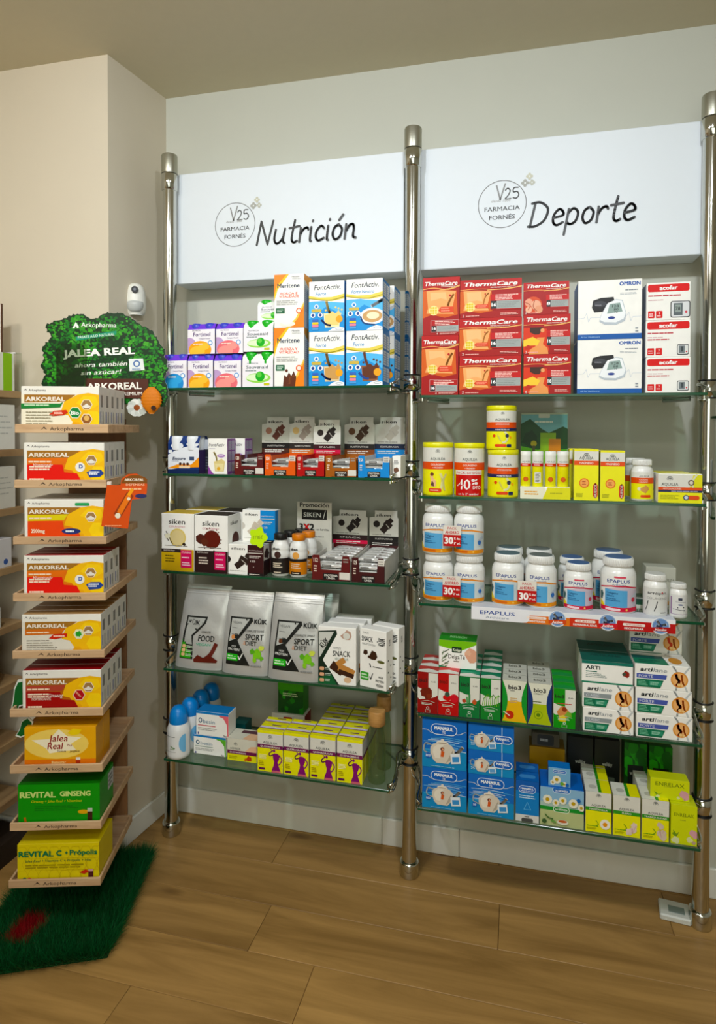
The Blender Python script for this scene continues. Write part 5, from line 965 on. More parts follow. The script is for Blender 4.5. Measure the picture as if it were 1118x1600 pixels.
snack_tray(549, 601, 872, 577, 622, 798, 'L3', '3c1416', '125', d_siken_header('241c1a', '2a1c18', '181414', '1c1414', 'SUSTITUTIVO'), 'white-sided dark counter tray of bars at the right end of the third shelf', 'silver-wrapped bar in the dark tray at the right of the third shelf', depth=.19, rows=5, stack=2, side='d0ccc4')
# --- fourth shelf
pouch(449, 526, 449, 527, 928, 'L4', None, 'plain silver pouch standing at the back of the fourth shelf', .15)
pouch(270, 343, 290, 358, 916, 'L4', ('FOOD',), 'silver powder pouch with green label and chocolate splash, leftmost', .02)
pouch(344, 415, 355, 425, 926, 'L4', ('SPORT', 'a'), 'silver powder pouch with black and green sport label, middle of the three', .012)
pouch(416, 496, 427, 504, 930, 'L4', ('SPORT', 'b'), 'silver powder pouch with black and green sport label, rightmost of the three', .004)
a = carton(497, 556, 980, 'L4', d_kuikb1, 'white and dark green snack bar carton right of the silver pouches', .05, rz=.04)
dup(a.o, .014, .053, 0, 'second white and dark green bar carton right behind the front one'); dup(a.o, .026, .106, 0, 'third white and dark green bar carton, farthest back')
a = carton(559, 606, 984, 'L4', d_kuikb2, 'white weight control bar carton turned aslant at the right end of the fourth shelf', .042, rz=-.30, right=lambda p: (p.t('KÜIK', .5, .8, .05, '3a3c3a', w=.5, rot=math.pi / 2), [p.c(.3 + .4 * (i % 2), .5 - .1 * i, .016, '3a3c3a') for i in range(4)]))
dup(a.o, .030, .045, 0, 'second white weight control bar carton leaning behind the aslant one')
# --- bottom shelf
X0, X1, h = span(259, 291, 1101, SZ['L5'], SF + .035); r = (X1 - X0) / 2; x = (X0 + X1) / 2
for k, nm in enumerate(('front', 'second', 'third', 'last')): dome_bottle(x + .01 + k * .006, SF + .035 + k * .068, SZ['L5'], r, h, 'white dome bottle with rounded blue cap, %s in its row on the bottom left shelf' % nm, None)
kw = dict(depth=.06, mats=dict(top='2478b8'))
a = carton(302, 353, 1150, 'L5', d_obesin('6ab04a'), 'white capsule carton with green side flash, lower of two', inset=.06, **kw)
carton(306, 357, 1113, 'L5', d_obesin('d87078'), 'white capsule carton with pink side flash, stacked on top', inset=.06, base=a.z, **kw)
carton(362, 383, 1131, 'L5', lambda p: (p.r(0, 0, 1, 1, '1a5a5a'), p.g(.1, .3, .9, .7, 3, '7ab0a8')), 'small teal carton at the back behind the capsule cartons', .06, inset=.19, body='1a5a5a')
carton(355, 401, 1155, 'L5', d_aqsm, 'low cream, maroon and yellow carton with red powder heap', .07, inset=.05, top=lambda p: (p.r(0, 0, 1, 1, 'd4d2c4'), p.p([(.5, 0), (1, 0), (1, 1), (.7, 1)], 'e0b898'), p.r(.3, .6, .9, .9, '5a3c44')))
pl = d_aq('6a2050', 'QUEMAGRASAS', hdr=.66, extra=x_purple, topcap=.93); tp = lambda p: (p.r(0, 0, 1, 1, 'e0dc20'), p.r(0, .3, 1, .62, 'd4cce0'), p.r(0, .3, 1, .38, '6a2050'), p.r(.4, .8, .75, .92, '5a3060'))
rs = [(402, 442, 1142, 2), (443, 482, 1146, 2), (484, 524, 1150, 5), (526, 566, 1155, 5)]
POS = ['leftmost', 'second from left', 'third from left', 'rightmost']; ROW = ['front', 'second', 'third', 'fourth', 'fifth']
for i, (x0, x1, y, n) in enumerate(rs):
    b = carton(x0, x1, y, 'L5', pl, 'yellow carton with purple figure, %s, front row' % POS[i], .048, inset=.012, top=tp, mats=dict(right='d8d420'), right=lambda p: (p.r(0, .6, 1, .93, 'd0ccd0'), p.r(0, .55, 1, .62, '6a2050')))
    for k in range(1, n): dup(b.o, .0, .0495 * k, 0, 'yellow carton with purple figure, %s column, %s row' % (POS[i], ROW[k]))
b = carton(424, 476, 1116, 'L5', lambda p: (p.rr(.36, .72, .62, .92, 'a8141e', .1), p.t('RED+', .49, .82, .07, 'e8d0d0', w=.18), p.g(.2, .5, .8, .64, 2, 'a8a8a0')), 'white and red carton at the back under the green leafy carton', .07, inset=.17, body='d8d6cc', mats=dict(right='8a1420', top='d0ccc2'))
carton(434, 474, 1067, 'L5', lambda p: (leaves(p), p.r(0, .75, 1, 1, '4a9a2a'), p.g(.2, .55, .8, .68, 2, 'c8dcb0')), 'green leafy carton stacked on the white and red one at the back', .06, inset=.18, base=b.z, body='3a8a2a')
def glass_bottle(x0, x1, yt, inset, label, lettered):
    cx, y, zb, r, h = cylinder_spot(x0, x1, yt, 'L5', inset); t = thing('glass_bottle', label, 'bottle', None, (cx, y, zb)); m = M()
    m.lathe([(r * .9, 0), (r, .006), (r, h * .45), (r * .93, h * .60), (r * .78, h * .74), (r * .76, h * .80)], BOTGL, 28); obj('glass_body', m, t)
    m = M(); m.lathe([(r * .92, h * .80), (r * .96, h * .805), (r * .96, h * .985), (r * .9, h)], woodmat('cap_wood', 'a87838', 'c8985a', .5, 4, 30, .05), 28); obj('wooden_cap', m, t)
    if lettered: m = M(); p = cylP(r, h * .3, h * .4, 60); p.t('AQUILEA', .5, .5, .55, '4a5238', w=.5); emit(m, p, cyl(r + .0004, h * .3, h * .4, 60)); obj('lettering', m, t)
glass_bottle(575, 602, 1109, .02, 'clear glass bottle with pale wooden cap and lettering, front at the right end', True)
glass_bottle(588, 611, 1086, .11, 'clear glass bottle with pale wooden cap standing behind the lettered one', False)
# ================================================================== RIGHT BAY
# --- top shelf
kw = dict(body='9c101c', depth=.06, mats=dict(top='b01828'))
def rt(p): p.r(0, 0, 1, 1, 'a01420'); p.g(.1, .2, .9, .6, 6, 'd08080', .3)
a = carton(658, 716, 524, 'R1', d_therm('tall', '4'), 'tall red heat-pad carton, lower one at the left end', right=rt, **kw)
carton(660, 718, 433, 'R1', d_therm('tall', '4'), 'tall red heat-pad carton, upper one at the left end', base=a.z, right=rt, **kw)
a = carton(717, 814, 556, 'R1', d_therm('wide', '2'), 'wide red heat-pad carton with bare back picture, bottom of three', right=rt, **kw)
b = carton(717, 815, 496, 'R1', d_therm('wide', '2'), 'wide red heat-pad carton with bare back picture, middle of three', base=a.z, right=rt, **kw)
carton(718, 815, 436, 'R1', d_therm('wide', '2'), 'wide red heat-pad carton with bare back picture, top of three', base=b.z, right=rt, **kw)
a = carton(817, 892, 553, 'R1', d_therm('neck', '6'), 'red heat-pad carton with neck picture, bottom of the narrow stack', right=rt, **kw)
b = carton(817, 891, 491, 'R1', d_therm('neck', '2'), 'red heat-pad carton with neck picture, middle of the narrow stack', base=a.z, right=rt, **kw)
carton(817, 889, 440, 'R1', d_therm('joint', '3', '8'), 'red heat-pad carton with folded hands picture, top of the narrow stack', base=b.z, right=rt, **kw)
kw = dict(depth=.13, mats=dict(left='15559c', right='15559c', bottom='15559c'))
a = carton(901, 1003, 530, 'R1', d_omron, 'white and blue blood pressure monitor box, lower one', **kw)
carton(902, 1003, 437, 'R1', d_omron, 'white and blue blood pressure monitor box, upper one', base=a.z, **kw)
kw = dict(depth=.13, mats=dict(right='a8a8a4'))
a = carton(1008, 1079, 558, 'R1', lambda p: d_acofar(p, False), 'white wrist monitor box with red bar, bottom of three', **kw)
b = carton(1008, 1079, 500, 'R1', lambda p: d_acofar(p, False), 'white wrist monitor box with red bar, middle of three', base=a.z, **kw)
carton(1009, 1079, 441, 'R1', d_acofar, 'white arm monitor box with red bar and framed monitor picture, top of three', base=b.z, **kw)
# --- second shelf
c1 = can(660, 708, 691, 'R2', d_can('d4582c', 'COLÁGENO'), 'yellow collagen tin at the left end of the second shelf')
c2 = can(709, 757, 692, 'R2', d_can('d4582c', 'COLÁGENO'), 'yellow collagen tin carrying the red 40 percent sticker')
c3 = can(761, 810, 702, 'R2', d_can('d4582c', 'ARTICULACIONES', '1c2450', x_foot), 'yellow tin with navy stripe, lower of the stacked two')
can(759, 807, 634, 'R2', d_can('d4582c', 'ARTICULACIONES', '1c2450', x_foot), 'yellow tin with navy stripe, upper of the stacked two', base=c3.z)
q0 = onY(718, 772, SF + .006); q1 = onY(755, 735, SF + .006); w = q1.x - q0.x; h = q1.z - q0.z; t = thing('discount_sticker', 'red and white 40 percent sticker wrapped on the second yellow tin', 'sticker', None, (c2.x, c2.y, SZ['R2'] + .002))
H = onY(736, 735, SF + .01).z - SZ['R2'] - .002; m = M(); p = P(.084, H); p.r(0, 0, 1, 1, 'b8141e'); p.r(0, .82, 1, 1, 'dcd8d0'); p.t('PACK 60 DÍAS', .5, .90, .10, 'b8282c', w=.9); p.t('40', .34, .46, .40, 'f2ece8', w=.46, b=.012); p.t('%', .72, .56, .2, 'f2ece8', w=.2, b=.03); p.t('DTO', .80, .34, .12, 'f2ece8', w=.28, b=.02); p.t('en la 2ª unidad', .5, .08, .08, 'f2ece8', w=.7)
emit(m, p, cyl(c2.r + .0012, 0, H, 54), 14); m.lathe([(c2.r + .0004, .0), (c2.r + .0009, H)], CLEAR, 36); obj('sticker', m, t)
# landscape card
Y = SF + .2; q0 = onY(813, 705, Y); q1 = onY(887, 645, Y); w = q1.x - q0.x; h = q1.z - SZ['R2'] - .001; t = thing('picture_card', 'upright photo card of a green park behind the small yellow tubes', 'sign', None, ((q0.x + q1.x) / 2, Y, SZ['R2']))
m = M(); m.box(-w / 2, w / 2, 0, .003, 0, h, 'b8c0a8', .0005); obj('card', m, t); p = P(w, h * .62); p.r(.01, .01, .99, .99, '5a9a34'); p.r(.01, .62, .99, .99, '7ab0b8'); p.p([(0, .35), (0, .8), (.2, .9), (.45, .7), (.6, .62), (.9, .75), (1, .7), (1, .3), (.5, .25)], '1f4a24'); p.p([(0, .2), (.5, .3), (1, .22), (1, 0), (0, 0)], '7aba3a'); p.blob(.2, .5, .16, '143818', 4); p.r(.42, .25, .75, .62, '8ab02a'); p.r(.6, .2, .85, .5, 'c8822c'); p.c(.28, .4, .06, 'a8a02c'); p.r(.25, .12, .31, .36, '4a4a2c'); p.g(.3, .8, .7, .88, 1, 'e0e8e0'); p.rr(.38, .92, .62, 1, 'd0d4c8', .2)
m = M(); emit(m, p, flat((-w / 2, 0, h * .37), (w, 0, 0), (0, 0, h * .62), (0, -1, 0))); obj('picture', m, t)
# little carton stand and four tubes
st = carton(812, 891, 761, 'R2', lambda p: (p.r(0, 0, .5, 1, 'e4e2cc'), p.p([(.45, 0), (.55, 1), (1, 1), (1, 0)], 'd8d430'), p.g(.08, .3, .4, .7, 2, 'd8a050'), p.g(.6, .4, .9, .6, 1, 'a8a820')), 'low white and yellow display base under the four small tubes', .05, name='tube_stand', cat='display')
for i, (x0, x1, bc) in enumerate(((813, 829, 'c8452c'), (831, 848, 'b8303a'), (851, 868, 'c8452c'), (870, 888, 'd4582c'))):
    cx, y, zb, r, h = cylinder_spot(x0, x1, 705, 'R2', .020, base=st.z); t = thing('tablet_tube', 'slim yellow and white tablet tube, %s of four on the display base' % POS[i], 'tube', None, (cx, y, zb)); m = M(); m.lathe([(r * .95, 0), (r, .001), (r, h * .9)], 'e6e21c', 20); obj('body', m, t)
    m = M(); m.lathe([(r * 1.04, h * .88), (r * 1.04, h * .99), (r * .9, h)], 'e4e4de', 20); obj('cap', m, t); m = M(); p = cylP(r, .002, h * .88, 85); p.r(0, .74, 1, 1, 'dcdcd4'); p.r(0, .64, 1, .74, bc); p.t('AQUILEA', .5, .80, .045, '5a5c5a', w=.5); p.g(.25, .67, .75, .71, 1, 'f0e0d8'); (p.rr(.3, .1, .7, .46, 'dcdcd0', .1), p.g(.36, .12, .64, .44, 7, '5a5a54')) if i == 1 else p.c(.5, .22, .08, 'c8642c'); emit(m, p, cyl(r + .0002, .002, h * .88, 85), 12); obj('label', m, t)
mg = d_aq('d4582c', 'MAGNESIO', hdr=.78, extra=x_mag, topcap=.965)
a = carton(896, 935, 702, 'R2', mg, 'tall yellow magnesium carton, left of the two front ones', .06, mats=dict(top='dcd820', left='d8d41c', right='d8d41c')); dup(a.o, -.008, .066, 0, 'tall yellow magnesium carton standing behind the left front one')
carton(937, 976, 704, 'R2', mg, 'tall yellow magnesium carton, right of the two front ones', .06, mats=dict(top='dcd820', left='d8d41c', right='d8d41c'))
def d_aqb(p): p.r(0, 0, 1, .58, 'e6e21c'); p.r(0, .58, 1, .80, 'd4582c'); p.r(0, .8, 1, 1.0, 'dcdcd4'); p.t('AQUILEA', .52, .86, .06, '5a5c5a', w=.34); p.t('COLÁGENO', .5, .73, .05, 'f4dccc', w=.3); p.t('+ MAGNESIO', .5, .64, .05, 'f4dccc', w=.32); p.c(.36, .38, .07, 'e8e0c8'); p.blob(.55, .36, .13, 'c89a60', 5, 9); p.rr(.4, .06, .76, .16, 'd4582c', .4)
a = jar(984, 1020, 717, 'R2', 'white screw-top bottle with yellow and orange label on the second shelf', dsg=d_aqb, name='tablet_bottle'); dup(a.o, -.004, .08, 0, 'white screw-top bottle half hidden behind the yellow-labelled one')
a = carton(1027, 1097, 740, 'R2', d_aqwide, 'low wide yellow and white joint-care carton at the right end', .06, mats=dict(top='dcd820')); b = dup(a.o, -.016, .066, 0, 'low wide yellow carton lying slightly turned behind the front one', rz=.08)
# --- third shelf
WJ = 'white lidded jar with blue and orange label, '
a = jar(661, 708, 863, 'R3', WJ + 'bottom left of the shrink-wrapped four'); b = jar(709, 757, 865, 'R3', WJ + 'bottom right of the shrink-wrapped four')
a2 = jar(660, 708, 787, 'R3', WJ + 'top left of the shrink-wrapped four', base=a.z); b2 = jar(709, 756, 788, 'R3', WJ + 'top right of the shrink-wrapped four', base=b.z)
c = jar(768, 818, 863, 'R3', WJ + 'left of the middle pair', top='4a6a7a'); e = jar(820, 869, 866, 'R3', WJ + 'right of the middle pair', top='6a7476')
dup(c.o, .004, .105, 0, WJ + 'behind the left one of the middle pair'); dup(e.o, -.002, .105, 0, WJ + 'behind the right one of the middle pair')
def card30(x0, x1, y0, y1, lb, yy):
    q0 = onY(x0, y1, yy); q1 = onY(x1, y0, yy); w = q1.x - q0.x; h = q1.z - q0.z; t = thing('discount_card', lb, 'price tag', None, ((q0.x + q1.x) / 2, yy, q0.z)); m = M(); m.box(-w / 2, w / 2, 0, .001, 0, h, 'dcd6cc'); obj('card', m, t)
    p = P(w, h); p.r(0, 0, 1, .56, 'b0141e'); p.t('PACK', .5, .88, .12, 'b83038', w=.5); p.t('AHORRO', .5, .68, .14, 'b83038', w=.76, b=.02); p.t('30', .32, .29, .33, 'f2ece8', w=.46, b=.03); p.t('% dto', .78, .38, .1, 'f2ece8', w=.34, b=.02); p.t('2ª ud.', .78, .16, .1, 'f2ece8', w=.34, b=.02); m = M(); emit(m, p, flat((-w / 2, 0, 0), (w, 0, 0), (0, 0, h), (0, -1, 0))); obj('lettering', m, t)
yy = a.y - a.r - .003
card30(692, 720, 822, 853, 'red and white 30 percent card on the upper wrapped jars', yy); card30(691, 719, 901, 932, 'red and white 30 percent card on the lower wrapped jars', yy); card30(808, 838, 909, 940, 'red and white 30 percent card on the middle pair of jars', yy)
a = jar(880, 926, 878, 'R3', 'smaller white jar with blue lid top and crimson-edged label, front one', top='1f5a9c', red=True); dup(a.o, -.012, .085, 0, 'smaller white jar with blue lid top standing behind the front one')
a = jar(937, 993, 869, 'R3', 'larger white jar with blue lid top and crimson-edged label, front one', top='1f5a9c', red=True); dup(a.o, -.014, .105, 0, 'larger white jar with blue lid top standing behind the front one')
jar(1004, 1042, 895, 'R3', 'matt white sport collagen bottle with two running figures', dsg=d_arni, name='tablet_bottle'); jar(1045, 1073, 910, 'R3', 'small white bottle with mauve-edged label at the right end of the third shelf', dsg=d_small, name='tablet_bottle')
carton(1008, 1056, 886, 'R3', lambda p: (p.g(.3, .76, .7, .9, 1, '7a7a70'), p.t('AQUILEA', .7, .66, .08, '6a6a60', w=.5)), 'pale grey carton at the back behind the matt white bottle', .06, inset=.17, body='b8b8ac')
# shelf-edge banner
Y = SF - .004; q0 = onY(736, 950, Y); q1 = onY(1055, 975, Y); W_ = q1.x - q0.x; zt = SZ['R3'] + .002; zb_ = onY(736, 967, Y).z; Hb = zt - zb_; t = thing('shelf_banner', 'long curved-edge shelf banner in white, orange and red hanging from the third shelf', 'sign', None, (q0.x, Y, zb_))
m = M(); m.box(0, W_, -.001, 0, 0, Hb, 'e6e6e8'); m.box(.0, W_, 0, .06, Hb - .0002, Hb + .0008, 'c8ccd4'); obj('banner', m, t)
rad = .024; cxs = [(x - 736) / (1055 - 736) for x in (876, 954, 1033)]
p = P(W_, Hb); p.r(.27, .0, .52, .62, 'd8782c'); p.r(.50, 0, .77, .66, 'c4402c'); p.r(.73, 0, 1, .72, 'b0181e'); p.rr(-.05, 0.02, .30, 1, 'e6e6ea', .35); p.t('EPAPLUS', .135, .62, .30, '1f3f86', w=.18, b=.01); p.t('Arthicare', .135, .26, .18, '8a94a4', w=.12)
for x0, x1, a1, b1, cc in ((.285, .385, 'ARTICULACIONES', 'MANTENER', 'd8782c'), (.525, .625, 'HUESOS', 'REMINERALIZAR', 'c4402c'), (.755, .86, 'ARTICULACIONES', 'RECUPERAR', 'b0181e')): p.rr(x0, .36, x1, .56, 'f0e4dc', .5); p.t(a1, (x0 + x1) / 2, .46, .1, cc, w=.075); p.t(b1, (x0 + x1) / 2, .19, .15, 'f4ece8', w=(.09 if 'REMI' not in b1 else .115), b=.02)
m = M(); emit(m, p, flat((0, -.001, 0), (W_, 0, 0), (0, 0, Hb), (0, -1, 0))); obj('print', m, t)
for i, u in enumerate(cxs):
    m = M(); m.tube([(u * W_, -.0022, Hb * .52), (u * W_, -.001, Hb * .52)], rad, 'e4e6ea', 28); p = P(rad * 2, rad * 2); p.c(.5, .5, .46, 'a8b8d0', 26); p.c(.5, .5, .42, '6a8ab8', 24); p.line([(.3, .8), (.5, .55), (.8, .62)], .14, 'd0d4dc'); p.line([(.25, .5), (.5, .45), (.7, .2)], .12, 'c0c8d4'); p.c(.52, .52, .08, '2a3a6a'); p.p([(0, .2), (0, .40), (1, .46), (1, .2)], ['c8501c', 'c4303a', 'a8141e'][i]); p.t('Active' if i < 2 else 'Músculos', .5, .3, .13 if i == 2 else .16, 'f2eeea', w=.6, b=.02, rot=.06)
    emit(m, p, flat((u * W_ - rad, -.0022, Hb * .52 - rad), (2 * rad, 0, 0), (0, 0, 2 * rad), (0, -1, 0))); obj('round_badge', m, t)
# --- fourth shelf
G = '1c7a3c'
tea = [(652, 684, 1050, d_bio('8a1f1c', '', 'leafs'), 'dark red', 'a8403c', 3), (684, 716, 1052, d_bio('b0181e', 'r', 'cup'), 'bright red', 'c84a4a', 2), (717, 749, 1057, d_bio('14703c', '', 'pine'), 'green with pine cones', '2a8a6a', 4), (750, 782, 1060, d_bio('1c7a34', '', 'grass'), 'green with grass blades', '1a7a5a', 5)]
for x0, x1, y, d, nm, tc, n in tea:
    b = carton(x0, x1, y, 'R4', d, 'slim herbal tea carton, %s, front row' % nm, .05, top=bio_top('d8d8d0', tc), mats=dict(right=tc))
    for k in range(1, n): dup(b.o, 0, .0515 * k, 0, 'slim herbal tea carton, %s, %s row' % (nm, ROW[k]))
bt = b; xs = [(784, 823, 1063, ('e0b428', '1c8c3a'), 'white and yellow hourglass design', 3), (824, 862, 1068, ('a8b83a', '14306a'), 'white and olive hourglass design', 4)]
for x0, x1, y, tw, nm, n in xs:
    b = carton(x0, x1, y, 'R4', d_bio('', '', '', twist=tw), 'slim tea carton with %s, front row' % nm, .045, top=lambda p: (p.r(0, 0, 1, 1, 'c8c8be'), p.t('bio3', .5, .6, .4, '5a5a50', w=.5, b=.02)))
    for k in range(1, n): dup(b.o, 0, .0465 * k, 0, 'slim tea carton with %s, %s row' % (nm, ROW[k]))
b = carton(864, 899, 1076, 'R4', d_bio('2a8c2c', '', 'girl'), 'bright green tea carton with a bathing figure, front row', .05, top=bio_top('2a8c4a', '2f9a3a'), mats=dict(right='3a9a2c')); dup(b.o, 0, .0515, 0, 'bright green tea carton with a bathing figure, second row'); dup(b.o, 0, .103, 0, 'bright green tea carton with a bathing figure, third row')
zt = bt.z - .0
carton(685, 744, 1001, 'R4', d_delgate, 'white and green slimming tea carton lying across the slim green and red cartons', .07, inset=.06, base=bt.z + .0005, top=lambda p: (p.r(0, 0, 1, 1, '1f8a2c'), p.t('INFUSIÓN', .5, .5, .3, 'a8d8a0', w=.45)), mats=dict(top='1f8a2c'))
kw = dict(depth=.09)
a = carton(910, 990, 1108, 'R4', d_arti('CLASSIC'), 'white and grey joint-care ampoule carton, bottom of the left stack', **kw); b = carton(909, 990, 1069, 'R4', d_arti('CLASSIC'), 'white and grey joint-care ampoule carton, middle of the left stack', base=a.z, **kw)
c = carton(908, 989, 1034, 'R4', d_arti('ARTI'), 'white and teal ampoule carton, top of the left stack', base=b.z, top=lambda p: (p.r(0, 0, 1, 1, '1a5a50'), p.t('ARTILANE', .5, .6, .2, '0c3a34', w=.6, b=.02)), **kw)
for k, o in enumerate((a, b, c)): dup(o.o, .0, .095, 0, 'ampoule carton in the back row of the left stack, %s' % ['bottom', 'middle', 'top'][k])
a = carton(993, 1082, 1118, 'R4', d_arti('FORTE'), 'white and violet joint-care ampoule carton, bottom of the right stack', **kw); b = carton(992, 1081, 1078, 'R4', d_arti('FORTE'), 'white and violet joint-care ampoule carton, middle of the right stack', base=a.z, **kw); c = carton(991, 1079, 1039, 'R4', d_arti('FORTE'), 'white and violet joint-care ampoule carton, top of the right stack', base=b.z, top=arti_top(), **kw)
for k, o in enumerate((a, b, c)): dup(o.o, -.0, .095, 0, 'white and violet ampoule carton in the back row of the right stack, %s' % ['bottom', 'middle', 'top'][k])
dup(c.o, .0, .10, c.h, 'white and violet ampoule carton, fourth layer at the back of the right stack'); dup(c.o, .0, .10, 2 * c.h, 'white and violet ampoule carton, topmost layer at the back just under the banner')
# --- bottom shelf
kw = dict(depth=.1, body='1a5cae', mats=dict(top='1560a8'))
a = carton(659, 729, 1201, 'R5', d_mana(100), 'large blue tea box with white teapot and 100 count, lower left', **kw); carton(659, 729, 1126, 'R5', d_mana(100), 'large blue tea box with white teapot and 100 count, upper left', base=a.z, **kw)
a = carton(731, 803, 1212, 'R5', d_mana(50), 'large blue tea box with white teapot and 50 count', **kw); b = carton(731, 803, 1174, 'R5', d_mana(25, True), 'flat blue tea box with small teapot, lower of the thin two', base=a.z, **kw); carton(731, 803, 1134, 'R5', d_mana(25, True), 'flat blue tea box with small teapot, upper of the thin two', base=b.z, **kw)
a = carton(805, 842, 1220, 'R5', d_manatall, 'tall narrow blue instant tea box with white foot', .05, body='1f66b0', top=lambda p: (p.r(0, 0, 1, 1, '1f62ac'), p.rr(.15, .3, .85, .7, '4a88c4', .4))); dup(a.o, 0, .055, .0, 'tall narrow blue instant tea box directly behind the front one')
a = carton(843, 912, 1232, 'R5', d_cham(True), 'wide blue and green box with row of daisies', .1, body='1a66b4', mats=dict(top='1560b0')); carton(856, 891, 1200, 'R5', d_cham(False), 'little blue box with daisies standing on the wide daisy box', .04, inset=.022, base=a.z, body='2470b8')
for i, (x0, x1, y, tx, fl, fc, n) in enumerate(((914, 955, 1238, 'MANZANILLA', 'cham', 'eeeadc', 3), (957, 1000, 1244, 'SUEÑO', 'b', 'dcc8c0', 1), (1002, 1045, 1250, 'TRANQUILIDAD', 'c', 'd0c0b0', 3))):
    b = carton(x0, x1, y, 'R5', d_tea(tx, fl, fc, i + 2), 'yellow and white tea carton with %s, front row' % ['a daisy', 'pale pink blossom', 'blurred beige blossom'][i], .07, top=aq_top, mats=dict(right='dcd820'))
    for k in range(1, n): dup(b.o, 0, .072 * k, 0, 'yellow and white tea carton with %s, %s row' % (['a daisy', 'pale pink blossom', 'blurred beige blossom'][i], ROW[k]))
a = carton(1047, 1089, 1258, 'R5', d_enrelax(), 'lime green relaxing tea carton standing at the right end', .06, body='c4cc44'); carton(1015, 1077, 1218, 'R5', d_enrelax(True), 'lime green relaxing tea carton lying across the top', .045, inset=.03, base=a.z + .0005, body='c4cc44')
kw = dict(body='101412', inset=.17, depth=.06)
carton(886, 926, 1152, 'R5', d_black, 'black carton with grey panel at the back, left', **kw); carton(928, 968, 1156, 'R5', d_black, 'black carton with grey panel at the back, right', **kw)
kw['body'] = '1f5a20'
carton(974, 1010, 1161, 'R5', d_leafbox, 'dark green leaf-printed carton at the back, left', **kw); carton(1013, 1050, 1166, 'R5', d_leafbox, 'dark green leaf-printed carton at the back, right', **kw)
a = carton(826, 882, 1168, 'R5', lambda p: (p.r(0, .35, 1, 1, 'a8842c'), p.r(0, 0, 1, .35, '6a4a20')), 'ochre carton at the back behind the daisy box', .07, inset=.16, body='8a6a2a'); carton(830, 874, 1146, 'R5', lambda p: (p.rr(.2, .1, .8, .9, '3a3c3a', .2), p.g(.3, .3, .7, .7, 1, 'a8aaa8')), 'small dark pack on top of the ochre carton', .05, inset=.165, base=a.z, body='5a5446')
# neighbouring bay beyond the right pole
m = M(); m.box(-.15, .15, -.148, .148, -.008, 0, GEDGE, .001, {'top': GLASS, 'bottom': GLASS})
for k, z in enumerate((1.56, 1.25)): 
    o = obj('glass_shelf', m, None, (2.02, SF + .15, z)); tag(o, 'cut-off glass shelf beyond the right pole, %s' % ['upper', 'lower'][k], 'shelf')
    if k == 1: o = obj('carton', carton_mesh(.09, .17, .08, lambda p: (p.r(0, 0, 1, .6, '1f4a9c'), p.g(.1, .7, .9, .9, 2, '5a6aa0')), 'd8dce0'), None, (1.93, SF + .03, z)); tag(o, 'blue and white carton half cut off beyond the right pole', 'box')
# ================================================================== DISPLAY TOWER
TD = 1.85; wdir = (CR + CF * .05); wdir.z = 0; wdir.normalize(); ang = math.atan2(wdir.y, wdir.x); ndir = Vector((-wdir.y, wdir.x, 0))
P0 = CAM + CF * TD + CR * ((85 - PX) / F * TD)      # point on the front plane
def tp_(x, y, off=0): return onP(x, y, P0 + ndir * off, ndir)
TY = [(23, 169, 663, 676.5), (22, 166, 750, 762.5), (20, 166, 838.5, 850.5), (20, 165, 927, 939), (19, 163, 1016.5, 1028.5), (15, 161, 1107, 1119.5), (15, 160, 1195, 1207.5), (15, 158, 1285, 1297), (13, 157, 1374, 1386)]
TDEP = .31; root = None; fc = tp_(85, 1000)
def loc(v): d = v - Vector((fc.x, fc.y, 0)); return d.dot(wdir), d.dot(ndir), v.z
T = thing('display_tower', 'freestanding pale wooden display tower of nine trays on the green grass mat', 'display stand', None, (fc.x, fc.y, 0), ang)
TZ = []
for i, (xl, xr, yt, yb) in enumerate(TY):
    a = loc(tp_(xl, (yt + yb) / 2)); b = loc(tp_(xr, (yt + yb) / 2)); zt = loc(tp_((xl + xr) / 2, yt))[2]; zb = loc(tp_((xl + xr) / 2, yb))[2]; x0, x1 = a[0], b[0]; H = zt - zb; t_ = .007
    m = M(); m.box(x0, x1, 0, t_, 0, H, PINE, .001); m.box(x0, x0 + t_, t_, TDEP, 0, H, PINE, .001); m.box(x1 - t_, x1, t_, TDEP, 0, H, PINE, .001); m.box(x0 + t_, x1 - t_, TDEP - t_, TDEP, 0, H, PINE, .001); m.box(x0 + t_, x1 - t_, t_, TDEP - t_, .0, .004, PINE)
    tr = obj('tray', m, T, (0, 0, zb)); p = P(x1 - x0, H); ark_logo(p, .53, .5, .42, '4a3c30', .42); m = M(); emit(m, p, flat((x0, 0, 0), (x1 - x0, 0, 0), (0, 0, H), (0, -1, 0))); obj('lettering', m, tr)
    TZ.append((zb + .004, x0, x1, zt))
xm = sum(q[1] + q[2] for q in TZ) / 18; m = M(); m.box(xm - .09, xm + .10, TDEP, TDEP + .012, TZ[-1][0] - .04, TZ[0][3] + .02, woodmat('tower_back', '7a5636', '946a44', .5, 8, 1.5, .03), .001); obj('back_panel', m, T)
m = M(); m.box(xm - .05, xm + .02, TDEP - .005, TDEP + .03, .028, TZ[-1][0], PINE, .002); obj('post', m, T); m = M(); m.box(xm - .12, xm + .03, TDEP - .07, TDEP + .03, .0125, .030, PINE, .002); obj('foot_plate', m, T)
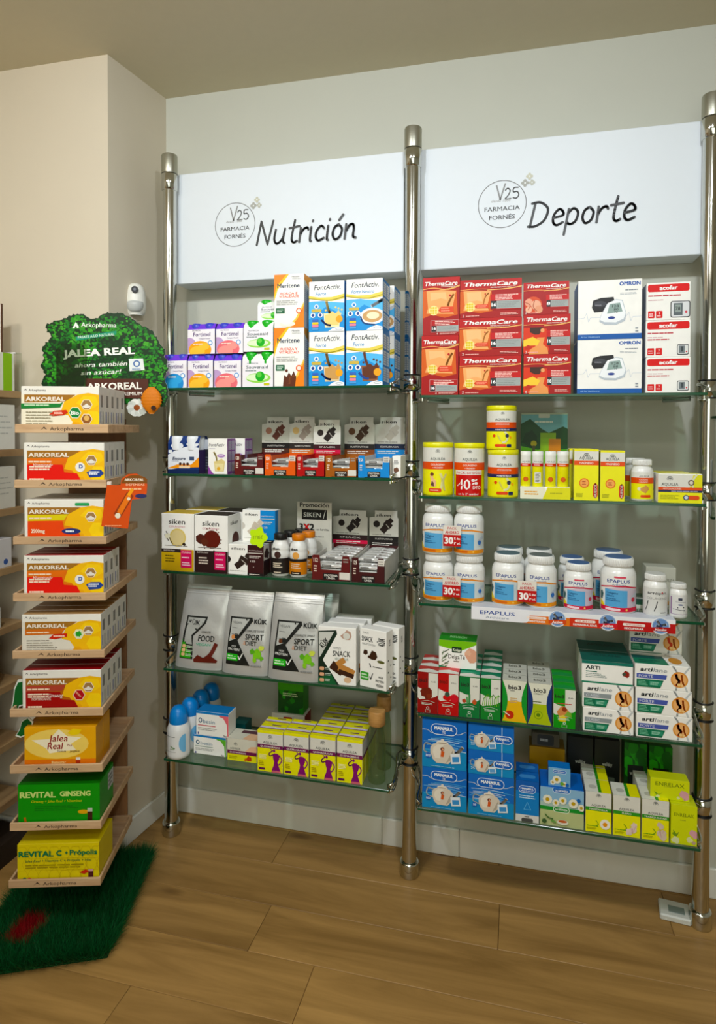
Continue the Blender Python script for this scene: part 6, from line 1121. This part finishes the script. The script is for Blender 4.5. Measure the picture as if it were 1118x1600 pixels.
def tower_box(i, x0, x1, y0, design, label, n, dd, body='e8e6de', mats=None, side=None, rowlab=None, topd=None, off=.012, stepx=0):
    zb = TZ[i][0]; a = loc(tp_(x0, y0 + 25, off)); b = loc(tp_(x1, y0 + 25, off)); z1 = loc(tp_((x0 + x1) / 2, y0, off))[2]; a = (max(a[0], TZ[i][1] + .0075), 0, 0); b = (min(b[0], TZ[i][2] - .0075), 0, 0); w = b[0] - a[0]; h = z1 - zb
    m = carton_mesh(w - .001, h, dd, design, body, mats, topd, side, side); me = m.data('carton')
    for k in range(n):
        c = Vector((fc.x, fc.y, 0)) + wdir * ((a[0] + b[0]) / 2 + stepx * k) + ndir * (off + k * (dd + .0012)); o = obj('carton', me, None, (c.x, c.y, zb + .0002), ang); tag(o, label + (', front one' if n > 1 and k == 0 else ', %s behind the front' % ['', 'first', 'second', 'third', 'fourth'][k] if k else ''), 'box')
    return zb + h
s = ark_side(); ORDT = ['top', 'second', 'third', 'fourth', 'fifth', 'sixth', 'seventh', 'eighth', 'bottom']
tower_box(0, 33, 155, 604, d_ark('', '', 'eae4d0', 0, 'bio', False), 'cream and gold ampoule carton with green hexagon on the top tray', 5, .046, side=s)
tower_box(1, 37, 163, 692, d_ark('d8381c', 'd8743c', 'd87a2c', 0, 'd', True), 'orange-red ampoule carton with navy badge on the second tray', 4, .046, side=s)
tower_box(2, 38, 162, 781, d_ark('dc5420', 'd8c81c', 'd88a2c', 0, 'oval', False), 'orange and yellow ampoule carton with 2500mg on the third tray', 4, .046, side=s)
tower_box(3, 37, 162, 868, d_ark('d8381c', 'd8743c', 'd87a2c', 0, 'd', True), 'orange-red ampoule carton with navy badge on the fourth tray', 3, .046, side=s, mats=dict(top='9a2a2c'))
tower_box(4, 34, 158, 960, d_ark('', 'c8703c', 'dcd8cc', 0, 'leaf', False), 'white and gold ampoule carton with leaf hexagon on the fifth tray', 5, .046, side=s, mats=dict(top='a8865c'))
tower_box(5, 35, 158, 1047, d_ark('9a1a1e', 'a84a3c', 'b0642c', 0, 'gins', True), 'crimson and gold ampoule carton with ginseng hexagon on the sixth tray', 4, .046, side=s, mats=dict(top='8a1c22'))
tower_box(6, 38, 150, 1136, d_jalea, 'golden yellow royal jelly carton on the seventh tray', 2, .06, 'd8a018')
tower_box(7, 28, 158, 1225, d_revg, 'bright green ginseng ampoule carton on the eighth tray', 1, .12, '1a842a', topd=lambda p: (p.r(0, 0, 1, 1, '146a1e')), side=lambda p: (p.r(.6, .5, 1, .9, 'b8bcc0'), p.g(.64, .55, .96, .85, 3, '5a5c60')))
tower_box(8, 27, 155, 1318, d_revc, 'bright yellow vitamin and propolis carton on the bottom tray', 1, .12, 'd0c01c')
# leafy sign on top of the tower
tb = mat('0c2c10', .4)
off = .262; pts = [(68, 560), (66, 545), (72, 535), (80, 528), (74, 518), (72, 508), (82, 502), (95, 500), (105, 494), (118, 491), (130, 490), (138, 496), (147, 499), (158, 492), (168, 488), (180, 489), (192, 490), (202, 494), (212, 502), (220, 508), (232, 513), (240, 520), (246, 530), (250, 538), (258, 546), (256, 556), (261, 566), (262, 580), (256, 590), (262, 604), (264, 620), (258, 634), (240, 636), (205, 632), (170, 628), (120, 620), (72, 612), (66, 600), (70, 585), (64, 572)]
LP = [loc(tp_(x, y, off)) for x, y in pts]; zb = TZ[0][0]; out = []
for i, (x, _, z) in enumerate(LP):
    x2, _, z2 = LP[(i + 1) % len(LP)]
    for k in range(4): R = random.Random(i * 7 + k); j = .0035; out.append((x + (x2 - x) * k / 4 + R.uniform(-j, j), z + (z2 - z) * k / 4 + R.uniform(-j, j)))
t = thing('leafy_header_sign', 'large green cut-out sign printed with foliage on top of the display tower', 'sign', None, Vector((fc.x, fc.y, 0)) + ndir * (off + .0), ang)
m = M(); m.prism(out, 0, .004, tb, 'dfe6da')
def inside(x, z):
    c = False
    for i in range(len(out)):
        (ax, az), (bx, bz) = out[i], out[i - 1]
        if (az > z) != (bz > z) and x < (bx - ax) * (z - az) / (bz - az) + ax: c = not c
    return c
R = random.Random(5); xs_ = [q[0] for q in out]; zs_ = [q[1] for q in out]; mx0, mx1, mz0, mz1 = min(xs_), max(xs_), min(zs_), max(zs_)
FG = [mat(c, .4) for c in ('123f16', '1b5a1e', '257028', '3a8a30', '4f9c3c', '74b454')]
clumps = [(R.uniform(mx0, mx1), R.uniform(mz0, mz1), R.uniform(.018, .04)) for _ in range(60)]
for lay in range(5):
    for _ in range(620):
        x, z = R.uniform(mx0, mx1), R.uniform(mz0, mz1)
        if not all(inside(x + a, z + b) for a, b in ((.006, 0), (-.006, 0), (0, .006), (0, -.006))): continue
        best = max(((1 - ((x - a) ** 2 + (z - b) ** 2) ** .5 / r) + .5 * (z - b) / r + .3 * (x - a) / r for a, b, r in clumps), default=0); lv = min(5, max(0, int(1.2 + 3.2 * best + R.uniform(-.9, .9))))
        if lv < lay - 1: continue
        r = R.uniform(.003, .0055) * (1.3 - .12 * lay); n5 = 6; a0 = R.uniform(0, 6.28)
        m.face([(x + r * math.cos(a0 + k * 1.047) * R.uniform(.6, 1.2), -.0002 - lay * .00006 - .00001 * (_ % 5), z + r * .8 * math.sin(a0 + k * 1.047) * R.uniform(.6, 1.2)) for k in range(n5)], FG[lv])
obj('board', m, t)
# it stands in the first tray on two feet behind the cartons
m = M(); m.box(-.06, -.03, .004, .02, TZ[0][0], LP[0][2], 'dfe6da'); m.box(.05, .08, .004, .02, TZ[0][0], LP[0][2], 'dfe6da'); obj('foot', m, t)
def sgn(x0, y0, x1, y1, f, name, ex=.0008): 
    a = loc(tp_(x0, y1, off)); b = loc(tp_(x1, y0, off)); p = P(b[0] - a[0], b[2] - a[2]); f(p); m = M(); emit(m, p, flat((a[0], -ex, a[2]), (p.w, 0, 0), (0, 0, p.h), (0, -1, 0))); return obj(name, m, t)
sgn(100, 500, 205, 600, lambda p: (p.p([(.13, .86), (.18, .96), (.23, .88), (.2, .86), (.18, .9), (.16, .86)], 'e8ece4'), p.t('Arkopharma', .52, .92, .075, 'e8ece4', w=.52), p.p([(.18, .73), (.78, .83), (.78, .77), (.18, .67)], '2f8a6a'), p.t('PÁSATE A LO NATURAL', .48, .75, .04, 'e0ece0', w=.54, rot=.1), p.t('JALEA REAL', .52, .50, .11, 'f0f0ea', w=1.05, b=.03, rot=.06), p.t('ahora también', .55, .31, .07, 'f0f0ea', w=.78, b=.01, sh=.2, rot=.05), p.t('sin azúcar!', .55, .19, .07, 'f0f0ea', w=.6, b=.01, sh=.2, rot=.05)), 'lettering')
def azu(p): p.p([(.05, .95), (.9, 1), (1, .1), (.1, 0)], 'dfe4e2'); p.c(.52, .58, .26, '2a5a9a'); p.c(.52, .58, .17, 'dfe4e2'); p.g(.25, .1, .8, .22, 1, '3a6aa0')
o = sgn(200, 560, 226, 580, azu, 'sugar_free_badge', .0012)
def bann(p): p.p([(0, .1), (0, .75), (.96, 1), (1, .12), (.9, 0)], '4a2418'); p.t('ARKOREAL', .46, .62, .36, 'ece8e0', w=.86, b=.02, rot=.03); p.t('JALEA REAL PREMIUM', .5, .22, .17, 'ece8e0', w=.8, rot=.03)
a = loc(tp_(134, 622, off)); b = loc(tp_(232, 592, off)); m = M(); m.box(a[0], b[0], -.004, 0, a[2], b[2], '4a2418'); o = obj('brand_strip', m, t, label='dark brown lettered strip'); p = P(b[0] - a[0], b[2] - a[2]); bann(p); emit_m = M(); emit(emit_m, p, flat((a[0], -.004, a[2]), (p.w, 0, 0), (0, 0, p.h), (0, -1, 0))); obj('lettering', emit_m, o)
a = loc(tp_(238, 626, off)); m = M(); vs = []; fs = []; n = 22
for j in range(n + 1):
    v = j / n; z = (v - .5) * .088; r = .034 * math.sin(math.pi * min(.97, .05 + .93 * (1 - v))) ** .7 * (1 + .07 * math.sin(j * 2.4)); vs += [(r * math.cos(2 * math.pi * k / 20), .35 * r * math.sin(2 * math.pi * k / 20), z) for k in range(20)]
for j in range(n): fs += [(j * 20 + k, j * 20 + (k + 1) % 20, (j + 1) * 20 + (k + 1) % 20, (j + 1) * 20 + k) for k in range(20)]
m.mesh(vs, fs + [tuple(range(20)), tuple(n * 20 + k for k in range(20))], mat('c87a3a', .6, bump=.3), True); m.tube([(.010, -.014, -.025), (.010, -.011, -.025)], .008, '2a1408', 14); obj('beehive', m, t, (a[0], -.012, a[2]), label='orange-brown ribbed beehive cut-out')
def flo(p):
    for k in range(10): p.e(.5 + .3 * math.cos(k * .628), .5 + .3 * math.sin(k * .628), .2, .17, 'e4e6e0' if k % 2 else 'd0d4cc', 12)
    p.c(.5, .5, .16, '8a4a24'); p.blob(.8, .3, .18, 'b8bcb4', 3)
sgn(198, 622, 230, 652, flo, 'blossom', .002)
# clear leaflet holder in front of the sign
a = loc(tp_(87, 602, .25)); b = loc(tp_(134, 536, .25)); m = M(); m.box(a[0], b[0], .252, .254, TZ[0][0], b[2] - .02, CLEAR, .0005); m.box(a[0], b[0], .257, .259, TZ[0][0], b[2], CLEAR, .0005); m.box(a[0], b[0], .252, .259, TZ[0][0], TZ[0][0] + .002, CLEAR); m.box(a[0], a[0] + .002, .252, .259, TZ[0][0], b[2] - .02, CLEAR); m.box(b[0] - .002, b[0], .252, .259, TZ[0][0], b[2] - .02, CLEAR)
o = obj('leaflet_holder', m, None, (fc.x, fc.y, 0), ang); tag(o, 'empty clear acrylic leaflet holder standing before the leafy sign', 'holder')
# orange card hung from the third tray
a = loc(tp_(157, 824, -.008)); pts = [(158, 822), (167, 758), (188, 758), (190, 748), (200, 741), (213, 740), (224, 746), (230, 757), (229, 771), (220, 779), (206, 781), (200, 826)]; LQ = [loc(tp_(x, y, -.008)) for x, y in pts]
t = thing('orange_wobbler', 'orange hanging card with ampoule picture clipped on the second tray', 'sign', None, Vector((fc.x, fc.y, 0)) + ndir * -.008, ang)
m = M(); m.prism([(x, z) for x, _, z in LQ], 0, .0015, mat('c8561c', .4), 'b84a18'); obj('card', m, t); x0 = LQ[0][0]; x1 = LQ[7][0]; z0 = LQ[-1][2]; z1 = LQ[4][2]; p = P(x1 - x0, z1 - z0)
p.e(.74, .83, .30, .155, '7a4a20', 20, 0, 180); p.t('ARKOREAL', .72, .90, .05, 'e8dccc', w=.42, b=.02); p.t('DEFENSAS', .74, .81, .04, 'e8c8a8', w=.4); p.g(.46, .70, .95, .76, 1, 'f0b890'); p.e(.86, .60, .13, .04, '2a2c5a'); p.line([(.36, .26), (.62, .62)], .14, '8a3c10', False); p.line([(.40, .3), (.60, .60)], .09, 'd8781c', False); p.line([(.60, .62), (.68, .72)], .06, 'e8a02c', False); p.c(.36, .24, .05, 'e4dcc8'); p.c(.60, .55, .03, 'e4dcc8'); p.g(.08, .04, .5, .07, 1, 'f0b890')
m = M(); emit(m, p, flat((x0, 0, z0), (x1 - x0, 0, 0), (0, 0, z1 - z0), (0, -1, 0))); obj('print', m, t); m = M(); m.box(LQ[1][0], LQ[1][0] + .012, -.001, .009, LQ[1][2], LQ[1][2] + .010, 'e0d0c4', .001); obj('clip', m, t)
# white-edged leaf cut-outs at the side of the tower
for k, pl_ in enumerate(([(15, 1118), (20, 1095), (22, 1075), (28, 1062), (40, 1060), (44, 1080), (46, 1100), (30, 1104), (24, 1116)], [(24, 1150), (30, 1140), (34, 1126), (44, 1120), (52, 1128), (48, 1145), (32, 1153)])):
    LQ = [loc(tp_(x, y, .03)) for x, y in pl_]; cx = sum(q[0] for q in LQ) / len(LQ); cz = sum(q[2] for q in LQ) / len(LQ)
    t = thing('leaf_cutout', 'white-edged dark green leaf cut-out at the left side of the tower, %s' % ['upper', 'lower'][k], 'decoration', None, Vector((fc.x, fc.y, 0)) + ndir * .03, ang); m = M(); m.prism([(x, z) for x, _, z in LQ], 0, .003, 'd8dcd4'); m.prism([(cx + (x - cx) * .84, cz + (z - cz) * .84) for x, _, z in LQ], -.0005, .001, '1c5a2a'); obj('leaf', m, t)
# ================================================================== GRASS MAT
A = [onZ(243, 1333, 0), onZ(172, 1502, 0), onZ(-75, 1541, 0)]; A.append(A[0] + (A[2] - A[1]) * .9)
t = thing('grass_mat', 'thick dark green artificial grass mat under the display tower', 'rug', None, (A[1].x, A[1].y, 0)); o0 = Vector(A[1]); U = A[2] - A[1]; V = A[0] - A[1]; ok = lambda v: (v.y < CY - .02 or v.x > CX + .05)
m = M(); n = 24
def gp(u, v): q = U * u + V * v; q = Vector((q.x, q.y, 0)); return q
m.mesh([(*gp(u, v)[:2], z) for z in (0, .012) for u, v in ((.03, .03), (.97, .03), (.97, .97), (.03, .97))], [(3, 2, 1, 0), (4, 5, 6, 7), (0, 1, 5, 4), (1, 2, 6, 5), (2, 3, 7, 6), (3, 0, 4, 7)], mat('0c3a1a', .9)); obj('backing', m, t)
R = random.Random(11); m = M(); GC = [mat(c, .6, var=.02) for c in ('0a4a22', '0e5c2e', '083a1a', '16683a')]; RD = mat('8a1420', .7)
rc = onZ(42, 1454, .02) - o0
for i in range(56000):
    u, v = R.random(), R.random()
    if min(u, 1 - u) * .36 < .012 * R.random() or min(v, 1 - v) < .02 * R.random() or (min(u, 1 - u) / .06) ** 2 + (min(v, 1 - v) / .05) ** 2 < 1 and R.random() < .85: continue
    q = gp(u, v); a = R.uniform(0, 6.28); h = R.uniform(.022, .042); ed = (U * ((u > .93) - (u < .07)) + V * ((v > .95) - (v < .05))).normalized() * .016; lx, ly = R.gauss(.003, .013) + ed.x, R.gauss(-.003, .013) + ed.y; w = .0009; dx, dy = math.cos(a) * w, math.sin(a) * w
    red = abs(q.x - rc.x) < .035 and abs(q.y - rc.y) < .05
    m.face([(q.x - dx, q.y - dy, .010), (q.x + dx, q.y + dy, .010), (q.x + lx + dx * .4, q.y + ly + dy * .4, .010 + h)], RD if red else GC[i % 4])
obj('grass_blades', m, t)['kind'] = 'stuff'
# ================================================================== SHELF UNIT AT THE LEFT
GX = -.462; GY1 = -.345; GY0 = -1.9; dep = .36; g = thing('wooden_shelf_unit', 'wooden wall shelf unit with eight boards at the left edge', 'shelf', None, (GX, GY1, 0))
GZ = [1.645 - .204 * k for k in range(8)]
for z in GZ: m = M(); m.box(-dep, 0, GY0 - GY1, 0, -.024, 0, GOND, .001); obj('board', m, g, (0, 0, z))
m = M(); m.box(-dep - .012, -dep, GY0 - GY1, 0, 0, 1.95, GOND); obj('back_panel', m, g); m = M(); m.box(-dep, 0, GY0 - GY1, 0, 0, .08, mat('2a2018', .7)); obj('plinth', m, g)
for yy in (-.02, -.62, -1.22): m = M(); m.tube([(-dep + .01, yy, 0), (-dep + .01, yy, 1.9)], .009, STEEL, 10); obj('upright', m, g)
def gbox(k, y1, w, h, d, label, body='d6d6d0', design=None, z=0, xo=-.008, rz=math.pi / 2):
    me = carton_mesh(w, h, d, design or (lambda p: p.g(.1, .3, .9, .8, 4, 'b4b6b2', .25)), body); o = obj('carton', me, None, (GX + xo, GY1 - y1 - w / 2, GZ[k] + z + .0002), rz); return tag(o, label, 'box')
nm = ['nearest the wall', 'second from the wall', 'third from the wall', 'fourth from the wall', 'fifth from the wall']
for k in (0, 1, 2):
    for j in range(5):
        h = [.125, .155, .145][k]
        if k == 0 and j == 0: continue
        gbox(k, .03 + j * .125, .12, h, .16, 'plain white carton on the %s board of the left shelf unit, %s' % (ORDT[k], nm[j]))
gbox(0, .03, .115, .13, .12, 'lime green and white carton at the wall end of the top board', 'd8dcd0', lambda p: (p.r(.55, 0, .9, 1, '8ab83a'),))
for j in range(4): gbox(3, .05 + j * .19, .18, .10, .15, 'white carton with blue and violet face on the fourth board, %s' % nm[j], 'd8d8dc', lambda p: (p.e(.3, .3, .4, .5, '8a94c4'), p.e(.1, .1, .3, .3, 'd8d48a'), p.c(.85, .2, .1, '3a5aa0')))
for j in range(3): gbox(4, .10 + j * .22, .20, .07, .15, 'low pale grey carton on the fifth board, %s' % nm[j], 'c8c8c4')
for j in range(4): gbox(5, .12 + j * .17, .16, .145, .14, 'white carton with red dot and navy base on the sixth board, %s' % nm[j], 'd8dce0', lambda p: (p.r(0, 0, 1, .4, '24408a'), p.c(.8, .55, .14, 'c02c3a'), p.c(.7, .2, .14, '5a8ac4'), p.g(.1, .7, .8, .9, 2, '8a94a4')))
for j in range(3): gbox(6, .16 + j * .24, .22, .11, .2, 'grey speckled storage box on the seventh board, %s' % nm[j], '8a8a80', lambda p: [p.c(.15 + .17 * i, .5, .07, '3a3a34') for i in range(5)])
# brown card and curved acrylic riser on top of the unit
t = thing('brown_card', 'brown and white upright card on top of the cartons at the left edge', 'sign', None, (GX - .018, GY1 - .075, GZ[0] + .1312), .25); m = M(); m.box(-.08, 0, 0, .004, 0, .165, 'd8d4cc', .0005); m.box(-.078, -.006, -.001, .0, .045, .135, '6a3c28'); m.box(-.003, .001, -.001, .005, 0, .167, '4a3020'); obj('card', m, t)
m = M(); m.box(0, .104, 0, .026, .133, .136, CLEAR, .0005); m.box(0, .003, 0, .026, 0, .133, CLEAR, .0005); m.box(.101, .104, 0, .026, 0, .133, CLEAR, .0005)
m.tube([(.004, 0, .134), (.10, 0, .134)], .003, 'f0f0f0', 8); o = obj('acrylic_riser', m, None, (GX - .106, GY1 - .028, GZ[0] + .0)); tag(o, 'clear curved acrylic riser with white edge at the wall end of the top board', 'stand')

# ------------------------------------------------------------------ groups of alike things
GR = [('drink four-pack', 'drink four-packs on the top left shelf'), ('tall white and orange carton', 'tall white and orange cartons'), ('blue and white carton', 'blue and white shake cartons'), ('white and mustard', 'vanilla ball cartons'), ('white and dark brown carton', 'chocolate ball cartons'),
 ('and dark brown snack', 'dark brown snack cartons'), ('bright blue snack', 'bright blue snack cartons'), ('counter tray', 'counter trays of bars'), ('white shake bottle', 'white shake bottles'), ('powder pouch', 'silver powder pouches'), ('green bar carton', 'white and green bar cartons'), ('green snack bar carton', 'white and green bar cartons'),
 ('weight control', 'weight control bar cartons'), ('dome bottle', 'white dome bottles with blue caps'), ('capsule carton', 'white capsule cartons'), ('purple figure', 'yellow cartons with purple figures'), ('clear glass bottle', 'glass bottles with wooden caps'), ('tall red heat-pad', 'red heat-pad cartons'), ('heat-pad', 'red heat-pad cartons'),
 ('blood pressure monitor box', 'blood pressure monitor boxes'), ('monitor box with red bar', 'white monitor boxes with red bars'), ('yellow collagen tin', 'yellow supplement tins'), ('yellow tin', 'yellow supplement tins'), ('tablet tube', 'slim tablet tubes'), ('magnesium carton', 'tall yellow magnesium cartons'), ('low wide yellow', 'low wide yellow cartons'),
 ('white screw-top bottle', 'white screw-top bottles'), ('white lidded jar', 'white lidded jars with blue and orange labels'), ('white jar with blue lid', 'white jars with blue lids'), ('30 percent card', 'red and white 30 percent cards'), ('herbal tea carton', 'slim herbal tea cartons'), ('slim tea carton', 'slim hourglass tea cartons'), ('bathing figure', 'bright green tea cartons'),
 ('ampoule carton', 'ampoule cartons'), ('with white teapot', 'blue tea boxes with teapots'), ('small teapot', 'blue tea boxes with teapots'), ('instant tea box', 'tall blue instant tea boxes'), ('yellow and white tea carton', 'yellow and white tea cartons'), ('lime green relaxing', 'lime green tea cartons'), ('black carton with grey', 'black cartons at the back'),
 ('leaf-printed carton', 'dark green leaf-printed cartons'), ('glass shelf beyond', 'cut-off glass shelves'), ('royal jelly carton', 'royal jelly cartons'), ('leaf cut-out', 'leaf cut-outs beside the tower'), ('plain white carton', 'plain white cartons on the left shelf unit'), ('blue and violet face', 'blue and violet cartons on the left shelf unit'), ('low pale grey', 'low grey cartons on the left shelf unit'),
 ('red dot and navy', 'navy based cartons on the left shelf unit'), ('speckled storage', 'speckled storage boxes'), ('chrome floor-standing pole', 'chrome poles'), ('header panel', 'header panels'), ('purple side', 'white and purple cartons'), ('white and purple', 'white and purple cartons')]
for o in list(COL.objects):
    if o.parent is None and o.get('label') and not o.get('group'):
        for k, g_ in GR:
            if k in o['label']:
                if k == 'ampoule carton': g_ = 'joint-care ampoule cartons' if o.location.x > .5 else 'ampoule cartons on the display tower'
                o['group'] = g_; break
